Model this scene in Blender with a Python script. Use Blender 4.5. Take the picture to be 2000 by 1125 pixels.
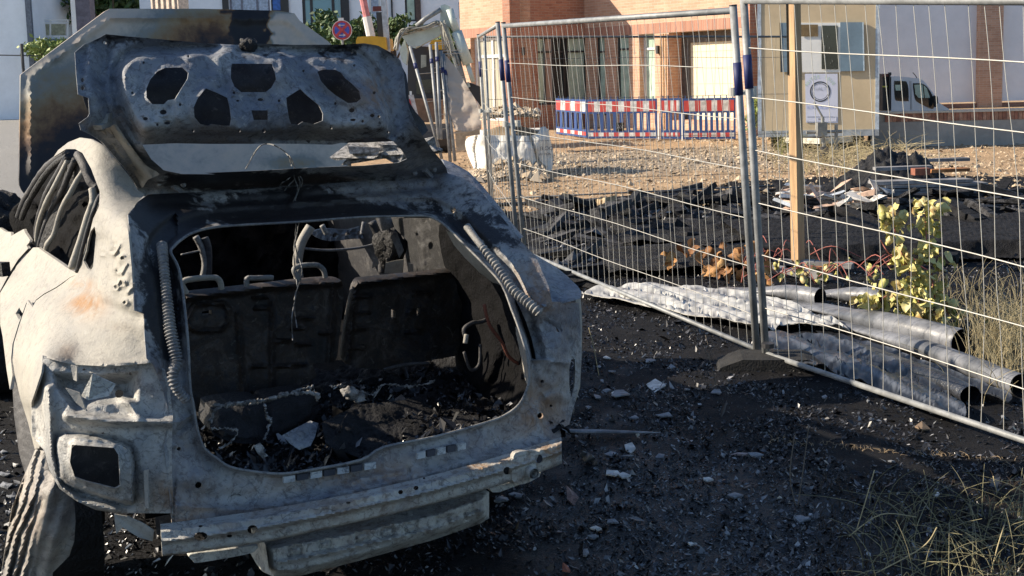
import bpy, math, random
import numpy as np
from mathutils import Vector
from mathutils.geometry import delaunay_2d_cdt
random.seed(7); RNG = np.random.default_rng(7)
for o in list(bpy.data.objects): bpy.data.objects.remove(o)
SC = bpy.context.scene; COL = SC.collection
# ------------------------------------------------------------------ camera
F_PX, CX, CY, CAM_H = 2300.0, 1000.0, 400.0, 1.65
PITCH = math.atan(260/2300); ROLL = math.radians(1.6)
FW = np.array([0, math.cos(PITCH), -math.sin(PITCH)]); RT0 = np.array([1.0, 0, 0]); UP0 = np.cross(RT0, FW)
RT = RT0*math.cos(ROLL)-UP0*math.sin(ROLL); UP = RT0*math.sin(ROLL)+UP0*math.cos(ROLL)
CAM = np.array([0, 0, CAM_H])
cd = bpy.data.cameras.new('camera'); co = bpy.data.objects.new('camera', cd); COL.objects.link(co)
from mathutils import Matrix
co.matrix_world = Matrix(((RT[0], UP[0], -FW[0], 0), (RT[1], UP[1], -FW[1], 0), (RT[2], UP[2], -FW[2], CAM_H), (0, 0, 0, 1)))
cd.sensor_fit = 'HORIZONTAL'; cd.sensor_width = 36; cd.lens = F_PX/2000*36
cd.shift_x = 0; cd.shift_y = -(562.5-CY)/2000
cd.clip_start = .05; cd.clip_end = 600; SC.camera = co
# ------------------------------------------------------------------ sky, sun, exposure
SUN_EL = math.radians(29); SUN_DIR = np.array([-1, .06, 0]); SUN_DIR /= np.linalg.norm(SUN_DIR)
SUN = np.array([SUN_DIR[0]*math.cos(SUN_EL), SUN_DIR[1]*math.cos(SUN_EL), math.sin(SUN_EL)])
W = bpy.data.worlds.new('World'); SC.world = W; W.use_nodes = True
wn = W.node_tree.nodes; wl = W.node_tree.links
sky = wn.new('ShaderNodeTexSky'); sky.sky_type = 'NISHITA'; sky.sun_disc = False
sky.sun_elevation = SUN_EL; sky.sun_rotation = math.atan2(SUN[0], SUN[1]); sky.ozone_density = 3.0; sky.dust_density = .6
wl.new(sky.outputs[0], wn['Background'].inputs[0]); wn['Background'].inputs[1].default_value = .085
sd = bpy.data.lights.new('sun', 'SUN'); so = bpy.data.objects.new('sun', sd); COL.objects.link(so)
sd.energy = 4.6; sd.angle = math.radians(.5); sd.color = (1, .87, .69)
so.rotation_euler = Vector(tuple(SUN)).to_track_quat('Z', 'Y').to_euler(); so.location = (-20, 5, 30)
SC.view_settings.view_transform = 'Standard'; SC.view_settings.look = 'None'; SC.view_settings.gamma = 1
SC.view_settings.use_curve_mapping = False; SC.view_settings.exposure = 1.0
SC.render.engine = 'CYCLES'; SC.cycles.max_bounces = 6; SC.cycles.diffuse_bounces = 3; SC.cycles.glossy_bounces = 3; SC.cycles.transparent_max_bounces = 12
# ------------------------------------------------------------------ helpers
def ray(x, y):
    x = np.asarray(x, float); y = np.asarray(y, float)
    return FW + RT*((x-CX)/F_PX)[..., None] - UP*((y-CY)/F_PX)[..., None]
def G(x, y, z=0.0):
    d = ray(x, y); return CAM + d*((z-CAM_H)/d[..., 2])[..., None]
def AT(x, y, Y):
    d = ray(x, y); return CAM + d*(Y/d[..., 1])[..., None]
def ON(x, y, p0, u):
    n = np.array([u[1], -u[0], 0.0]); d = ray(x, y)
    t = ((np.asarray(p0)-CAM) @ n)/(d @ n); return CAM + d*np.asarray(t)[..., None]
class Fr:
    def __init__(s, O, yaw):
        s.O = np.array(O, float); c, q = math.cos(yaw), math.sin(yaw)
        s.R = np.array([[c, -q, 0], [q, c, 0], [0, 0, 1.0]]); s.yaw = yaw
    def w(s, P): return np.asarray(P, float) @ s.R.T + s.O
    def l(s, P): return (np.asarray(P, float)-s.O) @ s.R
WORLD = Fr((0, 0, 0), 0)
CAR = Fr((-.40, 3.27, 0), math.radians(28))
def C(x, y, z): return CAR.w((x, y, z))
FRAMES = {}
MESH_ROOT = {}
def frame_of(o):
    while o is not None:
        if o.name in FRAMES: return FRAMES[o.name]
        o = o.parent
    return WORLD
def tag(o, label=None, cat=None, group=None, kind=None):
    if label: o['label'] = label
    if cat: o['category'] = cat
    if group: o['group'] = group
    if kind: o['kind'] = kind
    return o
def thing(name, label, cat, loc=(0, 0, 0), yaw=0.0, group=None):
    o = bpy.data.objects.new(name, None); COL.objects.link(o); o.location = tuple(float(v) for v in loc); o.rotation_euler = (0, 0, yaw)
    o.empty_display_size = .2; FRAMES[o.name] = Fr(loc, yaw); return tag(o, label, cat, group)
def link_mesh(name, V, Fc, mats, parent=None, smooth=False, mi=None, attrs=None, uv=None, own=True):
    V = np.asarray(V, float)
    fr = frame_of(parent) if parent is not None else None
    if fr is None:
        if own:
            mn, mx = V.min(0), V.max(0); loc = np.array([(mn[0]+mx[0])/2, (mn[1]+mx[1])/2, mn[2]])
        else: loc = np.zeros(3)
        fr = Fr(loc, 0)
    L = fr.l(V); me = bpy.data.meshes.new(name)
    me.from_pydata(L.tolist(), [], Fc if isinstance(Fc, list) else Fc.tolist())
    if not isinstance(mats, (list, tuple)): mats = [mats]
    for m in mats: me.materials.append(m)
    if mi is not None: me.polygons.foreach_set('material_index', np.asarray(mi, dtype=np.int32))
    if smooth: me.polygons.foreach_set('use_smooth', [True]*len(me.polygons))
    if attrs:
        for k, v in attrs.items():
            a = me.attributes.new(k, 'FLOAT', 'POINT'); a.data.foreach_set('value', np.asarray(v, np.float32))
    if uv is not None:
        ul = me.uv_layers.new(name='UVMap'); idx = np.zeros(len(me.loops), np.int32); me.loops.foreach_get('vertex_index', idx)
        ul.data.foreach_set('uv', np.asarray(uv, np.float32)[idx].ravel())
    me.update()
    o = bpy.data.objects.new(name, me); COL.objects.link(o)
    if parent is not None: o.parent = parent
    else: o.location = tuple(fr.O)
    return o
class M:
    """collects shapes in world coordinates"""
    def __init__(s, fr=None): s.v = []; s.f = []; s.mi = []; s.fr = fr; s.cm = 0
    def add(s, V, Fc):
        V = np.asarray(V, float)
        if s.fr is not None: V = s.fr.w(V)
        n = len(s.v); s.v.extend(V.tolist()); s.f.extend([[i+n for i in f] for f in Fc]); s.mi.extend([s.cm]*len(Fc)); return s
    def box(s, c, size, yaw=0, tilt=(0, 0), jitter=0):
        c = np.array(c, float); h = np.array(size, float)/2
        P = np.array([[x, y, z] for z in (-1, 1) for y in (-1, 1) for x in (-1, 1)])*h
        if jitter: P = P + RNG.normal(0, jitter, P.shape)
        ax, ay = tilt
        Rx = np.array([[1, 0, 0], [0, math.cos(ax), -math.sin(ax)], [0, math.sin(ax), math.cos(ax)]])
        Ry = np.array([[math.cos(ay), 0, math.sin(ay)], [0, 1, 0], [-math.sin(ay), 0, math.cos(ay)]])
        Rz = np.array([[math.cos(yaw), -math.sin(yaw), 0], [math.sin(yaw), math.cos(yaw), 0], [0, 0, 1]])
        P = P @ (Rz @ Rx @ Ry).T + c
        return s.add(P, [[0, 2, 3, 1], [4, 5, 7, 6], [0, 1, 5, 4], [2, 6, 7, 3], [0, 4, 6, 2], [1, 3, 7, 5]])
    def beam(s, a, b, w, h, up=(0, 0, 1), jitter=0):
        a = np.array(a, float); b = np.array(b, float); d = b-a; d /= np.linalg.norm(d); up = np.array(up, float)
        if abs(d @ up) > .98: up = np.array([1.0, 0, 0])
        sx = np.cross(d, up); sx /= np.linalg.norm(sx); sz = np.cross(sx, d)
        P = [p+sx*i*w/2+sz*j*h/2 for p in (a, b) for i, j in ((-1, -1), (1, -1), (1, 1), (-1, 1))]
        P = np.array(P)
        if jitter: P = P+RNG.normal(0, jitter, P.shape)
        return s.add(P, [[0, 1, 2, 3], [7, 6, 5, 4], [0, 4, 5, 1], [1, 5, 6, 2], [2, 6, 7, 3], [3, 7, 4, 0]])
    def tube(s, path, r, n=8, cap=True, flat=None):
        path = np.array(path, float); m = len(path); r = np.broadcast_to(np.asarray(r, float), (m,))
        T = np.gradient(path, axis=0); T /= np.maximum(np.linalg.norm(T, axis=1, keepdims=True), 1e-9)
        ref = np.array([0, 0, 1.0]) if abs(T[0][2]) < .9 else np.array([1.0, 0, 0])
        V = []
        for i in range(m):
            a = np.cross(T[i], ref); a /= max(np.linalg.norm(a), 1e-9); b = np.cross(a, T[i])
            for k in range(n):
                q = 2*math.pi*k/n; fl = 1 if flat is None else flat[i]
                V.append(path[i]+a*math.cos(q)*r[i]*(1 if fl == 1 else (1.5-.5*fl))+b*math.sin(q)*r[i]*fl)
        Fc = [[i*n+k, i*n+(k+1) % n, (i+1)*n+(k+1) % n, (i+1)*n+k] for i in range(m-1) for k in range(n)]
        if cap: Fc += [list(range(n))[::-1], [(m-1)*n+k for k in range(n)]]
        return s.add(V, Fc)
    def prism(s, poly, ext):
        """poly: list of 3D pts (planar), ext: vector"""
        P = np.array(poly, float); e = np.array(ext, float); n = len(P)
        return s.add(np.vstack([P, P+e]), [list(range(n))[::-1], [n+i for i in range(n)]]+[[i, (i+1) % n, n+(i+1) % n, n+i] for i in range(n)])
    def build(s, name, mats, parent=None, smooth=False, **k):
        return link_mesh(name, s.v, s.f, mats, parent, smooth, mi=s.mi if isinstance(mats, (list, tuple)) else None, **k)
def dens(P, step, closed=True):
    P = [np.array(p, float) for p in P]; out = []
    n = len(P)
    for i in range(n if closed else n-1):
        a, b = P[i], P[(i+1) % n]; k = max(1, int(math.ceil(np.linalg.norm(b-a)/step)))
        for j in range(k): out.append(a+(b-a)*j/k)
    if not closed: out.append(P[-1])
    return np.array(out)
def sm(P, closed=True, k=6):
    """Catmull-Rom through the points"""
    P = np.array(P, float); n = len(P); out = []
    rng = range(n) if closed else range(n-1)
    for i in rng:
        if closed: p0, p1, p2, p3 = P[(i-1) % n], P[i], P[(i+1) % n], P[(i+2) % n]
        else: p0, p1, p2, p3 = P[max(i-1, 0)], P[i], P[i+1], P[min(i+2, n-1)]
        for j in range(k):
            t = j/k; out.append(.5*((2*p1)+(-p0+p2)*t+(2*p0-5*p1+4*p2-p3)*t*t+(-p0+3*p1-3*p2+p3)*t**3))
    if not closed: out.append(P[-1])
    return np.array(out)
def pip(P, poly):
    x, y = P[:, 0], P[:, 1]; ins = np.zeros(len(P), bool); n = len(poly)
    for i in range(n):
        x1, y1 = poly[i]; x2, y2 = poly[(i+1) % n]
        if y1 == y2: continue
        c = ((y1 > y) != (y2 > y)) & (x < (x2-x1)*(y-y1)/(y2-y1)+x1); ins ^= c
    return ins
def dpoly(P, poly, closed=True):
    poly = np.asarray(poly, float); P = np.asarray(P, float); best = np.full(len(P), 1e9); n = len(poly)
    for i in range(n if closed else n-1):
        a = poly[i]; b = poly[(i+1) % n]; ab = b-a; L = ab @ ab
        if L < 1e-9: continue
        t = np.clip(((P-a) @ ab)/L, 0, 1); q = P-a-t[:, None]*ab; best = np.minimum(best, np.hypot(q[:, 0], q[:, 1]))
    return best
def sst(x, a, b): t = np.clip((x-a)/(b-a), 0, 1); return t*t*(3-2*t)
def noise(P, scale, seed, octv=4):
    r = np.random.default_rng(seed); P = np.asarray(P, float); out = np.zeros(len(P)); amp = 1; s = scale; tot = 0
    for o in range(octv):
        for k in range(4):
            d = r.normal(size=P.shape[1]); d /= np.linalg.norm(d); out += amp*np.sin((P @ d)*(2*math.pi/s)*(.7+.6*r.random())+r.random()*6.28)/2.6
        tot += amp; amp *= .55; s *= .52
    return out/tot
def blobs(P, base, L):
    v = np.full(len(P), float(base))
    for (x, y, rx, ry, a) in L: v += a*np.exp(-(((P[:, 0]-x)/rx)**2+((P[:, 1]-y)/ry)**2))
    return v
def z_(ox, oy, s, pts): return [(ox+a/s, oy+b/s) for a, b in pts]
class TPS:
    def __init__(s, P, v):
        P = np.array(P, float)/500; n = len(P); s.P = P; K = s.U(P, P); A = np.zeros((n+3, n+3)); A[:n, :n] = K+np.eye(n)*1e-7
        A[:n, n] = 1; A[:n, n+1:] = P; A[n, :n] = 1; A[n+1:, :n] = P.T; b = np.zeros(n+3); b[:n] = v; s.w = np.linalg.lstsq(A, b, rcond=None)[0]
    def U(s, A, B):
        r2 = ((A[:, None]-B[None])**2).sum(-1); return np.where(r2 > 1e-12, r2*np.log(np.maximum(r2, 1e-12)), 0)
    def __call__(s, Q):
        Q = np.asarray(Q, float)/500; n = len(s.P); return s.U(Q, s.P) @ s.w[:n]+s.w[n]+Q @ s.w[n+1:]
def tdepth(px, py, ax, val, fr=CAR):
    d = ray(px, py) @ fr.R; o = fr.l(CAM); return (val-o[ax])/d[ax]
def surf(ctrl, fr=CAR):
    return TPS([(c[0], c[1]) for c in ctrl], [1/tdepth(c[0], c[1], {'x': 0, 'y': 1, 'z': 2}[c[2]], c[3], fr) for c in ctrl])
RELK = 1.35
def sheet(name, outline, holes, ctrl, mat, parent, sp=6, th=.004, relief=None, zrel=False, soot=None, rust=None, fr=CAR, back=(0, 1, 0), smooth=True, grid=True, uvfn=None, dispfn=None):
    T = ctrl if callable(ctrl) else surf(ctrl, fr)
    loops = [dens(outline, sp*1.3)]+[dens(h, sp*1.3) for h in holes]
    pts = []; edges = []
    for L in loops:
        n0 = len(pts); pts += [tuple(p) for p in L]; edges += [(n0+i, n0+(i+1) % len(L)) for i in range(len(L))]
    if grid:
        a = np.array(outline); x0, y0 = a.min(0); x1, y1 = a.max(0)
        gx, gy = np.meshgrid(np.arange(x0, x1, sp), np.arange(y0, y1, sp*.87)); gx = gx+(np.arange(gx.shape[0]) % 2)[:, None]*sp/2
        Q = np.c_[gx.ravel(), gy.ravel()]; Q += RNG.uniform(-.12, .12, Q.shape)*sp
        k = pip(Q, loops[0])
        for h in loops[1:]: k &= ~pip(Q, h)
        Q = Q[k]
        if len(Q):
            d = np.full(len(Q), 1e9)
            for L in loops: d = np.minimum(d, dpoly(Q, L))
            Q = Q[d > sp*.55]; pts += [tuple(p) for p in Q]
    r = delaunay_2d_cdt([Vector((float(p[0]), float(p[1]))) for p in pts], edges, [], 0, 1e-5)
    P = np.array([[v.x, v.y] for v in r[0]]); F_ = np.array([f for f in r[2]])
    cen = P[F_].mean(1); k = pip(cen, loops[0])
    for h in loops[1:]: k &= ~pip(cen, h)
    F_ = F_[k]
    used = np.unique(F_); mp = -np.ones(len(P), int); mp[used] = np.arange(len(used)); P = P[used]; F_ = mp[F_]
    t = 1/T(P)
    if relief is not None and not zrel: t = t-relief(P)*RELK
    V = CAM+ray(P[:, 0], P[:, 1])*t[:, None]
    if zrel: V[:, 2] += relief(P)
    # orient towards camera
    a = V[F_[:, 1]]-V[F_[:, 0]]; b = V[F_[:, 2]]-V[F_[:, 0]]; nn = np.cross(a, b); flip = ((V[F_[:, 0]]-CAM)*nn).sum(1) > 0
    F_[flip] = F_[flip][:, ::-1]
    faces = F_.tolist(); nv = len(V); VV = V; PP = P
    if th:
        bk = np.array(back, float) @ fr.R.T
        VV = np.vstack([V, V+bk*th]); PP = np.vstack([P, P]); faces += [[f[0]+nv, f[2]+nv, f[1]+nv] for f in F_.tolist()]
        es = set()
        for f in F_.tolist():
            for i in range(3): es.add((f[i], f[(i+1) % 3]))
        faces += [[b_, a_, a_+nv, b_+nv] for (a_, b_) in es if (b_, a_) not in es]
    at = {}
    if soot is not None: at['soot'] = blobs(PP, soot[0], soot[1]) if isinstance(soot, tuple) else soot(PP)
    if rust is not None: at['rust'] = blobs(PP, rust[0], rust[1])
    uv = uvfn(VV) if uvfn else None
    o = link_mesh(name, VV, faces, mat, parent, False, attrs=at, uv=uv)
    if smooth:
        o.data.polygons.foreach_set('use_smooth', [True]*len(faces))
        try: o.data.set_sharp_from_angle(angle=math.radians(45))
        except Exception: pass
    return o
# ------------------------------------------------------------------ materials
def nodes(name):
    m = bpy.data.materials.new(name); m.use_nodes = True; nt = m.node_tree; return m, nt, nt.nodes, nt.links, nt.nodes['Principled BSDF']
def mix(nt, f, a, b):
    n = nt.nodes.new('ShaderNodeMix'); n.data_type = 'RGBA'
    for s, v in ((n.inputs[0], f), (n.inputs[6], a), (n.inputs[7], b)):
        if isinstance(v, (tuple, list)): s.default_value = tuple(v)+((1,) if len(v) == 3 else ())
        elif isinstance(v, (int, float)): s.default_value = v
        else: nt.links.new(v, s)
    return n.outputs[2]
def mth(nt, op, a, b=0.0, clamp=False):
    n = nt.nodes.new('ShaderNodeMath'); n.operation = op; n.use_clamp = clamp
    for s, v in ((n.inputs[0], a), (n.inputs[1], b)):
        if isinstance(v, (int, float)): s.default_value = v
        else: nt.links.new(v, s)
    return n.outputs[0]
def nz(nt, scale, detail=6, rough=.6, vec=None, dist=0.0):
    n = nt.nodes.new('ShaderNodeTexNoise'); n.inputs['Scale'].default_value = scale; n.inputs['Detail'].default_value = detail
    n.inputs['Roughness'].default_value = rough; n.inputs['Distortion'].default_value = dist
    nt.links.new(vec if vec is not None else tc(nt), n.inputs['Vector']); return n.outputs[0]
def tc(nt):
    for n in nt.nodes:
        if n.type == 'TEX_COORD': return n.outputs['Object']
    return nt.nodes.new('ShaderNodeTexCoord').outputs['Object']
def rng_(nt, v, a, b, c=0.0, d=1.0):
    n = nt.nodes.new('ShaderNodeMapRange'); n.inputs[1].default_value = a; n.inputs[2].default_value = b; n.inputs[3].default_value = c; n.inputs[4].default_value = d
    n.interpolation_type = 'SMOOTHSTEP'; nt.links.new(v, n.inputs[0]); return n.outputs[0]
def bump(nt, h, strength, dist, bs, prev=None):
    b = nt.nodes.new('ShaderNodeBump'); b.inputs['Strength'].default_value = strength; b.inputs['Distance'].default_value = dist
    nt.links.new(h, b.inputs['Height'])
    if prev is not None: nt.links.new(prev, b.inputs['Normal'])
    nt.links.new(b.outputs[0], bs.inputs['Normal']); return b.outputs[0]
def attr(nt, name):
    n = nt.nodes.new('ShaderNodeAttribute'); n.attribute_name = name; return n.outputs['Fac']
def mat(name, col, rough=.7, metal=0.0, var=.25, scale=8, bs=.2, bd=.01, col2=None, spec=.5, stretch=None):
    m, nt, N, L, B = nodes(name); vec = tc(nt)
    if stretch:
        mp = N.new('ShaderNodeMapping'); mp.inputs['Scale'].default_value = stretch; L.new(vec, mp.inputs[0]); vec = mp.outputs[0]
    n1 = nz(nt, scale, 6, .6, vec); n2 = nz(nt, scale*6, 4, .6, vec)
    c2 = col2 if col2 else tuple(c*(1-var) for c in col); c1 = tuple(min(1, c*(1+var*.6)) for c in col)
    c = mix(nt, rng_(nt, n1, .35, .65), c1, c2); c = mix(nt, rng_(nt, n2, .45, .75, 0, var), c, tuple(x*.35 for x in col))
    L.new(c, B.inputs['Base Color']); B.inputs['Roughness'].default_value = rough; B.inputs['Metallic'].default_value = metal
    B.inputs['Specular IOR Level'].default_value = spec
    if bs: bump(nt, n2, bs, bd, B)
    return m
def burnt(name, ash=(.34, .345, .34), blue=(.15, .165, .20), soot_bias=0.0, mixb=(.40, .62), rough=.62, metal=.15, bs=.35, patch=.75):
    m, nt, N, L, B = nodes(name)
    a = nz(nt, 2.6, 9, .68, dist=.6); b = nz(nt, 9, 9, .7, dist=.8); c = nz(nt, 42, 6, .7); d = nz(nt, 150, 4, .7)
    col = mix(nt, rng_(nt, a, *mixb), ash, blue)
    k2 = nz(nt, 22, 10, .75, dist=1.6); k3 = nz(nt, 5.5, 10, .75, dist=2.2)
    col = mix(nt, rng_(nt, k3, .50, .58, 0, .55*patch), col, blue)
    col = mix(nt, rng_(nt, b, .50, .60, 0, .75*patch), col, (.22, .215, .21))
    col = mix(nt, rng_(nt, c, .53, .60, 0, .6*patch), col, (.06, .06, .07)); col = mix(nt, rng_(nt, k2, .56, .61, 0, .7*patch), col, (.035, .035, .042)); col = mix(nt, rng_(nt, k2, .36, .42, .5*patch, 0), col, (.52, .51, .47))
    col = mix(nt, rng_(nt, d, .60, .75, 0, .35*patch), col, (.55, .52, .47))
    ru = mth(nt, 'MULTIPLY', attr(nt, 'rust'), rng_(nt, b, .35, .6), True); col = mix(nt, ru, col, (.27, .135, .045))
    s = mth(nt, 'ADD', attr(nt, 'soot'), soot_bias); e = mth(nt, 'SUBTRACT', b, .5); e = mth(nt, 'MULTIPLY', e, 2.6)
    e2 = mth(nt, 'MULTIPLY', mth(nt, 'SUBTRACT', a, .5), 1.6); e3 = mth(nt, 'MULTIPLY', mth(nt, 'SUBTRACT', c, .5), 1.1)
    s = mth(nt, 'ADD', mth(nt, 'ADD', s, e), mth(nt, 'ADD', e2, e3)); s = rng_(nt, s, .38, .72, 0, .97)
    col = mix(nt, s, col, (.014, .014, .018)); L.new(col, B.inputs['Base Color'])
    B.inputs['Metallic'].default_value = metal; L.new(rng_(nt, s, 0, 1, rough, .5), B.inputs['Roughness'])
    vo = N.new('ShaderNodeTexVoronoi'); vo.feature = 'DISTANCE_TO_EDGE'; vo.inputs['Scale'].default_value = 26; vm = N.new('ShaderNodeVectorMath'); vm.operation = 'ADD'; vs = N.new('ShaderNodeVectorMath'); vs.operation = 'SCALE'; vs.inputs['Scale'].default_value = .06
    nn = N.new('ShaderNodeTexNoise'); nn.inputs['Scale'].default_value = 14; L.new(tc(nt), nn.inputs['Vector']); L.new(nn.outputs[1], vs.inputs[0]); L.new(tc(nt), vm.inputs[0]); L.new(vs.outputs[0], vm.inputs[1]); L.new(vm.outputs[0], vo.inputs['Vector'])
    ck = mth(nt, 'MULTIPLY', rng_(nt, vo.outputs[0], 0, .05, 1, 0), rng_(nt, k3, .46, .56, 0, .5*patch+.1)); col = mix(nt, ck, col, (.05, .048, .05)); L.new(col, B.inputs['Base Color'])
    h = mth(nt, 'ADD', mth(nt, 'MULTIPLY', b, .6), mth(nt, 'MULTIPLY', k2, .5)); h = mth(nt, 'SUBTRACT', h, mth(nt, 'MULTIPLY', ck, .35)); p = bump(nt, h, bs, .02, B); bump(nt, d, .45, .005, B, p)
    return m
MB = {}
MB['body'] = burnt('burnt_body', soot_bias=-.05)
MB['pale'] = burnt('ash_white_body', ash=(.345, .322, .275), blue=(.265, .255, .235), soot_bias=-.8, mixb=(.4, .7), rough=.7, metal=0, bs=.15, patch=.28)  # sunlight put into the colour: warmer and paler than the shaded body metal
MB['liner'] = burnt('grey_liner', ash=(.36, .335, .29), blue=(.24, .23, .22), soot_bias=-.5, patch=.6)
MB['seat'] = burnt('sooty_seat_metal', ash=(.011, .0105, .0105), blue=(.004, .004, .005), soot_bias=.1, patch=.25)
MB['lamp'] = burnt('grey_lamp_panel', ash=(.44, .43, .40), blue=(.28, .29, .295), soot_bias=-.35, patch=.7)
MB['dark'] = burnt('sooty_metal', ash=(.045, .043, .045), blue=(.018, .019, .024), soot_bias=.25, patch=.3)
MB['beam'] = burnt('scaled_beam_metal', ash=(.50, .495, .45), blue=(.33, .34, .335), soot_bias=-.42, bs=.6)
MB['black'] = mat('soot_black', (.004, .004, .005), .95, 0, .5, 14, .8, .02, spec=.15)
MB['char'] = mat('charred_black', (.010, .010, .012), .6, 0, .5, 14, .8, .02, spec=.4)
MB['charash'] = mat('charred_grey', (.015, .015, .017), .8, 0, .6, 16, .8, .02, col2=(.005, .005, .006), spec=.25)
MB['ash'] = mat('pale_ash', (.34, .33, .32), .9, 0, .6, 40, .8, .01, col2=(.10, .10, .10))
MB['coil'] = burnt('burnt_conduit', ash=(.26, .255, .24), blue=(.12, .125, .14), soot_bias=-.15)
# ================================================================== CAR
car = thing('burnt_car', 'burnt-out hatchback shell with its tailgate up, bare grey metal covered in soot and ash', 'car', CAR.O, CAR.yaw)
Z1 = lambda p: z_(0, 0, 2.25, p)
Z2 = lambda p: z_(400, 0, 2.25, p)
ZL = lambda p: z_(0, 400, 1.552, p)
ZI = lambda p: z_(300, 400, 2.251, p)
ZR = lambda p: z_(750, 350, 2.045, p)
ZB = lambda p: z_(300, 750, 2.222, p)
ZD = lambda p: z_(0, 380, 5.115, p)
# ---- tailgate
tg_out = Z1([(628, 862), (600, 820), (560, 755), (500, 685), (450, 625), (400, 592), (355, 572), (347, 542), (385, 515), (393, 500), (388, 430), (343, 415), (335, 330), (329, 230), (370, 195), (430, 170), (465, 150), (560, 160), (700, 172), (900, 190)]) + \
    Z2([(160, 198), (240, 192), (400, 197), (600, 196), (700, 190), (760, 200), (820, 232), (860, 265), (875, 320), (885, 430), (900, 480), (930, 550), (960, 600), (1000, 660), (1040, 705), (1060, 735), (1068, 765), (1000, 787), (900, 795), (700, 810), (400, 826), (200, 840), (0, 852)]) + Z1([(700, 864)])
tg_glass = Z1([(625, 636), (760, 630), (950, 628)]) + Z2([(0, 629), (200, 630), (400, 632), (560, 636), (700, 608), (790, 604), (830, 620), (868, 660), (888, 698), (850, 715), (700, 728), (500, 735), (200, 752), (0, 760)]) + Z1([(950, 766), (800, 765), (720, 748), (665, 700)])
tgh = [Z1([(725, 298), (800, 296), (828, 320), (825, 345), (800, 385), (770, 435), (740, 440), (722, 458), (670, 458), (645, 430), (643, 390), (660, 350), (690, 315)]),
       Z1([(905, 388), (960, 410), (1000, 430), (1010, 470), (1017, 520), (1012, 552), (985, 552), (930, 545), (915, 553), (880, 545), (855, 515), (852, 470), (870, 430)]),
       Z2([(120, 280), (295, 280), (310, 320), (315, 350), (295, 385), (270, 405), (160, 405), (130, 380), (115, 345), (115, 300)]),
       Z2([(420, 390), (450, 420), (500, 460), (520, 500), (518, 530), (480, 545), (430, 535), (410, 548), (380, 545), (370, 520), (362, 470), (358, 430)]),
       Z2([(495, 315), (520, 305), (575, 307), (600, 320), (620, 345), (650, 370), (680, 400), (688, 435), (670, 450), (630, 453), (600, 435), (570, 415), (540, 390), (510, 355)]),
       Z2([(205, 485), (278, 485), (278, 527), (215, 527)])]
def circ(x, y, rx, ry=None, n=10): ry = ry or rx; return [(x+rx*math.cos(2*math.pi*i/n), y+ry*math.sin(2*math.pi*i/n)) for i in range(n)]
small = [circ(*Z1([(718, 493)])[0], 7, 5), circ(*Z1([(640, 522)])[0], 5, 3.5), circ(*Z1([(735, 541)])[0], 6, 3), circ(*Z1([(692, 548)])[0], 2.6), circ(*Z1([(792, 460)])[0], 3),
         circ(*Z1([(632, 275)])[0], 2.6), circ(*Z1([(828, 247)])[0], 2.6), circ(*Z1([(582, 408)])[0], 2.6), circ(*Z1([(848, 575)])[0], 2.6), circ(*Z1([(1052, 575)])[0], 2.6), circ(*Z1([(1030, 408)])[0], 2.5),
         circ(*Z1([(363, 352)])[0], 3.2, 4.5), circ(*Z1([(363, 388)])[0], 3.6, 4), circ(*Z1([(460, 187)])[0], 3),
         circ(*Z2([(245, 438)])[0], 6, 3), circ(*Z2([(145, 443)])[0], 3.5, 2), circ(*Z2([(327, 443)])[0], 3), circ(*Z2([(647, 485)])[0], 6, 4.5), circ(*Z2([(652, 527)])[0], 6, 2.6), circ(*Z2([(694, 533)])[0], 3),
         circ(*Z2([(737, 508)])[0], 5, 3.5), circ(*Z2([(765, 512)])[0], 3, 2.5), circ(*Z2([(258, 576)])[0], 4, 3.4), circ(*Z2([(575, 455)])[0], 3), circ(*Z2([(745, 408)])[0], 3.2), circ(*Z2([(657, 288)])[0], 2.6), circ(*Z2([(555, 562)])[0], 2.4), circ(*Z2([(805, 580)])[0], 2.6), circ(*Z2([(127, 408)])[0], 2.4), circ(*Z2([(434, 312)])[0], 2.6), circ(*Z2([(630, 233)])[0], 9, 3.4)]
TG = surf([(279, 383, 'y', .88), (400, 378, 'y', .9), (575, 372, 'y', .92), (700, 360, 'y', .92), (870, 340, 'y', .88), (290, 335, 'y', .76), (840, 318, 'y', .74), (480, 340, 'y', .8), (650, 330, 'y', .8), (240, 318, 'y', .68), (225, 262, 'y', .55),
           (280, 278, 'y', .5), (480, 278, 'y', .5), (690, 278, 'y', .5), (780, 270, 'y', .5), (165, 240, 'y', .46), (832, 270, 'y', .5), (150, 185, 'y', .5), (150, 95, 'y', .62), (250, 80, 'y', .62), (485, 88, 'y', .62), (700, 85, 'y', .6), (790, 150, 'y', .56), (800, 215, 'y', .5), (300, 180, 'y', .54), (485, 180, 'y', .54), (650, 180, 'y', .54)])
inner = sm(Z1([(570, 250), (640, 228), (850, 222), (940, 222), (985, 210), (1060, 212)]) + Z2([(150, 222), (330, 228), (480, 235), (600, 240), (680, 262), (735, 320), (770, 400), (800, 480), (815, 560), (780, 590), (650, 597), (400, 600), (100, 606)]) + Z1([(1100, 608), (850, 612), (640, 612), (590, 560), (545, 470), (520, 380), (525, 300)]), True, 4)
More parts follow.
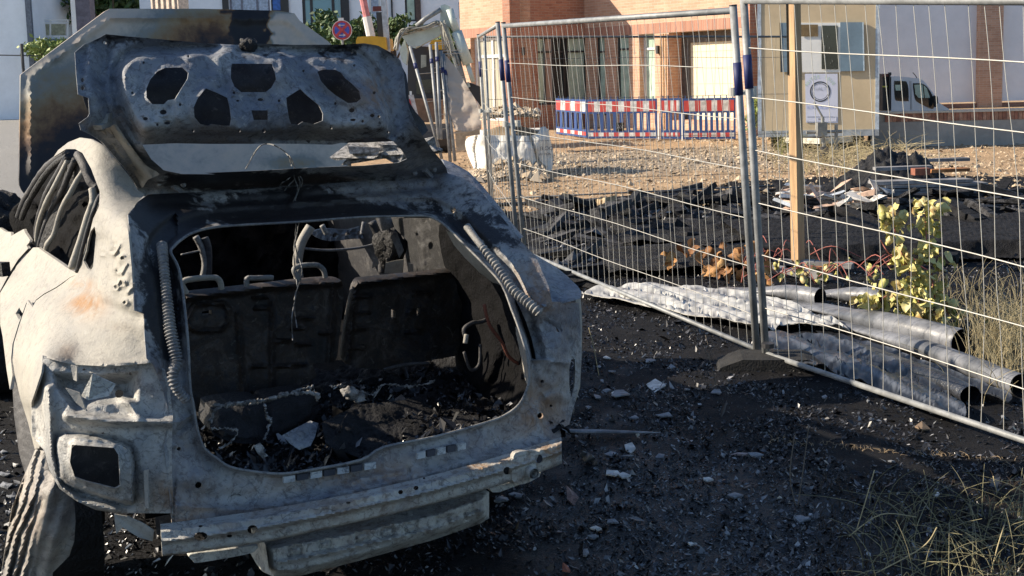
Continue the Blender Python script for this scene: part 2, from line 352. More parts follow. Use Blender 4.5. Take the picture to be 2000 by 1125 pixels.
ribs = [(Z1([(860, 235), (850, 330), (790, 440), (760, 500), (640, 560)]), 16, .010), (Z1([(985, 230), (960, 330), (860, 420), (800, 520)]), 18, .014), (Z2([(330, 240), (350, 330), (430, 400), (530, 480), (560, 560)]), 20, .014),
        (Z2([(430, 250), (450, 340), (560, 440), (640, 500)]), 12, -.010), (Z1([(1050, 300), (1030, 420), (1040, 540)]), 14, .010), (Z2([(340, 300), (330, 430), (340, 560)]), 14, .010), (Z1([(600, 585), (900, 590)]) + Z2([(0, 590), (400, 580), (700, 575)]), 8, -.012),
        (Z1([(470, 190), (450, 330), (480, 480), (560, 640), (660, 790)]), 14, -.022), (Z2([(790, 260), (830, 420), (880, 540), (960, 690)]), 14, -.020), (Z1([(400, 215), (385, 330), (400, 420)]), 9, .012), (Z1([(640, 790), (900, 795), (1100, 785)]) + Z2([(300, 770), (700, 750), (900, 735)]), 7, .014), (Z1([(640, 830), (1100, 828)]) + Z2([(400, 805), (900, 770)]), 6, -.012)]
def tg_rel(P):
    r = np.zeros(len(P)); d = dpoly(P, inner); r += .035*np.where(pip(P, inner), sst(d, -1, 14), 0)+.0*d
    r -= .018*np.exp(-((d-9)/7)**2)*(~pip(P, inner))
    for h in tgh+[tg_glass]: r += .011*np.exp(-(dpoly(P, h)/7.0)**2)
    for h in small: r += .004*np.exp(-((dpoly(P, h)-3)/3.0)**2)
    for pl, w, hgt in ribs: r += hgt*np.exp(-(dpoly(P, pl, False)/w)**2)
    do = dpoly(P, tg_out); r += .012*np.exp(-(do/4.0)**2)
    lb = np.array(Z1([(470, 600), (560, 690), (650, 840)])); dl = dpoly(P, lb, False); sx_ = (P[:, 0]-np.interp(P[:, 1], lb[:, 1], lb[:, 0])); r += .0011*np.clip(sx_, -30, 30)*np.exp(-(dl/34)**2)  # tilts the left bar towards the sun
    return r+noise(P, 120, 3)*.004+noise(P, 26, 4)*.002+noise(P, 11, 5)*.0006
tg = sheet('tailgate', tg_out, [tg_glass]+tgh+small, TG, MB['body'], car, sp=4.6, th=.006, relief=tg_rel,
           soot=(-.08, [(250, 72, 120, 22, .45), (480, 85, 110, 25, .5), (720, 90, 80, 30, .55), (430, 345, 260, 26, .75), (400, 362, 200, 30, .6), (640, 360, 180, 24, .6), (275, 205, 20, 18, .6), (390, 210, 120, 12, .1), (620, 110, 60, 22, .45), (770, 250, 60, 60, .35), (700, 270, 160, 20, .5), (230, 120, 16, 60, .4), (315, 262, 90, 10, .5), (485, 120, 70, 24, .45), (300, 320, 26, 40, -1.0), (245, 262, 25, 18, -1.0), (840, 325, 60, 22, -.3), (180, 75, 60, 14, .5)]),  # the strongest negative blobs lighten the sunlit left bar
           rust=(0, [(735, 180, 40, 40, .8), (480, 320, 60, 20, .4), (250, 240, 30, 30, .5)]))
sheet('sunlit_arm_strip', sm(Z1([(400, 585), (440, 575), (470, 570), (505, 545), (530, 575), (575, 640), (640, 725), (700, 765), (650, 790), (620, 830), (585, 790), (530, 715), (470, 650), (425, 605)]), True, 3), [], [(178, 262, 'y', .60), (222, 318, 'y', .78), (262, 360, 'y', .92), (225, 242, 'y', .46), (256, 285, 'y', .52), (300, 338, 'y', .62), (285, 365, 'y', .80)], MB['pale'], tg, sp=4, th=.004, relief=lambda P: .012*np.sin((P[:, 0]-P[:, 1]*.75)*.22)+noise(P, 20, 6)*.004, soot=(-.1, [(205, 262, 16, 10, .8), (270, 345, 20, 8, .3)]))  # added pale strip, tilted left to paint the sunlit tailgate arm
bent_p = Z1([(478, 500), (492, 495), (505, 545), (512, 575), (495, 590), (480, 560), (450, 570), (445, 550), (470, 540)]); V_ = [CAM+ray(a, b_)*tdepth(a, b_, 1, .46+.004*(a-200)) for a, b_ in bent_p]; m = M(); m.prism(np.array(V_), CAR.R @ np.array([-.02, .02, .0])); m.build('torn_hinge_tab', MB['pale'], tg)
# outer skin behind the inner panel
o_skin = sm([(165, 100), (300, 84), (485, 90), (700, 92), (785, 130), (800, 200), (822, 268), (560, 280), (272, 276), (190, 240), (160, 180)], True, 4)
sheet('outer_skin', o_skin, [], [(165, 100, 'y', .74), (700, 92, 'y', .72), (800, 200, 'y', .63), (272, 276, 'y', .60), (822, 268, 'y', .60), (160, 180, 'y', .63)], MB['dark'], tg, sp=14, th=.003, soot=(.2, []), relief=lambda P: noise(P, 60, 9)*.01)
b = M(); 
def bpx(m, x0, y0, x1, y1, T, off, dep):
    """box standing proud of a traced surface"""
    P = np.array([(x0, y0), (x1, y0), (x1, y1), (x0, y1)], float); t = 1/T(P)-off; V = CAM+ray(P[:, 0], P[:, 1])*t[:, None]
    V2 = V+(CAR.R @ np.array([0, dep, 0])); m.add(np.vstack([V, V2]), [[0, 3, 2, 1], [4, 5, 6, 7], [0, 1, 5, 4], [1, 2, 6, 5], [2, 3, 7, 6], [3, 0, 4, 7]])
bpx(b, 476, 200, 540, 214, TG, .045, .03); bpx(b, 466, 203, 476, 216, TG, .035, .02); bpx(b, 540, 203, 549, 216, TG, .035, .02)
b.build('lock_bracket', MB['body'], tg)
# burnt lump of the latch on the top edge
def blob(name, pos, r, mt, parent, seed=1, sq=(1, 1, 1), n=14, rough=.25, kw=None):
    V = []; Fc = []
    for i in range(n+1):
        for j in range(2*n):
            a = math.pi*i/n; c_ = math.pi*j/n; V.append((math.sin(a)*math.cos(c_), math.sin(a)*math.sin(c_), math.cos(a)))
    V = np.array(V); q = 1+noise(V, 1.1, seed)*rough; V = V*q[:, None]*np.array(sq)*r+np.array(pos)
    for i in range(n):
        for j in range(2*n): Fc.append([i*2*n+j, (i+1)*2*n+j, (i+1)*2*n+(j+1) % (2*n), i*2*n+(j+1) % (2*n)])
    return link_mesh(name, V, Fc, mt, parent, True, **(kw or {}))
def onT(T, x, y, off=0.0): t = 1/T(np.array([(x, y)], float))[0]-off; return CAM+ray(x, y)*t
lt = blob('melted_latch', onT(TG, 485, 88, .01), .032, MB['char'], tg, 5, (.9, .9, .7), rough=.35)
for k, (x, y) in enumerate([(310, 358), (358, 360), (810, 338), (848, 331)]): blob('hinge_bolt', onT(TG, x, y, .012), .010, MB['body'], tg, 3, (1, .6, 1), 6, .1)
# hinges
for (x0, y0, x1, y1) in [(338, 362, 372, 392), (828, 330, 858, 360)]:
    m = M(); m.tube([onT(TG, x0, y0, .0), onT(TG, (x0+x1)/2, (y0+y1)/2, .03), onT(TG, (x0+x1)/2+3, y1, -.01)], .011, 6); m.build('hinge', MB['body'], car)
# ash slab remains seen through the glass opening
m = M()
for k in range(9):
    a = AT(700+k*12, 285+RNG.uniform(-4, 8), 4.75); m.box(a+np.array([.02, 0, -.02]), (.2, .16, .012), RNG.uniform(-.6, .2), (RNG.uniform(-.3, .3), RNG.uniform(-.1, .4)), .012)
m.build('curled_ash_trim', MB['ash'], car)
# ---- hanging wires
wires = [[(575, 325), (574, 345), (582, 370), (572, 400), (578, 440), (574, 500), (580, 560), (570, 620), (572, 665)], [(578, 335), (586, 360), (576, 395), (584, 430), (577, 480), (590, 530), (575, 585), (580, 640)],
         [(574, 340), (560, 352), (550, 358), (546, 366)], [(576, 350), (562, 364), (556, 372)], [(570, 325), (560, 300), (530, 282), (505, 288), (480, 330)], [(576, 328), (566, 305), (545, 288)], [(578, 338), (590, 350), (588, 365)]]
for w in wires:
    w = sm(w, False, 6); P = [onT(TG, 575, 345, .03)*0+AT(x, y, AT(575, 345, 4.0)[1]+.02*math.sin(i)) for i, (x, y) in enumerate(w)]
    m = M(); m.tube(P, .0022, 5); m.build('hanging_wire', MB['coil'], car)
# ---- rear opening frame
rf_hole = sm(ZI([(75, 210), (88, 185), (120, 155), (180, 120), (300, 95), (640, 75), (900, 55)])+[(790, 422)]+ZR([(170, 148), (215, 165), (250, 190), (330, 270), (400, 340), (470, 420), (510, 520), (540, 600), (570, 700), (580, 790), (570, 840), (540, 900), (480, 945), (400, 975), (200, 1030), (0, 1070)])+
             ZB([(900, 330), (700, 370), (560, 390), (430, 380), (330, 360), (270, 320), (220, 280), (190, 200)])+ZI([(175, 880), (160, 800), (150, 600), (130, 400), (110, 280)]), True, 3)
rf_out = [(250, 420), (268, 396), (290, 380), (420, 374), (575, 364), (700, 354), (868, 336), (905, 348), (940, 375), (985, 430), (1020, 474), (1046, 500), (1072, 560), (1078, 590), (1104, 590), (1131, 592), (1134, 640), (1136, 700), (1130, 752), (1124, 782), (1112, 829), (1094, 838), (1097, 858)] + \
    ZB([(1500, 315), (1200, 400), (800, 490), (400, 560), (80, 605)]) + [(334, 1000), (330, 960), (320, 870), (330, 810), (318, 760), (298, 712), (286, 700), (282, 650), (281, 613), (262, 606), (260, 529)]
RF = surf([(250, 422, 'y', .40), (262, 529, 'y', .28), (284, 690, 'y', .15), (330, 820, 'y', .12), (334, 990, 'y', .10), (345, 480, 'y', .40), (360, 600, 'y', .28), (372, 760, 'y', .18), (430, 905, 'y', .16), (300, 385, 'y', .72), (450, 378, 'y', .84), (575, 366, 'y', .86), (870, 340, 'y', .84), (450, 442, 'y', .66), (575, 432, 'y', .68), (700, 424, 'y', .68), (850, 425, 'y', .66),
           (940, 380, 'y', .66), (1043, 498, 'y', .40), (946, 516, 'y', .44), (999, 604, 'y', .30), (1029, 692, 'y', .20), (1033, 756, 'y', .18), (985, 835, 'y', .16), (1078, 590, 'y', .24), (1134, 640, 'y', .34), (1136, 700, 'y', .32), (1112, 829, 'y', .22), (700, 898, 'y', .14), (560, 1010, 'y', .07), (700, 940, 'y', .09), (900, 890, 'y', .09), (1095, 850, 'y', .14), (330, 1030, 'y', .12)])
rlines = [(ZI([(0, 955), (100, 960), (160, 930)]), 3, .007), (ZL([(525, 700), (600, 640)]), 6, -.012), (ZB([(85, 590), (85, 480), (95, 420)]), 3, -.01), (ZB([(130, 470), (400, 500), (800, 440), (1150, 345), (1500, 270), (1740, 200)]), 16, -.009), (ZB([(100, 530), (400, 545), (800, 478), (1200, 385), (1600, 270)]), 6, .008),
          (ZR([(640, 560), (700, 600), (740, 640), (752, 720)]), 3, -.010), (ZR([(600, 720), (740, 735)]), 5, .014), (ZR([(600, 560), (590, 760), (620, 860), (660, 960)]), 8, -.016), (ZR([(700, 640), (700, 760), (690, 860)]), 16, .018), ([(600, 385), (760, 372), (850, 366)], 9, -.02), ([(300, 400), (430, 396), (560, 392)], 10, -.022), (ZB([(1110, 360), (1120, 410)]), 3, -.01), (ZB([(860, 430), (900, 410), (1090, 380)]), 5, .01)]
def rf_rel(P):
    d = dpoly(P, rf_hole); r = .022*np.exp(-(d/5.0)**2)-.042*sst(d, 5, 14)*(1-sst(d, 40, 54))*((P[:, 1] < 740)*1.0)*((P[:, 0] < 345)*1.0)-.028*sst(d, 5, 12)*(1-sst(d, 26, 40))*((P[:, 0] >= 345)*1.0)*(P[:, 1] < 700)
    for pl, w, h in rlines: r += h*np.exp(-(dpoly(P, pl, False)/w)**2)
    for (x, y, q, h) in [(390, 935, 26, .02), (1050, 805, 16, .018), (345, 870, 6, .01), (350, 860, 10, -.01), (1055, 640, 20, -.014), (1085, 690, 20, .012)]: r += h*np.exp(-(((P[:, 0]-x)/q)**2+((P[:, 1]-y)/q)**2))
    crump = sst(P[:, 0], 1000, 1060)*sst(P[:, 1], 570, 640)
    return r+noise(P, 90, 13)*.004+noise(P, 28, 14)*(.0018+.004*crump)
rf_small = [circ(*ZB([(195, 440)])[0], 7), circ(*ZB([(110, 282)])[0], 4), circ(*ZL([(362, 574)])[0], 9) if 0 else circ(*ZB([(1678, 138)])[0], 6), circ(*ZR([(632, 808)])[0], 3.5), circ(*ZR([(598, 455)])[0], 2), circ(886, 411, 6), circ(*ZB([(1725, 95)])[0], 3),
            ZR([(686, 590), (696, 600), (702, 612), (690, 608)]), ZR([(748, 720), (762, 718), (764, 770), (760, 830), (748, 872), (740, 820), (740, 760)])]
rp = sheet('rear_body_panel', rf_out, [rf_hole]+rf_small, RF, MB['body'], car, sp=4.8, th=.008, relief=rf_rel,
           soot=(-.22, [(300, 620, 40, 40, .35), (1100, 700, 30, 60, -.25), (880, 900, 160, 14, -.3), (450, 940, 60, 16, -.3), (395, 870, 30, 40, -.2), (560, 400, 330, 42, 1.5), (700, 440, 260, 26, .9), (950, 480, 80, 90, .95), (320, 520, 60, 150, 1.15), (320, 660, 36, 80, .9), (330, 430, 60, 40, .7), (740, 385, 90, 14, -.7), (380, 400, 70, 18, -.6), (700, 905, 330, 26, .4), (1000, 830, 60, 30, .3), (1050, 800, 30, 30, .5), (1060, 700, 30, 120, -.2), (400, 985, 120, 22, .22), (900, 925, 120, 18, .15), (600, 945, 60, 14, .3), (1085, 820, 40, 40, .3)]),
           rust=(.1, [(700, 930, 200, 30, .4), (1060, 560, 60, 60, .6), (330, 720, 40, 20, .5), (1050, 800, 60, 60, .6), (320, 1000, 60, 40, .5)]))
# weather-strip lip bead round the opening
hp = rf_hole; Tt = 1/RF(hp)-.03; V = CAM+ray(hp[:, 0], hp[:, 1])*Tt[:, None]
m = M(); V = np.vstack([V, V[:2]]); m.tube(V, .0045, 6, cap=False); m.build('opening_flange', MB['coil'], rp, True)
# bright clip strips on the sill
for strip in (ZB([(560, 418), (970, 352)]), ZB([(1140, 315), (1360, 268)])):
    a, c_ = strip; n = 7 if a[0] < 700 else 5
    for k in range(n):
        t = (k+.5)/n; x = a[0]+(c_[0]-a[0])*t; y = a[1]+(c_[1]-a[1])*t; sl = (c_[1]-a[1])/(c_[0]-a[0]); hw = (c_[0]-a[0])/n/2-2
        m = M(); P = np.array([(x-hw, y-6-sl*hw), (x+hw, y-6+sl*hw), (x+hw, y+6+sl*hw), (x-hw, y+6-sl*hw)]); t_ = 1/RF(P)-.028; Vv = CAM+ray(P[:, 0], P[:, 1])*t_[:, None]
        m.prism(Vv[::-1], CAR.R @ np.array([0, .012, 0])); m.build('sill_clip', MB['beam'] if k % 2 == 0 else MB['dark'], rp)
# ---- corrugated conduits
def coil(path, T, r, off, name='corrugated_conduit', pitch=5.5, smoothhead=0, mt=None):
    path = sm(path, False, 12); d = np.r_[0, np.cumsum(np.hypot(*np.diff(path, axis=0).T))]; s = np.arange(0, d[-1], 1.1); X = np.interp(s, d, path[:, 0]); Y = np.interp(s, d, path[:, 1])
    t = 1/T(np.c_[X, Y])-off; V = CAM+ray(X, Y)*t[:, None]; R = r*(1+.22*np.sign(np.sin(s/pitch*2*math.pi))*np.abs(np.sin(s/pitch*2*math.pi))**.6*(s > smoothhead))*(1-.1*np.sin(s/40))
    m = M(); m.tube(V, R, 12); return m.build(name, mt or MB['coil'], car, True)
coil([(316, 478), (321, 530), (327, 590), (332, 640), (340, 680), (345, 708), (338, 728), (340, 748), (352, 768), (366, 783)], RF, .0135, .055, pitch=6.5)
coil([(912, 442), (925, 460), (942, 482), (962, 508), (985, 540), (1005, 568), (1030, 590), (1056, 612)], RF, .0135, .06, pitch=7.5, smoothhead=50)
# ---- left lamp panel
lp_out = ZL([(130, 458), (215, 480), (330, 487), (450, 478), (470, 482), (500, 500), (515, 560), (524, 640), (520, 760), (525, 900), (525, 935), (460, 935), (350, 935), (290, 925), (230, 897), (180, 860), (150, 805), (135, 745), (120, 730), (98, 700), (95, 600), (125, 510)])
lp_h = ZL([(218, 727), (345, 737), (360, 760), (365, 852), (350, 860), (262, 838), (227, 826), (212, 780)])
ringo = sm(ZL([(175, 705), (260, 700), (370, 722), (402, 760), (408, 880), (395, 908), (300, 885), (195, 845), (178, 790)]), True, 3)
LP = surf([(84, 700, 'y', .34), (140, 712, 'y', .30), (290, 710, 'y', .18), (335, 820, 'y', .12), (335, 1000, 'y', .11), (62, 800, 'y', .40), (80, 880, 'y', .32), (150, 980, 'y', .24), (220, 1000, 'y', .18), (200, 850, 'y', .16), (150, 900, 'y', .18), (240, 940, 'y', .13), (95, 790, 'y', .28)])
pocket = ZL([(150, 500), (300, 510), (430, 500), (420, 600), (300, 610), (230, 640), (165, 560)])
def lp_rel(P):
    ins = pip(P, ringo); d = dpoly(P, ringo); r = .026*np.where(ins, sst(d, 0, 6), 0)-.014*np.where(ins, 0, np.exp(-(d/8)**2))
    r += .012*np.exp(-(dpoly(P, lp_h)/5.0)**2)
    inp = pip(P, pocket); r -= .06*np.where(inp, sst(dpoly(P, pocket), 0, 26), 0)
    r += .035*np.exp(-((dpoly(P, ZL([(205, 640), (330, 655), (560, 660)]), False))/9.0)**2)
    r += .03*np.exp(-((dpoly(P, ZL([(145, 560), (150, 660), (155, 760), (180, 850), (240, 900), (350, 925)]), False))/8.0)**2)
    r -= .02*np.exp(-((dpoly(P, ZL([(115, 520), (110, 620), (115, 700)]), False))/10.0)**2)
    r += .02*np.exp(-((dpoly(P, ZL([(340, 560), (390, 600), (420, 640)]), False))/10.0)**2)
    r += .03*np.exp(-(dpoly(P, ZL([(443, 810), (443, 920)]), False)/3.0)**2)
    return r+noise(P, 70, 23)*.003+noise(P, 20, 24)*.0012
lp = sheet('lamp_recess_panel', lp_out, [lp_h, circ(*ZL([(362, 574)])[0], 9), circ(*ZL([(395, 512)])[0], 3), circ(*ZL([(255, 500)])[0], 4, 2.5), circ(*ZL([(313, 693)])[0], 3.5, 2)], LP, MB['lamp'], car, sp=4.2, th=.01, relief=lp_rel,
           soot=(.0, [(200, 740, 80, 30, .25), (300, 850, 40, 70, .2), (110, 800, 20, 50, -.2)]), rust=(.05, [(330, 960, 40, 40, .6)]))
sheet('lamp_well', circ(188, 912, 66, 56, 14), [], [(122, 912, 'y', .42), (250, 912, 'y', .36), (188, 860, 'y', .40), (188, 960, 'y', .38)], MB['dark'], car, sp=12, th=.003)
def bent(name, P, y, mt=None, thk=.004, parent=None, yb=None):
    V = [CAM+ray(a, b_)*tdepth(a, b_, 1, yy) for (a, b_), yy in zip(P, y)]
    m = M(); m.prism(np.array(V), CAR.R @ np.array([.003, thk, .0])); return m.build(name, mt or MB['pale'], parent or car)
bent('bent_bracket', ZL([(280, 512), (350, 545), (330, 580), (268, 592), (245, 580)]), [.13, .12, .11, .13, .15], MB['beam'])
bent('bent_bracket', ZL([(198, 556), (240, 570), (262, 626), (230, 600)]), [.16, .14, .12, .14], MB['pale'])
bent('bent_bracket', ZL([(214, 486), (233, 490), (232, 535), (222, 530)]), [.2, .19, .17, .18], MB['pale'])
bent('bent_bracket', ZL([(435, 805), (448, 803), (449, 918), (440, 922)]), [.07, .065, .065, .07], MB['pale'])
bent('lower_bracket', ZL([(346, 938), (385, 945), (430, 965), (466, 988), (462, 1020), (420, 1008), (372, 978), (352, 998)]), [.12, .11, .1, .1, .1, .1, .11, .12], MB['pale'])
# ---- left quarter panel
q_out = ZL([(450, 480), (434, 334), (405, 320), (400, 200), (385, 40)])+[(262, 398), (279, 380)]+Z1([(600, 838), (560, 775), (500, 700), (450, 640), (400, 612), (350, 605), (300, 625), (255, 660), (235, 690), (290, 655), (330, 655), (362, 672), (400, 740), (438, 840), (436, 905), (410, 960), (390, 1040), (350, 1120)]) + \
    ZD([(790, 760), (770, 800), (700, 830), (640, 880), (560, 935), (440, 1000), (360, 1060), (325, 1125)])+ZL([(84, 290), (60, 360), (42, 420), (38, 470), (45, 515), (60, 580), (85, 660), (105, 740), (118, 738), (122, 728), (98, 700), (95, 600), (125, 510), (132, 462), (215, 484), (330, 490)])
q_win = ZD([(945, 318), (960, 400), (945, 560), (930, 720), (905, 760), (870, 735), (832, 660), (865, 560), (880, 470), (905, 370)])
QP = surf([(258, 440, 'y', .34), (260, 529, 'y', .26), (282, 613, 'y', .20), (289, 700, 'y', .16), (279, 380, 'y', .62), (250, 340, 'y', .68), (220, 300, 'y', .74), (175, 270, 'y', .85), (130, 278, 'y', 1.05), (108, 300, 'y', 1.15), (180, 330, 'y', .72), (190, 400, 'y', .60), (170, 470, 'y', .66), (152, 520, 'y', .72), (140, 540, 'y', .75), (100, 568, 'y', .82), (60, 600, 'y', .86), (27, 690, 'y', .82), (30, 735, 'y', .76), (50, 800, 'y', .60), (68, 876, 'y', .46),
           (85, 705, 'y', .34), (62, 790, 'y', .38), (140, 710, 'y', .30), (215, 705, 'y', .22), (220, 620, 'y', .30), (200, 560, 'y', .42), (150, 620, 'y', .46), (100, 650, 'y', .52), (60, 680, 'y', .62)])
dots = [ZL([p])[0] for p in [(348, 118), (372, 162), (368, 238), (378, 296), (342, 140), (355, 200), (350, 250), (312, 145)]]
def q_rel(P):
    r = np.zeros(len(P))
    for (x, y) in dots: d = np.hypot(P[:, 0]-x, P[:, 1]-y); r += .010*np.exp(-((d-6)/2.6)**2)-.008*np.exp(-(d/4)**2)
    for k in range(6): a = (222+k*7, 500+k*18); r += .009*np.exp(-(dpoly(P, [a, (a[0]+12, a[1]-22)], False)/2.6)**2)
    r += .012*np.exp(-(dpoly(P, ZL([(140, 458), (215, 478), (330, 484), (450, 474)]), False)/5)**2)
    r -= .012*np.exp(-(dpoly(P, ZL([(300, 110), (260, 215), (300, 300), (420, 340)]), False)/12)**2)
    r += .008*np.exp(-(dpoly(P, q_win)/4)**2)
    return r+noise(P, 150, 33)*.004+noise(P, 34, 34)*.0011
sheet('quarter_panel', q_out, [q_win], QP, MB['pale'], car, sp=5, th=.006, relief=q_rel,
      soot=(0, [(150, 300, 60, 30, .5), (275, 700, 30, 14, .5), (60, 860, 24, 60, .5), (190, 290, 50, 10, .6), (265, 430, 10, 60, .4)]), rust=(.0, [(168, 595, 32, 22, 1.3), (160, 555, 20, 10, 1.0), (130, 690, 20, 20, .3), (230, 640, 30, 10, .2)]), back=(1, .3, 0))
# inner lining behind quarter window
sheet('quarter_lining', sm([(150, 540), (165, 440), (200, 400), (200, 520), (180, 560)]), [], [(150, 540, 'x', -.60), (200, 400, 'x', -.52), (200, 520, 'x', -.55), (165, 440, 'x', -.56)], MB['char'], car, sp=14, th=.003)
# ---- left rear door
d_out = ZD([(330, 530), (380, 530), (450, 580), (560, 655), (690, 745), (780, 790), (770, 800), (700, 825), (640, 870), (560, 925), (440, 990), (360, 1050), (315, 1125)])+ZL([(80, 296), (56, 362), (38, 422), (33, 470), (38, 516), (30, 560), (20, 500), (8, 400), (0, 360), (0, 268), (20, 235), (50, 185)])
DP = surf([(65, 484, 'y', 1.35), (140, 532, 'y', .80), (60, 600, 'y', .92), (27, 690, 'y', .86), (0, 640, 'y', 1.1), (0, 540, 'y', 1.5), (30, 520, 'y', 1.45), (100, 510, 'y', 1.05)])
rd = sheet('rear_door', d_out, [circ(*ZL([(58, 330)])[0], 7, 12, 4)], DP, MB['pale'], car, sp=6, th=.01, relief=lambda P: .006*np.exp(-(dpoly(P, ZD([(440, 560), (700, 730)]), False)/5)**2)+noise(P, 90, 43)*.003, back=(1, .3, 0), soot=(0, [(90, 500, 60, 8, .4)]))
sheet('front_door', ZD([(235, 345), (250, 380), (300, 455), (290, 480), (265, 510), (280, 540), (180, 650), (110, 760), (60, 850), (-50, 1060), (-200, 1100), (-200, 300), (0, 335), (60, 372), (110, 378), (110, 415), (180, 375)]), [], [(45, 450, 'y', 1.75), (50, 485, 'y', 1.5), (0, 560, 'y', 1.6), (-38, 590, 'y', 1.8), (-38, 440, 'y', 2.4), (0, 448, 'y', 2.2)], MB['pale'], car, sp=6, th=.01, relief=lambda P: noise(P, 26, 44)*.006, back=(1, .3, 0), soot=(.1, []))
m = M(); a = CAM+ray(-10, 525)*tdepth(-10, 525, 1, 1.55); c_ = CAM+ray(12, 526)*tdepth(12, 526, 1, 1.45); m.beam(a, c_, .03, .05); m.build('door_handle', MB['char'], car)
# sill/arch strip and rear drape
sheet('wheel_arch_edge', ZL([(38, 516), (48, 515), (66, 590), (90, 680), (108, 745), (96, 765), (78, 820), (60, 760), (44, 640)]), [], [(28, 735, 'y', .80), (70, 880, 'y', .50), (50, 920, 'y', .55), (30, 810, 'y', .72)], MB['dark'], car, sp=6, th=.02, relief=lambda P: noise(P, 20, 5)*.006, soot=(.1, []))
dr_out = ZL([(108, 742), (135, 748), (148, 805), (185, 860), (226, 898), (229, 960), (225, 1020), (210, 1065), (160, 1115), (150, 1240), (-10, 1240), (5, 1110), (22, 1000), (36, 920), (72, 825), (95, 772)])
DR = surf([(75, 885, 'y', .42), (145, 985, 'y', .34), (146, 1060, 'y', .36), (90, 1125, 'y', .40), (10, 1120, 'y', .52), (15, 1050, 'y', .50), (45, 940, 'y', .46), (90, 960, 'y', .30), (100, 1050, 'y', .30), (60, 1190, 'y', .42)])
def dr_rel(P):
    lm = 1-sst(P[:, 0]-(150-P[:, 1]*.08)*1.0, -30, 20); u = P[:, 0]+(P[:, 1]-900)*.32; return (.016*np.sin(u*.40+2.2*noise(P, 120, 57))+.010*np.abs(noise(P*[1, .25], 16, 58)))*lm+.006*np.sin(u*.17)+noise(P, 50, 51)*.004
sheet('arch_liner_drape', dr_out, [], DR, MB['liner'] if 'liner' in MB else MB['pale'], car, sp=4, th=.004, relief=dr_rel, soot=(-.05, [(120, 1040, 50, 60, .45), (130, 1000, 20, 40, .3)]), rust=(.05, [(60, 1000, 60, 60, .25)]))
# ---- right fender lip
fo = ZR([(545, 255), (600, 300), (690, 352), (730, 385), (775, 428), (790, 452), (785, 475), (760, 485), (640, 510), (590, 470), (560, 400), (520, 330)])
FL = surf([(1030, 495, 'y', .55), (1090, 525, 'y', .55), (1135, 572, 'y', .36), (1062, 598, 'y', .24), (1010, 520, 'y', .40), (1125, 588, 'y', .28)])
sheet('right_fender', fo, [], FL, MB['body'], car, sp=4.5, th=.01, relief=lambda P: .02*np.exp(-(dpoly(P, ZR([(640, 500), (700, 488), (785, 468)]), False)/5)**2)-.018*np.exp(-(dpoly(P, ZR([(590, 400), (640, 440), (690, 495)]), False)/7)**2)+noise(P, 40, 61)*.003, soot=(-.55, [(1045, 560, 20, 30, .9)]))
sheet('rear_wing_edge', ZR([(765, 480), (786, 478), (792, 560), (790, 700), (783, 830), (765, 890), (758, 890), (772, 820), (775, 740), (770, 640), (764, 560)]), [], [(1130, 585, 'y', .42), (1136, 700, 'y', .40), (1124, 785, 'y', .34), (1125, 640, 'y', .40)], MB['pale'], car, sp=5, th=.006, soot=(.35, []))
sheet('right_roof_rail', Z2([(1045, 700), (1090, 715), (1160, 755), (1215, 810), (1290, 900), (1350, 980), (1400, 1040), (1385, 1050), (1330, 990), (1240, 880), (1170, 815), (1100, 770), (1068, 765)]), [], [(870, 315, 'y', 1.1), (940, 355, 'y', .95), (1010, 465, 'y', .62), (990, 440, 'y', .66), (880, 340, 'y', .95)], MB['body'], car, sp=5, th=.02, relief=lambda P: .012*np.exp(-(dpoly(P, Z2([(1050, 705), (1150, 760), (1240, 860), (1390, 1045)]), False)/3)**2), soot=(.25, []))
# ---- bumper beam
bt = ZB([(30, 610), (400, 560), (800, 490), (1200, 400), (1500, 315), (1770, 232)]); bb = ZB([(38, 748), (200, 727), (460, 690), (700, 640), (1100, 550), (1450, 455), (1680, 382), (1772, 345)])
b_out = [tuple(p) for p in sm(bt, False, 4)]+[tuple(p) for p in sm(bb, False, 4)][::-1]
BTa, BBa = np.array(bt), np.array(bb)
def vco(P): a = np.interp(P[:, 0], BTa[:, 0], BTa[:, 1]); c_ = np.interp(P[:, 0], BBa[:, 0], BBa[:, 1]); return (P[:, 1]-a)/np.maximum(c_-a, 1)
def b_rel(P):
    v = vco(P); pr = np.interp(v, [-.05, .0, .12, .17, .22, .45, .5, .56, .62, .68, .95, 1.05], [0, .005, .02, .028, .052, .056, .066, .066, .05, .046, .046, .03])
    return pr+noise(P, 14, 71)*.0016+noise(P, 200, 72)*.003
BM = surf([(316, 1030, 'y', .10), (320, 1085, 'y', .10), (700, 945, 'y', .02), (700, 1030, 'y', .02), (1097, 856, 'y', .09), (1097, 905, 'y', .09), (500, 1000, 'y', .04), (900, 930, 'y', .035)])
b_h = [circ(*ZB([(205, 662)])[0], 14, 9), circ(*ZB([(430, 632)])[0], 10.5, 9), circ(*ZB([(1535, 377)])[0], 7.5, 8), circ(*ZB([(1672, 325)])[0], 8.5, 9), circ(*ZB([(1073, 470)])[0], 5.5, 5, 6), circ(*ZB([(1140, 452)])[0], 5.5, 5, 6), circ(*ZB([(205, 618)])[0], 4.5, 2.5), circ(*ZB([(845, 516)])[0], 4.5, 2.5), circ(*ZB([(1175, 410)])[0], 3, 2), circ(*ZB([(330, 660)])[0], 6, 3)]
bmp = sheet('bumper_beam', b_out, b_h, BM, MB['beam'], car, sp=4, th=.004, relief=b_rel, soot=(-.15, [(440, 1004, 60, 12, .6), (1010, 905, 40, 30, .4), (1090, 880, 20, 40, .2), (330, 1050, 20, 20, .2), (500, 1060, 60, 10, .3)]), rust=(.15, [(900, 900, 160, 20, .9), (640, 970, 200, 40, .25), (1080, 870, 30, 30, .8)]))
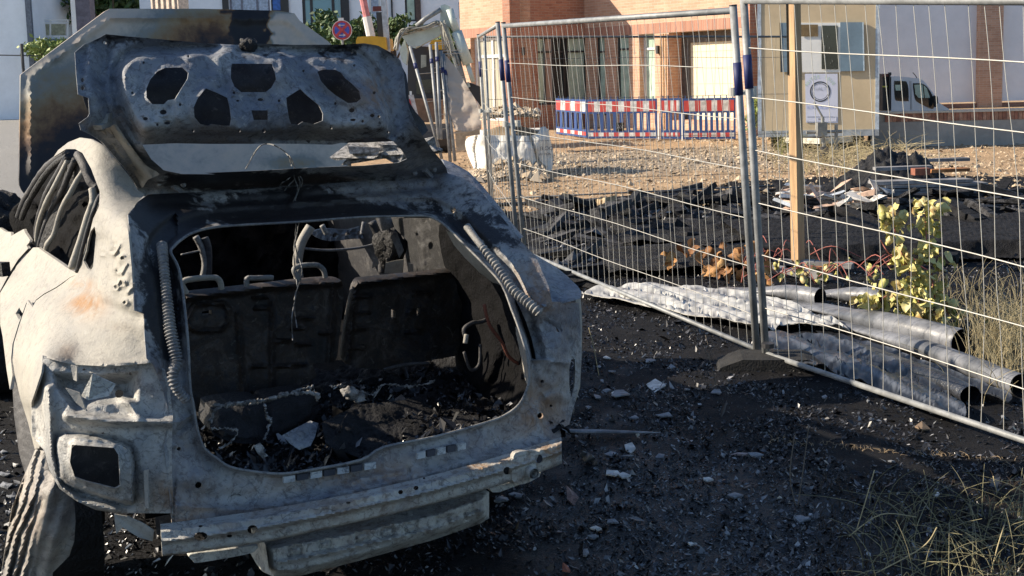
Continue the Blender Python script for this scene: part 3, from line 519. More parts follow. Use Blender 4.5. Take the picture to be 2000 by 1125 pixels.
# closed back of the beam
m = M(CAR)
for k in range(12):
    x0 = -.6+k*.104; m.add(np.array([[x0, .17, .405], [x0+.104, .17, .405], [x0+.104, .17, .455], [x0, .17, .455]]), [[0, 3, 2, 1]])
m.build('beam_back', MB['dark'], bmp)
te = onT(BM, *ZB([(1622, 372)])[0], .06); fwd = CAR.R @ np.array([0, 1, 0])
m = M(); m.tube([te-fwd*.045, te-fwd*.03, te+fwd*.05], [.017, .017, .017], 16, cap=False); m.tube([te-fwd*.043, te+fwd*.02], [.010, .010], 12, cap=False)
for k in range(1): m.tube([te-fwd*.01, te+fwd*.0], [.030, .034], 10)
m.build('tow_eye', MB['beam'], bmp, True)
sheet('tow_eye_mount', sm(ZB([(1570, 300), (1640, 290), (1672, 300), (1655, 350), (1670, 400), (1600, 436), (1555, 415), (1560, 350)]), True, 3), [circ(*ZB([(1622, 372)])[0], 7)], lambda Q: 1/(1/BM(Q)-.068), MB['beam'], bmp, sp=4, th=.02, relief=lambda P: noise(P, 22, 5)*.006, soot=(.15, []), rust=(.3, []))
sheet('tow_eye_bracket', ZB([(1460, 455), (1680, 385), (1675, 402), (1620, 425), (1500, 470), (1470, 470)]), [], lambda Q: 1/(1/BM(Q)-.02), MB['beam'], bmp, sp=5, th=.03)
sheet('left_beam_plate', sm(ZB([(160, 740), (300, 722), (440, 702), (445, 720), (400, 740), (200, 775), (172, 768)]), True, 3), [], lambda Q: 1/(1/BM(Q)+.0), MB['beam'], bmp, sp=5, th=.05)
# ---- rear silencer box
sx_f = ZB([(485, 700), (545, 680), (800, 635), (1210, 545), (1400, 480), (1456, 468), (1456, 582), (1420, 605), (1210, 678), (900, 765), (640, 832), (520, 838), (497, 800)])
SX = surf([(518, 1060, 'y', .10), (730, 1110, 'y', .07), (950, 960, 'y', .12), (950, 1015, 'y', .12), (700, 1000, 'y', .07), (560, 1120, 'y', .08)])
emb = [ZB([(590+a, 745-a*.20), (640+a, 735-a*.2), (640+a, 700-a*.2), (590+a, 712-a*.2)]) for a in (0, 130, 290, 400, 500, 640, 760)]
def sx_rel(P):
    r = np.zeros(len(P))
    for e in emb: r -= .010*np.exp(-(dpoly(P, e)/3.2)**2)
    r += .014*np.exp(-(dpoly(P, ZB([(545, 775), (800, 725), (1210, 630), (1440, 545)]), False)/4.5)**2)
    r -= .05*sst(dpoly(P, sx_f), 14, 0)
    return r+noise(P, 40, 81)*.003
sil = sheet('silencer_box', sx_f, [], SX, MB['beam'], car, sp=4.5, th=.15, relief=sx_rel, soot=(-.1, [(1000, 990, 60, 20, .5), (540, 1080, 30, 40, .3)]), rust=(.1, [(760, 1030, 200, 40, .2)]))
sheet('silencer_end', ZB([(430, 700), (485, 696), (500, 800), (522, 838), (470, 812), (440, 760)]), [], [(495, 1065, 'y', .22), (520, 1065, 'y', .10), (515, 1115, 'y', .12), (500, 1110, 'y', .2)], MB['beam'], car, sp=5, th=.05, soot=(.3, []))
# ---- hood standing upright
hd = sm([(50, 382), (38, 362), (38, 330)], False, 3).tolist()+[(40, 146)]+[(205, 22), (215, 17)]+[(395, 17), (545, 21), (575, 26), (585, 40)]+[(640, 80), (684, 120), (686, 330), (600, 372), (300, 380), (80, 392)]
HP = surf([(40, 146, 'y', 2.95), (38, 330, 'y', 2.75), (210, 20, 'y', 3.0), (400, 18, 'y', 3.05), (580, 24, 'y', 3.0), (686, 130, 'y', 2.9), (686, 330, 'y', 2.75), (350, 370, 'y', 2.6), (350, 200, 'y', 2.85)])
hm, nt, N, L, B = nodes('heat_stained_hood')
ht = attr(nt, 'stain'); n1 = nz(nt, 6, 9, .7, dist=.5); n2 = nz(nt, 30, 6, .7); hv = mth(nt, 'ADD', ht, mth(nt, 'MULTIPLY', mth(nt, 'SUBTRACT', n1, .5), .42)); hv = mth(nt, 'ADD', hv, mth(nt, 'MULTIPLY', mth(nt, 'SUBTRACT', n2, .5), .22))
cr = N.new('ShaderNodeValToRGB'); L.new(hv, cr.inputs[0]); el = cr.color_ramp.elements
el[0].position = 0; el[0].color = (.58, .46, .36, 1); el[1].position = 1; el[1].color = (.010, .010, .013, 1)
for p_, c_ in [(.16, (.44, .38, .32)), (.30, (.21, .215, .20)), (.42, (.24, .19, .12)), (.54, (.22, .125, .055)), (.63, (.10, .05, .025)), (.72, (.022, .017, .018))]:
    e = el.new(p_); e.color = c_+(1,)
L.new(cr.outputs[0], B.inputs['Base Color']); B.inputs['Roughness'].default_value = .55; B.inputs['Metallic'].default_value = .25; bump(nt, n2, .1, .004, B)
def heat(P):
    x, y = P[:, 0], P[:, 1]; bnd = 250-(x-40)*.55; bnd = np.maximum(bnd, 75); v = .50+(y-bnd)/330.0+.05*np.sin(x*.02)
    jn = noise(P, 22, 92)*14+noise(P, 7, 93)*5; v += .16*np.exp(-(((x-420)/90)**2+((y-66)/40)**2))-.16*np.exp(-(((x-446)/12)**2+((y-52)/11)**2))-.1*np.exp(-(((x-402)/8)**2+((y-48)/7)**2))+.55*sst(46-np.hypot((x-492)*1.0, (y-52)*1.05)+jn*.7, 0, 6)*sst(528-x+jn, 0, 4); v = np.where((x+jn > 530) & (y < 130), .10+.05*noise(P, 20, 94), v); v += .35*np.exp(-((y-22)/4)**2)*(x > 430)*(x < 575)
    v = np.where((y > 240) & (x > 270), .14+.28*np.exp(-(((x-580)/60)**2+((y-318)/16)**2))+.0*x, v); v += .6*sst(x, 675, 684)*(y > 200)
    return v
hood = sheet('hood', hd, [], HP, hm, car, sp=7, th=.03, relief=lambda P: .03*np.exp(-(dpoly(P, [(60, 340), (60, 150), (215, 34), (560, 38), (670, 130)], False)/6)**2)*.4+noise(P, 300, 91)*.012+noise(P, 60, 92)*.004)
V = np.array([v.co for v in hood.data.vertices]); Wd = CAR.w(V); dd = Wd-CAM; cz = dd @ FW; PX = np.c_[CX+F_PX*(dd @ RT)/cz, CY-F_PX*(dd @ UP)/cz]
_ha = hood.data.attributes.new('stain', 'FLOAT', 'POINT'); _ha.data.foreach_set('value', heat(PX).astype(np.float32)); hood.data.update()
# ---- window frames and pillars of the left side
def strip(name, pts, xs, r, mt, flat=.5):
    P = sm(pts, False, 6); X = np.interp(np.linspace(0, 1, len(P)), np.linspace(0, 1, len(xs)), xs); V = [CAM+ray(a, b_)*tdepth(a, b_, 1, y) for (a, b_), y in zip(P, X)]
    V = np.array(V); rr = r*(1+.18*noise(V, .12, int(pts[0][0]))); m = M(); m.tube(V, rr, 8); return m.build(name, mt, car, True)
strip('window_frame', Z1([(80, 950), (110, 880), (180, 765), (240, 705), (290, 672)]), [2.1, 1.9, 1.5, 1.25], .014, MB['dark'])
strip('window_frame', Z1([(95, 960), (125, 890), (195, 775), (250, 715), (300, 685)]), [1.95, 1.7, 1.4, 1.2], .012, MB['char'])
strip('window_frame', Z1([(160, 1060), (172, 960), (205, 860), (255, 765), (300, 690)]), [1.6, 1.5, 1.3, 1.1], .013, MB['dark'])
strip('window_frame', ZD([(365, 520), (375, 350), (420, 180), (500, 0)])+Z1([(255, 790), (300, 700)]), [1.55, 1.4, 1.2, 1.1], .009, MB['pale'])
strip('window_frame', ZD([(390, 525), (440, 340), (530, 120), (600, 0)])+Z1([(290, 800), (330, 700)]), [1.45, 1.35, 1.15, 1.0], .010, MB['dark'])
strip('window_frame', ZD([(460, 560), (470, 500), (540, 390), (590, 220), (640, 90), (700, -10)])+Z1([(340, 790), (372, 745)]), [1.25, 1.15, 1.0, .95], .009, MB['pale'])
strip('window_frame', Z1([(345, 680), (370, 720), (400, 790), (432, 830)]), [.9, .84, .8], .016, MB['dark'])
strip('window_frame', ZD([(715, 730), (800, 480), (880, 220), (930, 60)])+Z1([(405, 830)]), [.78, .74, .70, .72], .012, MB['pale'])
strip('window_frame', ZD([(765, 770), (810, 600), (880, 330), (960, 90)])+Z1([(438, 860)]), [.72, .66, .62, .66], .006, MB['dark'])
sheet('center_pillar', ZD([(395, 520), (450, 350), (560, 100), (600, 0)])+Z1([(300, 730), (360, 680), (385, 740), (330, 830)])+ZD([(700, 0), (640, 150), (590, 300), (520, 450), (460, 555)]), [], [(77, 482, 'y', 1.4), (115, 400, 'y', 1.25), (160, 305, 'y', .95), (125, 420, 'y', 1.2), (92, 485, 'y', 1.35)], MB['char'], car, sp=8, th=.03, relief=lambda P: noise(P, 24, 3)*.006)
# dark lining behind the side windows
sheet('seat_remains', sm([(20, 420), (60, 380), (110, 330), (150, 330), (185, 400), (175, 440), (150, 520), (90, 490), (40, 470)], True, 3), [], [(20, 420, 'y', 2.3), (110, 330, 'y', 1.9), (185, 400, 'y', 1.3), (90, 490, 'y', 1.9), (150, 520, 'y', 1.3)], MB['black'], car, sp=8, th=.05, relief=lambda P: noise(P, 40, 77)*.05)
blob('melted_mirror', CAM+ray(8, 418)*tdepth(8, 418, 1, 2.5), .12, MB['char'], car, 11, (1, .8, .8), 18, .5)
blob('melted_mirror', CAM+ray(-12, 435)*tdepth(-12, 435, 1, 2.5), .13, MB['char'], car, 12, (1, .8, .7), 18, .5)
# ---- interior
m = M(CAR); m.box((.05, 1.68, .46), (1.35, 3.0, .02)); m.build('floor_pan', MB['black'], car)
def hfield(name, x0, x1, y0, y1, zf, n, mt, parent, fr=CAR, smooth=True, **k):
    X, Y = np.meshgrid(np.linspace(x0, x1, n[0]), np.linspace(y0, y1, n[1])); P = np.c_[X.ravel(), Y.ravel()]; Z = zf(P); V = fr.w(np.c_[P, Z])
    Fc = [[j*n[0]+i, j*n[0]+i+1, (j+1)*n[0]+i+1, (j+1)*n[0]+i] for j in range(n[1]-1) for i in range(n[0]-1)]; return link_mesh(name, V, Fc, mt, parent, smooth, **k)
hfield('boot_debris', -.52, .74, .14, 1.25, lambda P: .475+.03*noise(P, .35, 101)+.018*np.abs(noise(P, .08, 102))+.03*sst(P[:, 1], .6, 1.2)+.012*np.sin(P[:, 0]*60+P[:, 1]*25+3*noise(P, .3, 8))*sst(P[:, 0], .0, .2), (200, 160), MB['charash'], car)
def ptbl(P, y): return [CAM+ray(a, b_)*tdepth(a, b_, 1, yy) for (a, b_), yy in zip(P, y)]
# blocks with ashen seams
for (pts, y0) in ((ZI([(255, 920), (270, 890), (400, 870), (485, 875), (500, 960), (490, 1040), (400, 1050), (300, 1030), (250, 990)]), .55), (ZI([(492, 880), (560, 850), (700, 835), (725, 870), (715, 930), (640, 990), (560, 1020), (500, 1030)]), .62)):
    sheet('burnt_battery_block', sm(pts, True, 3), [], [(pts[0][0], pts[0][1], 'y', y0+.02), (pts[2][0], pts[2][1], 'y', y0+.06), (pts[4][0], pts[4][1], 'y', y0+.02), (pts[6][0], pts[6][1], 'y', y0-.1)], MB['char'], car, sp=5, th=.15, relief=lambda P, q=pts: .02*sst(dpoly(P, q), 0, 14)+noise(P, 30, 5)*.006)
def ashline(P, y, r, nm='ash_seam'):
    P = sm(P, False, 8); P = dens(P, 1.5, False); P = P+np.c_[noise(P, 14, 9), noise(P, 8, 10)]*4; V = np.array([CAM+ray(a, b_)*tdepth(a, b_, 1, y) for a, b_ in P]); m = M(); m.tube(V, r*np.maximum(.15, .8+1.1*noise(V, .025, 4)), 5); m.build(nm, MB['ash'], car, True)
ashline(ZI([(250, 960), (262, 915), (300, 885), (400, 868), (500, 855), (560, 838), (640, 825), (720, 830)]), .5, .006); ashline(ZI([(270, 880), (350, 880), (480, 865), (620, 820), (700, 800)]), .52, .005)
ashline(ZI([(485, 870), (500, 930), (515, 950), (500, 1000), (490, 1030)]), .45, .005); ashline(ZI([(780, 800), (850, 800), (960, 835), (1010, 790), (1130, 800), (1238, 775)]), .7, .004); ashline(ZI([(250, 985), (330, 985), (372, 1000), (340, 1040), (290, 1070)]), .3, .003)
ashline(ZI([(690, 830), (720, 835), (722, 858)]), .5, .007)
for k, (x, y) in enumerate([(690, 770), (702, 778), (680, 765)]): blob('ash_clump', CAM+ray(x, y)*tdepth(x, y, 1, .62), .022, MB['ash'], car, k, (1, .8, .7), 10, .6)
sheet('torn_metal_sheet', ZI([(565, 1015), (620, 985), (690, 950), (725, 960), (710, 1020), (690, 1060), (640, 1078), (600, 1050)]), [], [(551, 850, 'y', .32), (610, 822, 'y', .42), (620, 830, 'y', .4), (585, 878, 'y', .25)], MB['body'], car, sp=4, th=.003, relief=lambda P: noise(P, 24, 8)*.012, soot=(.2, []))
sheet('ribbed_black_sheet', ZI([(740, 960), (900, 880), (1100, 860), (1290, 800), (1420, 880), (1440, 1000), (1238, 1060), (900, 1110), (760, 1060)]), [], [(630, 830, 'y', .35), (790, 780, 'y', .6), (880, 770, 'y', .7), (940, 840, 'y', .25), (700, 890, 'y', .2)], MB['charash'], car, sp=4.5, th=.004, relief=lambda P: .005*np.abs(np.sin((P[:, 1]+P[:, 0]*.35)*.33+3.5*noise(P, 60, 2)))+noise(P, 12, 21)*.004+noise(P, 60, 3)*.02)
bent('curled_scrap', ZI([(440, 1060), (465, 1048), (485, 1070), (480, 1085), (500, 1105), (480, 1115), (455, 1090)]), [.22]*7, MB['ash'])
0 and coil(ZR([(215, 850), (235, 890), (255, 940), (275, 990)]), surf([(855, 765, 'y', .4), (885, 835, 'y', .25), (870, 800, 'y', .33)]), .009, .03, 'charred_hose', 6, mt=MB['dark'])
# seat backs
def seat(name, out, ctrl, lines, slots=[], sq=None):
    T = surf(ctrl)
    return sheet(name, out, slots, T, MB['seat'], car, sp=5, th=.04, relief=lambda P: sum(h*np.exp(-(dpoly(P, pl, cl)/w)**2) for pl, w, h, cl in lines)+noise(P, 60, 7)*.003, soot=(.25, []), rust=(.1, []))
s_l = sm(ZI([(130, 400), (160, 385), (300, 370), (520, 345), (700, 325), (800, 322), (830, 345), (835, 420), (815, 600), (795, 690), (700, 700), (690, 780), (300, 880), (170, 900), (140, 700)]), True, 3)
SL = [(360, 575, 'y', 1.0), (670, 548, 'y', 1.04), (650, 700, 'y', 1.0), (375, 800, 'y', .95), (520, 650, 'y', 1.0)]
sl = seat('left_seat_back', s_l, SL, [(ZI([(135, 410), (330, 385), (520, 360), (820, 340)]), 6, .03, False), (ZI([(150, 500), (180, 440), (300, 430), (330, 460), (330, 520), (300, 550), (200, 555), (160, 540)]), 4, .014, True), (ZI([(370, 480), (400, 850)]), 5, .012, False), (ZI([(520, 420), (520, 800)]), 5, .012, False), (ZI([(790, 360), (770, 690)]), 6, .014, False)]+
     [(ZI([(a, b_), (a+60, b_-4)]), 3.2, .014, False) for a, b_ in [(440, 410), (610, 545), (730, 565), (630, 615), (430, 712), (540, 712), (610, 705), (450, 455), (640, 500), (540, 600)]], [ZI([(212, 470), (255, 462), (255, 485), (215, 488)])])
s_r = sm(ZI([(895, 335), (960, 320), (1238, 292), (1350, 280), (1400, 330), (1420, 500), (1380, 640), (1238, 680), (1000, 720), (850, 700), (840, 600), (870, 420)]), True, 3)
SR = [(700, 545, 'y', 1.04), (900, 525, 'y', 1.08), (905, 680, 'y', 1.04), (680, 700, 'y', 1.0), (800, 600, 'y', 1.03)]
seat('right_seat_back', s_r, SR, [(ZI([(900, 345), (1238, 305), (1350, 290)]), 6, .03, False), (ZI([(890, 360), (850, 690)]), 5, .02, False)]+[(ZI([(a, b_), (a+62, b_-4)]), 3, .014, False) for a, b_ in [(890, 405), (885, 478), (870, 548), (860, 630), (1120, 470), (1150, 390), (1110, 560)]], [ZI([(1045, 460), (1066, 465), (1064, 500), (1044, 503)]), ZI([(1158, 455), (1175, 450), (1172, 485), (1157, 488)]), ZI([(1135, 395), (1142, 395), (1140, 410), (1134, 410)])])
sun_lit = MB['pale']
def loop(name, pts, y, r, mt=None): P = sm(pts, False, 6); V = ptbl(P, [y]*len(P)); m = M(); m.tube(V, r, 7); return m.build(name, mt or MB['coil'], car, True)
loop('headrest_frame', ZI([(145, 390), (125, 350), (150, 330), (260, 320), (290, 335), (298, 372)]), .98, .011, MB['pale'])
loop('headrest_frame', ZI([(640, 335), (618, 285), (650, 268), (715, 265), (745, 285), (755, 320)]), 1.0, .010, MB['coil'])
loop('seat_latch_frame', ZI([(410, 360), (412, 325), (440, 322), (500, 320), (525, 322)]), .98, .010, MB['coil'])
loop('front_seat_frame', ZI([(185, 140), (210, 190), (225, 260), (215, 320)]), 1.9, .014); loop('front_seat_frame', ZI([(225, 145), (240, 200), (240, 310)]), 1.9, .016, MB['dark'])
loop('front_seat_frame', ZI([(690, 95), (650, 165), (632, 250), (640, 330)]), 1.9, .022, MB['pale']); loop('front_seat_frame', ZI([(960, 75), (1000, 180), (1005, 300)]), 1.9, .02, MB['dark'])
loop('front_seat_frame', ZI([(640, 190), (760, 200), (900, 190), (1000, 165)]), 1.9, .006); loop('front_seat_frame', ZI([(120, 220), (210, 200)]), 1.9, .004)
loop('front_seat_frame', ZI([(740, 90), (760, 130)]), 1.9, .012); loop('front_seat_frame', ZI([(925, 75), (915, 130)]), 1.9, .010)
sheet('dashboard_beam', sm(ZI([(700, 120), (760, 105), (860, 110), (930, 90), (962, 110), (955, 145), (870, 150), (780, 160), (720, 145)]), True, 3), [circ(*ZI([(800, 135)])[0], 6, 5), circ(*ZI([(905, 125)])[0], 5, 5), circ(*ZI([(850, 130)])[0], 4)], [(610, 455, 'y', 2.4), (720, 445, 'y', 2.4), (680, 470, 'y', 2.38)], MB['coil'], car, sp=5, th=.03, relief=lambda P: noise(P, 16, 4)*.01, soot=(-.1, []))
sheet('firewall', sm([(340, 420), (600, 410), (880, 410), (900, 520), (900, 620), (340, 640)], True, 2), [], [(340, 420, 'y', 2.9), (900, 420, 'y', 2.9), (900, 620, 'y', 2.8), (340, 640, 'y', 2.8)], MB['black'], car, sp=9, th=.02, relief=lambda P: noise(P, 70, 31)*.06+noise(P, 20, 32)*.015)
# right side pillar, its sun patches painted as pale pieces
sheet('right_pillar', ZI([(1010, 62), (1050, 60), (1120, 58), (1238, 60), (1320, 80), (1420, 170), (1440, 300), (1238, 292), (1140, 300), (1120, 160), (1060, 100)]), [circ(*ZI([(1160, 130)])[0], 3.5), circ(*ZI([(1220, 180)])[0], 6, 8)], [(755, 428, 'y', 1.9), (850, 430, 'y', 1.2), (930, 490, 'y', .75), (850, 530, 'y', 1.3), (800, 530, 'y', 1.6)], MB['seat'], car, sp=6, th=.01, relief=lambda P: .05*np.exp(-(dpoly(P, ZI([(1150, 60), (1190, 300)]), False)/12)**2)+noise(P, 26, 36)*.008, soot=(.25, []))
loop('door_frame_edge', ZI([(1015, 68), (1040, 95), (1075, 120), (1110, 165), (1125, 230), (1135, 298)]), 1.9, .014, MB['pale'])
for k, (pts, y) in enumerate([(ZI([(1015, 300), (1020, 255), (1060, 245), (1100, 240), (1095, 300)]), 1.5), (ZI([(1118, 300), (1120, 255), (1140, 262), (1142, 300)]), 1.4), (ZI([(960, 280), (965, 240), (985, 230), (990, 262)]), 1.6), (ZI([(1040, 140), (1068, 120), (1100, 200), (1080, 235), (1060, 180)]), 1.7)]): bent('door_remnant', pts, [y]*len(pts), MB['pale'] if k < 2 else MB['coil'])
blob('burnt_head_unit', ptbl([ZI([(1040, 190)])[0]], [1.8])[0], .09, MB['char'], car, 17, (.7, .7, 1), 14, .5)
# right inner wheel house
RW = surf([(870, 480, 'y', .95), (960, 540, 'y', .55), (1020, 640, 'y', .3), (1040, 760, 'y', .25), (900, 560, 'y', 1.0), (900, 760, 'y', .95), (960, 820, 'y', .5), (960, 660, 'y', .75)])
sheet('inner_side_wall', sm([(860, 440), (900, 450), (960, 520), (1015, 600), (1045, 690), (1045, 770), (1000, 830), (900, 850), (890, 700), (895, 560), (870, 520)], True, 3), [], RW, MB['black'], car, sp=6, th=.01, relief=lambda P: .08*sst(np.hypot((P[:, 0]-930)/60, (P[:, 1]-680)/95), 1.0, .6)+noise(P, 40, 37)*.012, soot=(.35, []))
loop('inner_bracket', ZR([(330, 640), (320, 600), (350, 575), (385, 570), (410, 560)]), .62, .008, MB['dark']); loop('inner_bracket', ZR([(325, 655), (330, 620)]), .58, .009, MB['pale']); loop('inner_bracket', ZR([(320, 690), (345, 760), (380, 740), (385, 660)]), .6, .006, MB['dark'])
loop('rusty_cable', ZR([(400, 500), (420, 580), (470, 650), (500, 710), (560, 750)]), .4, .006, mat('rusty_wire', (.12, .035, .02), .8)); loop('inner_bracket', ZR([(0, 760), (90, 740), (180, 735)]), .8, .006, MB['dark'])
sheet('sunlit_jamb_edge', ZR([(250, 206), (268, 212), (335, 278), (405, 343), (474, 408), (478, 430), (455, 428), (385, 375), (325, 315), (280, 262)]), [], [(872, 452, 'y', .70), (915, 485, 'y', .52), (983, 553, 'y', .38), (900, 505, 'y', .72), (930, 535, 'y', .64), (972, 560, 'y', .55)], MB['pale'], car, sp=4, th=.004, relief=lambda P: noise(P, 14, 3)*.004, soot=(0, []))  # pale rim pieces, angled to the sun, paint the sunlit jamb
sheet('sunlit_jamb_edge', ZR([(518, 585), (548, 600), (574, 690), (582, 780), (577, 834), (562, 790), (552, 720), (534, 650)]), [], [(1004, 637, 'y', .42), (1018, 643, 'y', .25), (1031, 690, 'y', .18), (1020, 702, 'y', .34), (1033, 755, 'y', .18), (1025, 740, 'y', .32)], MB['pale'], car, sp=4, th=.004, relief=lambda P: noise(P, 14, 4)*.004, soot=(0, []))
bent('sunlit_jamb_edge', ZR([(448, 960), (470, 948), (490, 945), (488, 955), (455, 965)]), [.26]*5, MB['pale'], .01)
m = M(CAR); m.box((.62, .45, .52), (.03, .02, .02)); m.build('cigarette_packet', mat('faded_red', (.35, .05, .05), .6), car) if 0 else None
# ---- hull seen only from the side: right flank, front, sills, wheels
hull = M(CAR); HL = [(.86, .45, .28), (.90, .9, .26), (.91, 2.0, .24), (.91, 3.6, .26), (.86, 4.4, .30), (.62, 4.65, .34)]
top = [.93, .97, 1.02, 1.0, .82, .68]
for (a, ta), (b_, tb) in zip(list(zip(HL, top))[:-1], list(zip(HL, top))[1:]):
    hull.add([[a[0], a[1], a[2]], [b_[0], b_[1], b_[2]], [b_[0]+.0, b_[1], (b_[2]+tb)/2], [a[0]+.0, a[1], (a[2]+ta)/2], [b_[0]-.05, b_[1], tb], [a[0]-.05, a[1], ta]], [[0, 1, 2, 3], [3, 2, 4, 5]])
for k in (3, 4):
    a, b_ = HL[k], HL[k+1]; hull.add([[-a[0], a[1], a[2]], [-b_[0], b_[1], b_[2]], [-b_[0]+.05, b_[1], top[k+1]], [-a[0]+.05, a[1], top[k]]], [[0, 3, 2, 1]])
hull.add([[-.62, 4.65, .34], [.62, 4.65, .34], [.57, 4.65, .68], [-.57, 4.65, .68]], [[0, 1, 2, 3]]); hull.box((0, 4.0, .5), (1.3, .9, .3))
hull.build('flank_and_nose', MB['dark'], car)
m = M(CAR); m.tube([(.66, .9, 1.16), (.66, 1.6, 1.24), (.64, 2.2, 1.18), (.70, 2.9, .98)], .03, 8); m.build('right_roof_side', MB['body'], car, True)
m = M(CAR); m.tube([(.68, 1.75, 1.22), (.74, 1.7, .98)], .03, 8); m.build('right_center_pillar', MB['body'], car, True)
for x in (-.74, .74):
    for y in (.95, 3.75):
        m = M(CAR); m.tube([(x-.08, y, .22), (x+.08, y, .22)], .22, 20); m.tube([(x-.11, y, .24), (x+.11, y, .24)], .06, 10); m.build('bare_wheel', MB['char'], car)
m = M(CAR); m.box((.0, 2.3, .30), (1.3, 2.6, .10)); m.tube([(-.6, .95, .3), (.6, .95, .3)], .05, 8); m.build('underbody', MB['char'], car)
# ================================================================== GROUND
def burn_f(P):
    x, y = P[:, 0], P[:, 1]; n = noise(P, 3.0, 201)*.9+noise(P, .7, 202)*.35
    b = 1-sst(y+n, 13.4, 14.6); b *= sst(x+n*.6, -4.2, -2.6); b = np.maximum(b, sst(1-np.hypot((x-5.0)/3.4, (y-15)/2.2)+n*.2, 0, .3)); return b
def gravel_f(P):
    x, y = P[:, 0], P[:, 1]; n = noise(P, 4.0, 203)*1.2; return sst(y+n, 17.5, 19)*(1-sst(y+n, 23, 25))*(1-sst(x, 6, 8))*sst(x, -1, 1)
def road_f(P): x, y = P[:, 0], P[:, 1]; return 1-sst(x+(y-10)*.16+noise(P, 2.5, 204)*.25, -2.5, -2.1)
def ground_z(P):
    P = np.asarray(P, float); x, y = P[:, 0], P[:, 1]; near = 1-sst(y, 14, 40)
    z = .012*noise(P, .9, 211)+.006*noise(P, .17, 212)*near+sst(y, 13, 17)*(1-sst(y, 30, 40))*(.03*noise(P, 2.0, 213)+.02*noise(P, .5, 214))
    z *= 1-.8*road_f(P); ramp = sst(y, 24.0, 25.0)*(1-sst(y, 36.5, 37))*sst(x, 7.6, 8.2); return z-1.6*ramp
def axis(segs):
    out = []; 
    for a, b, s in segs: out += list(np.arange(a, b, s))
    return np.array(out)
gx = axis([(-200, -40, 12), (-40, -12, 2), (-12, -3.5, .3), (-3.5, 6.5, .045), (6.5, 14, .25), (14, 40, 2), (40, 201, 12)])
gy = axis([(-40, 0, 4), (0, 2.2, .25), (2.2, 12, .045), (12, 20, .08), (20, 30, .25), (30, 60, 1), (60, 401, 15)])
X, Y = np.meshgrid(gx, gy); GP = np.c_[X.ravel(), Y.ravel()]; nx = len(gx)
GV = np.c_[GP, ground_z(GP)]; jj, ii = np.meshgrid(np.arange(len(gy)-1), np.arange(nx-1), indexing='ij'); q = (jj*nx+ii).ravel(); GF = np.c_[q, q+1, q+nx+1, q+nx]
gm, nt, N, L, B = nodes('ground_soil')
n1 = nz(nt, 1.3, 9, .65); n2 = nz(nt, 9, 9, .7); n3 = nz(nt, 60, 6, .7); n4 = nz(nt, 220, 4, .7)
soil = mix(nt, rng_(nt, n1, .35, .65), (.50, .345, .21), (.38, .26, .155)); soil = mix(nt, rng_(nt, n2, .5, .7, 0, .6), soil, (.22, .165, .115)); soil = mix(nt, rng_(nt, n3, .56, .72, 0, .7), soil, (.58, .44, .29))
grv = mix(nt, rng_(nt, n3, .4, .6), (.40, .33, .25), (.25, .20, .155)); soil = mix(nt, attr(nt, 'gravel'), soil, grv)
asp = mix(nt, rng_(nt, n4, .4, .65), (.33, .32, .30), (.25, .245, .235)); asp = mix(nt, rng_(nt, n1, .5, .7, 0, .5), asp, (.28, .265, .24)); soil = mix(nt, attr(nt, 'road'), soil, asp)
ch = mix(nt, rng_(nt, n2, .45, .7), (.0055, .0055, .007), (.012, .0115, .013)); ch = mix(nt, rng_(nt, n4, .6, .68, 0, .8), ch, (.06, .06, .07)); ch = mix(nt, rng_(nt, n3, .64, .72, 0, .7), ch, (.05, .045, .042))
ch = mix(nt, rng_(nt, n1, .54, .66, 0, .5), ch, (.014, .014, .017)); bm = mth(nt, 'ADD', attr(nt, 'burn'), mth(nt, 'MULTIPLY', mth(nt, 'SUBTRACT', n2, .5), .8)); bm = rng_(nt, bm, .4, .62)
L.new(mix(nt, bm, soil, ch), B.inputs['Base Color']); wt = rng_(nt, attr(nt, 'wet'), .1, .7); L.new(mth(nt, 'SUBTRACT', rng_(nt, bm, 0, 1, .95, .78), mth(nt, 'MULTIPLY', wt, .18)), B.inputs['Roughness']); L.new(mth(nt, 'ADD', .2, mth(nt, 'MULTIPLY', wt, .3)), B.inputs['Specular IOR Level']); L.new(mth(nt, 'MULTIPLY', wt, .04), B.inputs['Coat Weight']); B.inputs['Coat Roughness'].default_value = .28
hh = mth(nt, 'ADD', mth(nt, 'MULTIPLY', n3, .5), mth(nt, 'MULTIPLY', n2, .6)); p = bump(nt, hh, .9, .04, B); bump(nt, n4, .6, .012, B, p)
wetf = np.clip(np.exp(-((GP[:, 0]-.62)/.75)**2-((GP[:, 1]-4.0)/.95)**2)+.75*np.exp(-((GP[:, 0]-.9)/.35)**2-((GP[:, 1]-3.4)/.8)**2)+.35*np.exp(-((GP[:, 0]-.45)/.4)**2-((GP[:, 1]-5.6)/1.2)**2)+.35*noise(GP, .35, 88)-.12, 0, 1)
g = link_mesh('ground', GV, GF, gm, None, True, attrs=dict(wet=wetf, burn=burn_f(GP), gravel=gravel_f(GP), road=road_f(GP)), own=False); tag(g, kind='structure')
def gz(P): P = np.atleast_2d(np.asarray(P, float))[:, :2]; return ground_z(P)
def GG(x, y, dz=0.0): p = G(x, y); return np.array([p[0], p[1], gz(p)[0]+dz])
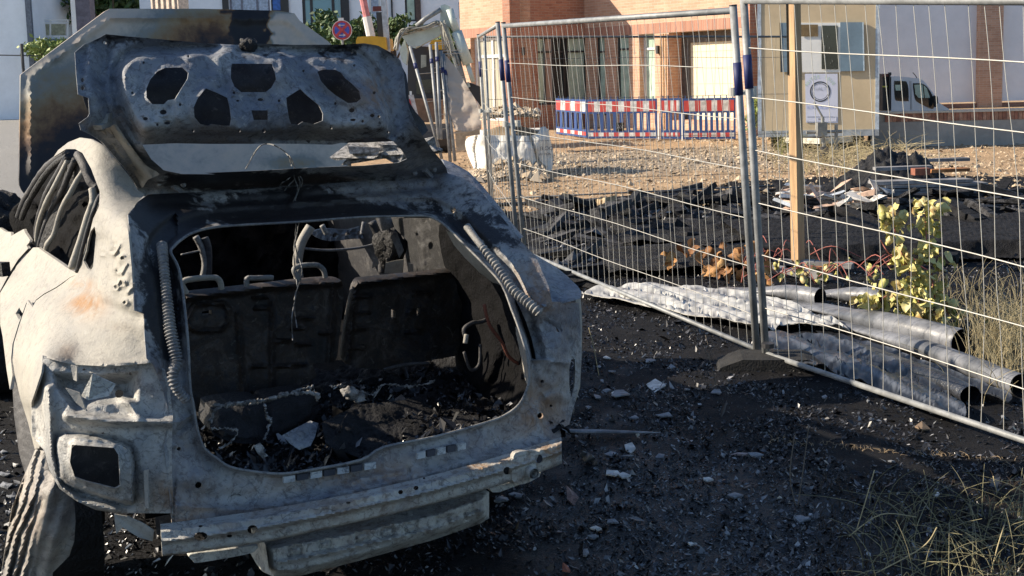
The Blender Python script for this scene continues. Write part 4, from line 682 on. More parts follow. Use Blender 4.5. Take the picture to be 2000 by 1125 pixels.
# ---- scatter of flakes, grit and stones (uncountable)
def scatter(name, n, area, size, mt, seed, dens_f=None, flat=.35, zf=None, rock=False):
    r = np.random.default_rng(seed); x0, x1, y0, y1 = area; P = np.c_[r.uniform(x0, x1, n), r.uniform(0, 1, n)**1.5*(y1-y0)+y0]
    if dens_f is not None: P = P[r.random(len(P)) < dens_f(P)]
    n = len(P); s = size*np.exp(r.normal(0, .45, n)); z = (zf(P) if zf else ground_z(P)); a = r.uniform(0, 6.28, n); tl = r.normal(0, flat, (n, 2))
    if rock: base = np.array([(1, 0, .25), (.3, .9, .2), (-.8, .6, .3), (-.9, -.5, .2), (.2, -1, .25), (.1, .1, .95)]); Fc0 = [[0, 1, 5], [1, 2, 5], [2, 3, 5], [3, 4, 5], [4, 0, 5]]
    else: base = np.array([(1, .1, 0), (.1, .55, .12), (-1, .0, 0), (-.1, -.5, .1)]); Fc0 = [[0, 1, 2], [0, 2, 3]]
    k = len(base); Bv = base[None]*(1+r.normal(0, .25, (n, k, 3)))*s[:, None, None]
    x = Bv[..., 0]*np.cos(a)[:, None]-Bv[..., 1]*np.sin(a)[:, None]; y = Bv[..., 0]*np.sin(a)[:, None]+Bv[..., 1]*np.cos(a)[:, None]; zz = Bv[..., 2]+x*tl[:, :1]+y*tl[:, 1:]+(0 if rock else .5*s[:, None]*np.abs(tl[:, :1]))
    V = np.stack([x+P[:, :1], y+P[:, 1:], zz+z[:, None]+.001], -1).reshape(-1, 3); Fc = (np.array(Fc0)[None]+(np.arange(n)*k)[:, None, None]).reshape(-1, 3)
    tone = np.repeat(r.random(n), k); o = link_mesh(name, V, Fc, mt, None, False, attrs=dict(tone=tone), own=False); return tag(o, kind='stuff')
def tone_mat(name, cols, rough=.6, pos=None):
    m, nt, N, L, B = nodes(name); cr = N.new('ShaderNodeValToRGB'); L.new(attr(nt, 'tone'), cr.inputs[0]); e = cr.color_ramp.elements; n = len(cols); pos = pos or [i/(n-1) for i in range(n)]
    e[0].position = pos[0]; e[0].color = cols[0]+(1,); e[1].position = pos[-1]; e[1].color = cols[-1]+(1,)
    for p_, c in list(zip(pos, cols))[1:-1]: q = e.new(p_); q.color = c+(1,)
    L.new(cr.outputs[0], B.inputs['Base Color']); B.inputs['Roughness'].default_value = rough; return m
FLK = tone_mat('charred_litter', [(.004, .004, .005), (.010, .010, .012), (.028, .029, .033), (.10, .10, .11), (.32,   .32, .33)], .30, [0, .55, .84, .965, 1])
STN = tone_mat('pale_stones', [(.26, .195, .13), (.40, .31, .21), (.52, .42, .30), (.32, .26, .20)], .85)
nearb = lambda P: sst(P[:, 0], -3, -1.5)*(1-sst(P[:, 1], 12.5, 14))*np.clip(.55+1.3*noise(P, .7, 77)+.6*noise(P, .2, 78), .06, 1)
t_ = scatter('charred_litter', 330000, (-2.6, 5.2, 2.2, 10.5), .0062, FLK, 1, nearb, .6); tag(t_, 'fine charred litter and flakes covering the burnt ground', 'litter')
t_ = scatter('charred_clods', 6000, (-3, 6.5, 2.2, 13.5), .009, FLK, 2, nearb, .2, rock=True); tag(t_, 'small charred clods lying on the burnt ground', 'debris')
GRT = tone_mat('pale_ash_grit', [(.02, .02, .023), (.075, .078, .085), (.19, .20, .21), (.42, .42, .42)], .45, [0, .55, .9, 1])  # pale tones paint the grey sheen of the wet patch
t_ = scatter('ash_grit', 42000, (-.4, 2.2, 2.4, 6.0), .0062, GRT, 21, lambda P: np.clip(np.exp(-((P[:, 0]-.62)/.6)**2-((P[:, 1]-4.1)/.8)**2)+.7*np.exp(-((P[:, 0]-.95)/.4)**2-((P[:, 1]-3.3)/.7)**2)+.7*noise(P, .3, 88)-.1, .02, 1), .5); tag(t_, 'pale ash grit standing in for the grey sheen on the black ground at bottom centre', 'ash')
t_ = scatter('boot_char', 16000, (-1.5, .6, 3.2, 5.0), .009, FLK, 22, lambda P: (lambda l: ((l[:, 0] > -.5) & (l[:, 0] < .72) & (l[:, 1] > .16) & (l[:, 1] < 1.0))*1.0)(CAR.l(np.c_[P, P[:, 0]*0])), .7, lambda P: .5+.03*noise(P, .3, 5)); tag(t_, 'charred flakes heaped on the boot floor of the car', 'char')
t_ = scatter('roadside_debris', 5000, (-4.5, -.9, 2.2, 9), .014, tone_mat('grey_grit', [(.03, .03, .03), (.12, .12, .12), (.4, .39, .37)], .7, [0, .7, 1]), 3, None, .5); tag(t_, 'grey grit and broken bits beside the left flank of the car', 'debris')
t_ = scatter('gravel', 11000, (-.5, 9, 16.5, 27.2), .021, STN, 4, lambda P: np.clip(gravel_f(P)*.8+np.exp(-((P[:, 1]-26.3)/.7)**2)*(P[:, 0] > 1.5)+.06, 0, 1), .2, rock=True); tag(t_, 'pale gravel and stones on the building site behind the fence', 'gravel')
t_ = scatter('soil_clods', 9000, (-1, 13, 13.8, 24), .018, tone_mat('soil_lumps', [(.20, .15, .10), (.36, .27, .17), (.5, .40, .28)], .95), 5, None, .2, rock=True); tag(t_, 'lumps of tan soil on the building site', 'soil')
# ================================================================== materials
galv = mat('galvanised_steel', (.24, .25, .255), .55, .2, .25, 12, .08, .003)
wirem = mat('galvanised_wire', (.50, .485, .44), .5, .25, .1, 10, 0)
bluet = mat('blue_tape', (.012, .02, .10), .6, 0, .1, 5, 0)
wood = mat('new_timber', (.46, .29, .15), .7, 0, .3, 3, .25, .004, stretch=(6, 6, .5))
grayw = mat('grey_weathered_board', (.23, .225, .23), .85, 0, .3, 6, .3, .004)
orangew = mat('scorched_orange_wood', (.40, .17, .06), .8, 0, .5, 6, .3, .004)
concrete = mat('concrete', (.36, .34, .31), .9, 0, .15, 2, .3, .01)
footm = mat('sooty_concrete', (.018, .0175, .017), .9, 0, .5, 14, .8, .012)
white = mat('white_render', (.80, .83, .87), .9, 0, .05, 1.2, .05, .003)
white2 = mat('white_frame', (.72, .72, .70), .5, 0, .05, 3, 0)
glassd = mat('dark_glass', (.02, .025, .025), .06, 0, .1, 2, 0, spec=.8)
glassg = mat('green_reflection_glass', (.44, .58, .48), .2, 0, .25, 1.5, 0, spec=.8)  # light green base paints reflected greenery onto the panes
curtain = mat('curtained_glass', (.42, .39, .30), .35, 0, .2, 3, 0, stretch=(12, 12, .3))
darkf = mat('dark_frame', (.03, .03, .033), .5, 0, .1, 3, 0)
cream = mat('cream_door', (.72, .64, .46), .6, 0, .04, 2, .03, .003)
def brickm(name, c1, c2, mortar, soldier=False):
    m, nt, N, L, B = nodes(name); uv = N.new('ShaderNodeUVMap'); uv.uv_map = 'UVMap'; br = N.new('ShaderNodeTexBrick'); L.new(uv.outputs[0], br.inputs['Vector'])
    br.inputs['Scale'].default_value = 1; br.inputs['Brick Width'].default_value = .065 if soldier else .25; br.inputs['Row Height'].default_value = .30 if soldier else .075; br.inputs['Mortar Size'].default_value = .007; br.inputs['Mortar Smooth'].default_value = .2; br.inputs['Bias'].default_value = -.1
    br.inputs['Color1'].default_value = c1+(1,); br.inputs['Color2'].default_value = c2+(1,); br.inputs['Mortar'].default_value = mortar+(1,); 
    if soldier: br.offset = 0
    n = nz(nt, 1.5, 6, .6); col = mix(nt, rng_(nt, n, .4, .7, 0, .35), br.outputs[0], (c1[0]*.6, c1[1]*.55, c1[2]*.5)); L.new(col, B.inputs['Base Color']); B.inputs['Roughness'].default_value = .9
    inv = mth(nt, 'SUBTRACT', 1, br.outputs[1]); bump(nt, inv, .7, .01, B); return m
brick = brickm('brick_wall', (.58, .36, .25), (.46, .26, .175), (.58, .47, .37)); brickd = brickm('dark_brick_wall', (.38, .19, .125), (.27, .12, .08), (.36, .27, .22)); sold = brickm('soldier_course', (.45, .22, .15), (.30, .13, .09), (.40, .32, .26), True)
# ================================================================== SITE FENCE
def fence_panel(name, label, BL, BR_, TL, TR_, nv, rows, rp=.021, rw=.0027, rv=.0014, posts=(1, 1), bulge=.03, tape=True, seed=1, mw=None, rail=.019, droop=0.0, group='mesh fence panels round the site'):
    BL, BR_, TL, TR_ = [np.array(v, float) for v in (BL, BR_, TL, TR_)]; r = np.random.default_rng(seed)
    u = BR_-BL; L_ = np.linalg.norm(u); yaw = math.atan2(u[1], u[0]); root = thing(name, label, 'fence panel', BL, yaw, group)
    nrm = np.array([-u[1], u[0], 0])/L_
    def S(a, v): return (BL*(1-a)+BR_*a)*(1-v)+(TL*(1-a)+TR_*a)*v+nrm*bulge*math.sin(math.pi*a)*math.sin(math.pi*v)*r.uniform(.9, 1.1)-np.array([0, 0, droop*a*max(0.0, min(1, v*2.2))])
    for k, (b_, t_) in enumerate(((BL, TL), (BR_, TR_))):
        if posts[k]:
            m = M(); m.tube([b_, b_*.5+t_*.5, t_], rp, 10); m.build('post', galv, root, True)
            if tape: c = b_*.20+t_*.80; d = (t_-b_)*.045; m = M(); m.tube([c-d, c+d], rp*1.12, 10); m.build('blue_tape_band', bluet, root, True)
            m = M(); m.tube([t_, t_+(t_-b_)*.004], rp*1.05, 10); m.build('post_cap', darkf, root)
    m = M(); m.tube([TL+(BL-TL)*.012, TR_+(BR_-TR_)*.012-np.array([0, 0, droop])], rail, 8); m.build('top_rail', galv if mw is None else mw, root, True)
    m = M(); e = .03; m.tube([BL+(TL-BL)*e, BR_+(TR_-BR_)*e], rail*.8, 8); m.build('bottom_rail', galv if mw is None else mw, root, True)
    for v in rows:
        n = 24; m = M(); ph = r.uniform(0, 6); m.tube([S(a, v)+np.array([0, 0, .006*math.sin(a*9+ph)]) for a in np.linspace(0, 1, n)], rw, 4, cap=False); m.build('horizontal_wire', mw or wirem, root, True)
    for i in range(1, nv):
        a = i/nv; k = r.uniform(-.006, .006); k2 = r.uniform(-.004, .004); n = 12; m = M()
        m.tube([S(a+k*math.sin(v*3.1+i)+k2*math.sin(v*9+i*2), v)+nrm*.003 for v in np.linspace(.03, .985, n)], rv, 4, cap=False); m.build('vertical_wire', mw or wirem, root, True)
    return root
A_BL = GG(1026, 507); A_TL = AT(983, 45, A_BL[1]-.02); A_BR = GG(1479, 704); A_TR = AT(1432, 12, A_BR[1]-.0)
fence_panel('mesh_fence', 'mesh fence panel running from beside the burnt car to the nearest clamped posts', A_BL, A_BR, A_TL, A_TR, 38, [.13, .27, .41, .55, .69, .83], seed=3)
B_BL = GG(1497, 712); B_TL = AT(1452, -8, B_BL[1]); far = G(1990, 884); u = (far-B_BL); u[2] = 0; u /= np.linalg.norm(u); B_BR = B_BL+u*3.5; B_BR[2] = 0; B_TR = B_TL+u*3.5
fence_panel('mesh_fence', 'nearest mesh fence panel with thick wires, in front of the yellow plant', B_BL, B_BR, B_TL, B_TR, 34, [.16, .305, .45, .59, .73, .865], seed=4, rw=.0034, rv=.0018, droop=.23)
C_BL = GG(1012, 500)+np.array([0, .03, 0]); C_TL = AT(972, 44, C_BL[1]); C2 = GG(958, 398)
rr = fence_panel('mesh_fence', 'short turned mesh fence panel behind the first post with a bent top rail', C_BL, C2, C_TL, AT(934, 68, C2[1]), 10, [.2, .4, .6, .8], seed=5, rv=.002)
D_BL = GG(962, 399); D_BR = GG(1542, 368)
fence_panel('mesh_fence', 'rear mesh fence panel with a dark thin top rail in front of the brick building', D_BL, D_BR, AT(946, 68, D_BL[1]), AT(1549, 68, D_BR[1]), 34, [.12, .37, .62, .86], seed=6, rv=.0022, rw=.003, rp=.018, tape=False, mw=mat('dull_dark_steel', (.16, .16, .16), .5, .5, .2, 9, 0), rail=.014)
def clamp(px, py, Y, lab):
    c = AT(px, py, Y); m = M(); m.box(c, (.13, .05, .03), -.5); m.tube([c+[-.06, .0, -.02], c+[-.06, 0, .03]], .022, 8); m.tube([c+[.05, 0, -.025], c+[.05, 0, .035]], .026, 8)
    m.tube([c+[0, -.03, 0], c+[0, .04, 0]], .009, 6); o = m.build('fence_clamp', wirem); tag(o, lab, 'clamp')
clamp(1452, 181, 6.6, 'pale steel clamp joining the two nearest fence posts'); clamp(1000, 243, 10.35, 'pale steel clamp on the fence post beside the big bag'); clamp(948, 217, 14.7, 'pale steel clamp on the far thin fence posts left of the big bag')
# concrete foot
fp = thing('ballast_block', 'soot-blackened concrete foot under the nearest fence posts', 'fence foot', GG(1500, 715), math.radians(-28))
m = M(); f0 = GG(1500, 718); fu = np.array([math.cos(-.12), math.sin(-.12), 0]); fv = np.array([-fu[1], fu[0], 0])
prof = [(-.30, 0), (.34, 0), (.32, .04), (.18, .085), (-.16, .085), (-.28, .04)]
m.prism([f0+np.array([.02, .02, -.02])+fu*a-fv*.12+np.array([0, 0, b_]) for a, b_ in prof], fv*.24); m.build('concrete_block', footm, fp)
m = M(); m.tube([f0+[.0, 0, .11], f0+[0, 0, .135]], .035, 10); m.build('post_socket', darkf, fp)
# timber post
tp = thing('timber_post', 'tall new timber post standing behind the mesh fence in front of the site trailer', 'post', GG(1559, 527)); a = GG(1559, 527, -.05); t = AT(1549, -70, a[1]+.05)
m = M(); m.beam(a, t, .07, .085, (-.78, -.62, 0)); m.build('post_shaft', wood, tp)
m = M(); m.beam(a*.35+t*.65+np.array([-.058, .0, 0]), a*.02+t*.98+np.array([-.058, .0, 0]), .006, .02, (0, 1, 0), .002); m.build('stained_edge', MB['char'], tp)
# ================================================================== melted pipes
plas = mat('melted_grey_plastic', (.42, .42, .41), .45, 0, .45, 5, .5, .012, col2=(.24, .245, .25)); plasd = mat('scorched_black_plastic', (.028, .030, .036), .32, 0, .6, 7, .6, .012, spec=.7)
pipem = mat('heat_greyed_pipe', (.15, .155, .17), .42, 0, .6, 4, .4, .008, col2=(.075, .08, .09))
def pipe(lab, pts, r0, flats, mt=pipem):
    P = sm(pts, False, 8); n = len(P); V = []; fl = np.interp(np.linspace(0, 1, n), np.linspace(0, 1, len(flats)), flats); rp_ = r0*F_PX
    for (a, b_), f in zip(P, fl):
        p = G(a, b_, r0*f); V.append(p)
    V = np.array(V); m = M(); m.tube(V, r0*(1+.07*noise(V, .5, 3)+.03*noise(V, .12, 4)), 22, cap=False, flat=fl); inn = M(); inn.tube(V[:10], r0*.92, 22, cap=False, flat=fl)
    root = thing('drain_pipe', lab, 'pipe', V[0]*[1, 1, 0], 0, 'melted drain pipes'); m.build('pipe_wall', mt, root, True); inn.build('pipe_bore', MB['char'], root, True)
    return root
pipe('short drain pipe whose open end points right, first one right of the nearest fence post', [(1602, 581), (1568, 575), (1535, 570), (1495, 568), (1450, 566), (1400, 565)], .062, [1, 1, .8, .5, .25, .12])
pipe('drain pipe with its open end touching the foot of the yellow plant', [(1721, 584), (1692, 579), (1664, 576), (1636, 574), (1606, 574), (1576, 576)], .062, [1, 1, .9, .6, .4, .2])
pipe('largest drain pipe with a wide open black mouth below the yellow plant', [(1878, 668), (1830, 656), (1780, 644), (1730, 632), (1690, 622), (1650, 612), (1600, 600), (1540, 590)], .078, [1, 1, 1, .95, .7, .45, .25, .12])
pipe('longest drain pipe reaching the right edge of the picture', [(1992, 752), (1930, 728), (1870, 705), (1800, 679), (1740, 660), (1690, 645), (1640, 632), (1580, 620)], .055, [1, 1, 1, .9, .6, .4, .25, .1])
pipe('crushed drain pipe lying lowest, ending by the bottom rail of the fence', [(1895, 772), (1850, 750), (1800, 727), (1740, 702), (1680, 680), (1620, 664), (1560, 650)], .052, [.9, .95, .8, .45, .3, .2, .12], plasd)
plasA = tone_mat('streaked_pale_plastic', [(.035, .035, .04), (.22, .22, .22), (.46, .455, .43), (.56, .55, .51)], .45, [0, .3, .6, 1]); plasB = tone_mat('streaked_black_plastic', [(.006, .006, .008), (.018, .02, .024), (.09, .10, .12)], .35, [0, .6, 1])
def ground_sheet(name, out, z, mt, lab, cat, rel, sp=4.5, group=None):
    c = [(out[0][0], out[0][1], 'z', z), (out[len(out)//3][0], out[len(out)//3][1], 'z', z), (out[2*len(out)//3][0], out[2*len(out)//3][1], 'z', z), (out[len(out)//2][0], out[len(out)//2][1]-1, 'z', z)]
    o = sheet(name, sm(out, True, 4), [], c, mt, None, sp=sp, th=.006, relief=rel, fr=WORLD, back=(0, 0, -1), zrel=True); V = np.array([v.co for v in o.data.vertices])+np.array(o.location); dd = V-CAM; cz = dd @ FW; PX = np.c_[CX+F_PX*(dd @ RT)/cz, CY-F_PX*(dd @ UP)/cz]; q_ = rel(PX); q_ = (q_-np.percentile(q_, 5))/(np.percentile(q_, 95)-np.percentile(q_, 5)+1e-6); a_ = o.data.attributes.new('tone', 'FLOAT', 'POINT'); a_.data.foreach_set('value', np.clip(.15+.75*q_+.25*noise(PX*[.12, 1], 9, 4), 0, 1).astype(np.float32)); tag(o, lab, cat, group); return o  # tone follows the relief: dark in fold hollows, pale on ridges
ground_sheet('melted_pipe_sheet', [(1135, 572), (1180, 560), (1240, 556), (1330, 557), (1420, 566), (1500, 582), (1560, 598), (1620, 622), (1660, 640), (1600, 640), (1540, 634), (1490, 640), (1440, 632), (1380, 622), (1300, 605), (1220, 590)], .05, plasA, 'pale wrinkled melted plastic pipes flattened across the fence bottom', 'melted plastic',
             lambda P: (lambda w: .045*np.sqrt(np.abs(np.sin((w[:, 1])*.15+1.1*noise(P, 200, 5))))-.03+noise(w*[.12, 1], 12, 6)*.018+noise(w*[.3, 1], 9, 7)*.006)(np.c_[P[:, 0], P[:, 1]-(P[:, 0]-1140)*.19]))
ground_sheet('flattened_black_pipe', [(1500, 655), (1560, 650), (1640, 668), (1720, 695), (1800, 730), (1850, 760), (1878, 790), (1886, 815), (1855, 812), (1790, 785), (1700, 745), (1620, 722), (1560, 712), (1510, 690)], .045, plasB, 'black crumpled flattened pipe beside the bottom rail of the nearest fence', 'melted plastic',
             lambda P: (lambda w: .05*np.sqrt(np.abs(np.sin((w[:, 1])*.075+.8*noise(P, 200, 15))))-.03+noise(w*[.15, 1], 14, 16)*.016+noise(P, 9, 17)*.003)(np.c_[P[:, 0], P[:, 1]-(P[:, 0]-1500)*.40]))
ground_sheet('flattened_black_pipe', [(1600, 640), (1700, 668), (1790, 700), (1850, 722), (1960, 765), (1975, 778), (1940, 775), (1900, 765), (1830, 742), (1740, 708), (1660, 680), (1610, 660)], .035, plasB, 'long thin flattened black pipe lying between the two long drain pipes', 'melted plastic',
             lambda P: .03*np.abs(np.sin((P[:, 1]-(P[:, 0]-1500)*.38)*.12+.8*noise(P, 160, 19)))-.02+noise(P, 40, 18)*.008)
# ================================================================== pale fragments
fragm = mat('pale_fragment', (.20, .21, .225), .6, 0, .4, 20, .5, .006); fragw = mat('white_fragment', (.62, .60, .56), .6, 0, .3, 20, .5, .006)
def frag(px, py, w, h, mt, seed, name='metal_flake', lab=None, group='pale flakes scattered on the black ground', dz=.012, tilt=.12):
    lab = lab or '%s %s flake on the ground %s' % ('broad' if w > 25 else 'tiny' if w < 13 else 'small', 'white' if mt is fragw else 'grey', 'left of the car' if px < 60 else 'just right of the silencer box' if px < 1080 else ('right of the right rear fender' if py < 830 else 'right of the bumper beam' if py < 960 else 'at the bottom, right of the silencer') if px < 1260 else ('between the car and the concrete foot' if py < 830 else 'in the open middle of the black ground' if py < 960 else 'at the bottom centre') if px < 1460 else 'below the nearest bottom rail'); r = np.random.default_rng(seed); n = int(r.integers(4, 7)); P = []
    for k in range(n):
        a = 2*math.pi*k/n+r.uniform(-.3, .3); q = r.uniform(.55, 1.2); p = G(px+w/2*q*math.cos(a), py+h/2*q*math.sin(a), dz); p[2] += r.normal(0, tilt*.03); P.append(p)
    c = np.mean(P, 0)+[0, 0, .003]; z0 = gz(c)[0]; P = np.array(P); P[:, 2] += z0; c[2] += z0
    V = np.vstack([P, [c], P-[0, 0, .006]]); Fc = [[k, (k+1) % n, n] for k in range(n)]+[[(k+1) % n, k, n+1+k, n+1+(k+1) % n] for k in range(n)]+[[n+1+k for k in range(n)][::-1]]
    Fc = [f[::-1] for f in Fc]; o = link_mesh(name, V, Fc, mt, None); tag(o, lab, 'debris', group); return o
fl = [(1282, 748, 46, 26), (1292, 743, 26, 12), (1212, 772, 32, 18), (1183, 762, 20, 10), (1166, 776, 20, 12), (1198, 770, 14, 8), (1402, 762, 24, 12), (1298, 811, 32, 9), (1238, 815, 18, 8), (1270, 704, 20, 8), (1185, 700, 18, 6), (1195, 725, 16, 6), (1312, 716, 16, 7), (1340, 758, 14, 5), (1356, 813, 6, 5), (1232, 877, 26, 16), (1190, 888, 30, 9), (1225, 893, 22, 8), (1435, 966, 30, 12), (1522, 1010, 0, 0), (1165, 1033, 30, 8), (1195, 1020, 34, 7), (1160, 1048, 26, 7), (1313, 870, 10, 6), (1438, 930, 8, 6), (1522, 970, 10, 6), (1458, 1008, 10, 6), (1144, 1080, 14, 24), (1565, 1008, 36, 16), (1290, 890, 24, 10), (1380, 935, 26, 8), (1480, 920, 14, 5), (1412, 885, 14, 10), (1150, 800, 12, 8), (1176, 742, 10, 5), (1245, 850, 12, 5), (1610, 774, 10, 6), (1695, 780, 8, 6), (1960, 812, 10, 10), (1740, 900, 14, 5), (1830, 965, 10, 6), (980, 975, 34, 12), (1010, 965, 30, 10), (1330, 1000, 10, 6), (1420, 1040, 10, 6), (1350, 1060, 14, 7), (1500, 1080, 12, 6), (10, 945, 30, 10), (22, 968, 26, 8), (8, 925, 24, 8), (30, 905, 14, 7), (16, 1000, 20, 9), (5, 880, 18, 6), (35, 860, 14, 6)]
for k, (x, y, w, h) in enumerate(fl):
    if w: frag(x, y, w, h, fragm if k % 5 else fragw, 300+k)
frag(1200, 926, 40, 15, fragw, 401, lab='brightest white flake on the black ground right of the bumper beam', group=None); frag(1222, 930, 30, 12, fragw, 402, lab='white flake touching the brightest white one right of the bumper beam', group=None)
frag(1117, 968, 36, 24, mat('pink_rag', (.30, .20, .18), .9, 0, .4, 30, .8, .01), 403, 'burnt_rag', 'pinkish crumpled scrap on the ground right of the silencer box', None, .02, .5); frag(1447, 881, 40, 8, mat('brown_scrap', (.36, .28, .26), .8), 404, 'burnt_board', 'thin pinkish-brown splinter on the open black ground', None); frag(1475, 887, 34, 7, fragm, 405, 'burnt_board', 'thin pale splinter end right of the pinkish one', None)
frag(1105, 1112, 20, 14, mat('red_brown_scrap', (.34, .12, .07), .9), 406, 'burnt_rag', 'small reddish scrap at the bottom edge of the picture', None, .01, .3); frag(1798, 835, 34, 16, mat('tan_leaf', (.20, .14, .09), .9), 407, 'dry_leaf', 'curled tan leaf just below the bottom rail of the nearest fence', None, .01, .4)
m = M(); P = [G(x, y, .03) for x, y in [(1290, 845), (1240, 844), (1180, 843), (1110, 842), (1060, 842)]]; m.tube(P, [.004, .012, .018, .02, .02], 6, flat=[.4]*5); o = m.build('trim_strip', fragm, None, True); tag(o, 'long pale pointed trim strip lying out from under the rear right corner of the car', 'trim strip')
cs = [(1138, 880), (1150, 884), (1162, 893), (1168, 905), (1165, 915), (1152, 910), (1140, 898), (1132, 888)]; o = sheet('curled_metal_piece', cs, [], [(1138, 880, 'z', .06), (1166, 900, 'z', .03), (1135, 895, 'z', .02)], fragm, None, sp=3, th=.004, fr=WORLD, back=(0, 0, -1), relief=lambda P: .02*np.sin((P[:, 0]+P[:, 1])*.25)); tag(o, 'curled grey metal piece right of the end of the bumper beam', 'scrap')
# ================================================================== burnt heap behind the fence
heap = hfield('charred_heap', .8, 7.5, 11.2, 15.2, lambda P: np.maximum(ground_z(P)-.03, -.05+.19*np.exp(-((P[:, 1]-12.7-.3*noise(P, 3, 6))/.8)**2)*(.45+.5*noise(P, 1.1, 301))+.06*noise(P, .25, 302)+.02*noise(P, .09, 303)), (260, 150), MB['charash'], None, WORLD, True); tag(heap, 'heap of charred rubble behind the mesh fence', 'rubble', kind='stuff')
def charz(P): return ground_z(P)
bmats = [MB['char'], MB['charash'], MB['char'], mat('ashy_char', (.07, .07, .075), .95, 0, .7, 12, .8, .02, col2=(.012, .012, .012), spec=.15)]
r = np.random.default_rng(55)
for k in range(175):
    x = r.uniform(1040, 2010); y = r.uniform(376, 440) if x > 1250 else r.uniform(400, 560)
    if k > 120: x = r.uniform(1040, 1480); y = r.uniform(390, 490)
    if 1480 < x < 1760 and r.random() < .4: continue
    p = G(x, y); L_ = r.uniform(.18, .9); yw = r.normal(.2, .8) if r.random() < .6 else r.uniform(0, 3); hz = .13*math.exp(-((p[1]-12.9)/.9)**2) if y < 440 else 0
    c = p+[0, 0, gz(p)[0]+hz*r.uniform(.5, 1.1)+.03]; m = M(); m.box(c, (L_, r.uniform(.05, .13), r.uniform(.025, .07)), yw, (r.normal(0, .2), r.normal(0, .2)), .012)
    o = m.build('charred_timber', bmats[int(r.integers(0, 4))]); tag(o, '%s %s charred timber %s, %s' % ('long' if L_ > .6 else 'short' if L_ < .38 else 'medium', 'ash-grey' if o.data.materials[0] is bmats[3] else 'black', 'behind the fence far end' if x < 1180 else 'left of the nearest posts' if x < 1440 else 'behind the timber post' if x < 1640 else 'behind the yellow plant' if x < 1860 else 'at the right edge of the heap', 'high up in the heap' if y < 398 else 'halfway down it' if y < 430 else 'low in the heap'), 'timber', 'charred timber pieces in the burnt heap')
t_ = scatter('charred_chunks', 15000, (.3, 7.5, 9.6, 14.6), .018, FLK, 9, None, .3, lambda P: np.maximum(ground_z(P), -.05+.19*np.exp(-((P[:, 1]-12.7-.3*noise(P, 3, 6))/.8)**2)*(.45+.5*noise(P, 1.1, 301))), True); tag(t_, 'charred chunks covering the burnt heap', 'rubble')
# corrugated charred sheets
for k, (x0, x1, y0, y1) in enumerate([(1.0, 2.25, 10.6, 12.0), (.75, 2.1, 9.2, 10.3)]):
    o = hfield('corrugated_sheet', x0, x1, y0, y1, lambda P: .07+.022*np.sin(P[:, 1]*48+P[:, 0]*3+noise(P, 1.2, 5)*2)+.05*noise(P, .9, 6+k), (50, 160), MB['char'], None, WORLD); tag(o, ['black charred corrugated sheet lying under the heap behind the fence', 'black charred corrugated sheet lying nearest the bottom of the fence'][k], 'sheet')
# bitumen slab
sl_ = thing('charred_slab', 'thick black granular slab lying behind the timber post', 'slab', (4, 10.6, 0))
def slabz(P): return .15+.01*noise(P, .5, 8)+.008*noise(P, .05, 9)-.12*sst(np.abs(P[:, 1]-10.55-.08*noise(P, 1.2, 4)), .88, .98)
hfield('slab_top', 2.05, 5.6, 9.5, 11.6, slabz, (230, 140), MB['charash'], sl_, WORLD)
m = M(); m.box((3.9, 10.6, .05), (3.3, 1.6, .1)); m.build('slab_core', MB['char'], sl_)
# plank stack
g0 = GG(1820, 396); u0 = np.array([1, .05, 0])
for k in range(6):
    m = M(); c = g0+np.array([0, .15, .025+k*.043]); m.box(c+np.array([(-.02+.02*k) if k < 5 else -.08, .02*(k % 2), 0]), (1.26-.05*(k % 3), .26, .036), .03, (0, 0), .003); o = m.build('stacked_plank', grayw); tag(o, 'grey plank number %s from the ground in the neat stack right of the yellow plant' % ['one', 'two', 'three', 'four', 'five', 'six'][k], 'plank', 'stack of grey planks')
for k, (x, y, z, L_) in enumerate([(1880, 345, .28, .6), (1888, 352, .18, .5), (1795, 362, .26, .7)]):
    p = G(x, y+30); m = M(); m.box(p+[0, .6, z+.08], (L_, .12, .04), .05, (0, 0), .003); o = m.build('burnt_board', [grayw, orangew, grayw][k]); tag(o, ['grey board lying on top of the black pile behind the plank stack', 'reddish board under the grey one on the black pile', 'grey board resting on the front plank stack'][k], 'board')
m = M(); m.box(G(1812, 395)+[0, .25, .34], (.19, .12, .08), .1); o = m.build('brick', mat('red_brick', (.22, .08, .05), .9)); tag(o, 'single red brick on top of the grey plank stack', 'brick')
hp2 = hfield('black_pile', 3.9, 5.9, 14.2, 16.4, lambda P: ground_z(P)-.02+.52*np.exp(-((P[:, 0]-4.95)/.62)**2-((P[:, 1]-15.2)/.5)**2)*(1+.35*noise(P, .4, 61))+.03*noise(P, .12, 62), (90, 80), MB['char'], None, WORLD); tag(hp2, 'pile of black burnt rubble behind the grey plank stack', 'rubble', kind='stuff')
# pale insulation shards
shm = [mat('pale_shard', (.55, .52, .48), .8, 0, .3, 9, .3, .01), mat('pinkish_shard', (.52, .36, .27), .8, 0, .3, 9, .3, .01), mat('bluish_shard', (.38, .42, .47), .7, 0, .2, 9, .3, .01)]
r = np.random.default_rng(66)
for k in range(46):
    x = r.uniform(1500, 1740); y = r.uniform(392, 430); p = G(x, y); m = M(); m.box(p+[0, 0, .12+.1*r.random()], (r.uniform(.1, .42), r.uniform(.05, .2), .018), r.uniform(-.6, .9), (r.uniform(-.6, .2), r.normal(0, .25)), .015)
    o = m.build('insulation_shard', shm[int(r.choice(3, p=[.5, .3, .2]))]); mn_ = o.data.materials[0].name.split('_')[0]; tag(o, ('large ' if p[0] % .2 > .1 else '')*0+'%s broken insulation shard %s, %s' % (mn_, 'left of the timber post' if x < 1545 else 'just right of the timber post' if x < 1640 else 'near the curled board', 'high in the heap' if y < 408 else 'low in the heap'), 'shard', 'pale insulation shards in the heap')
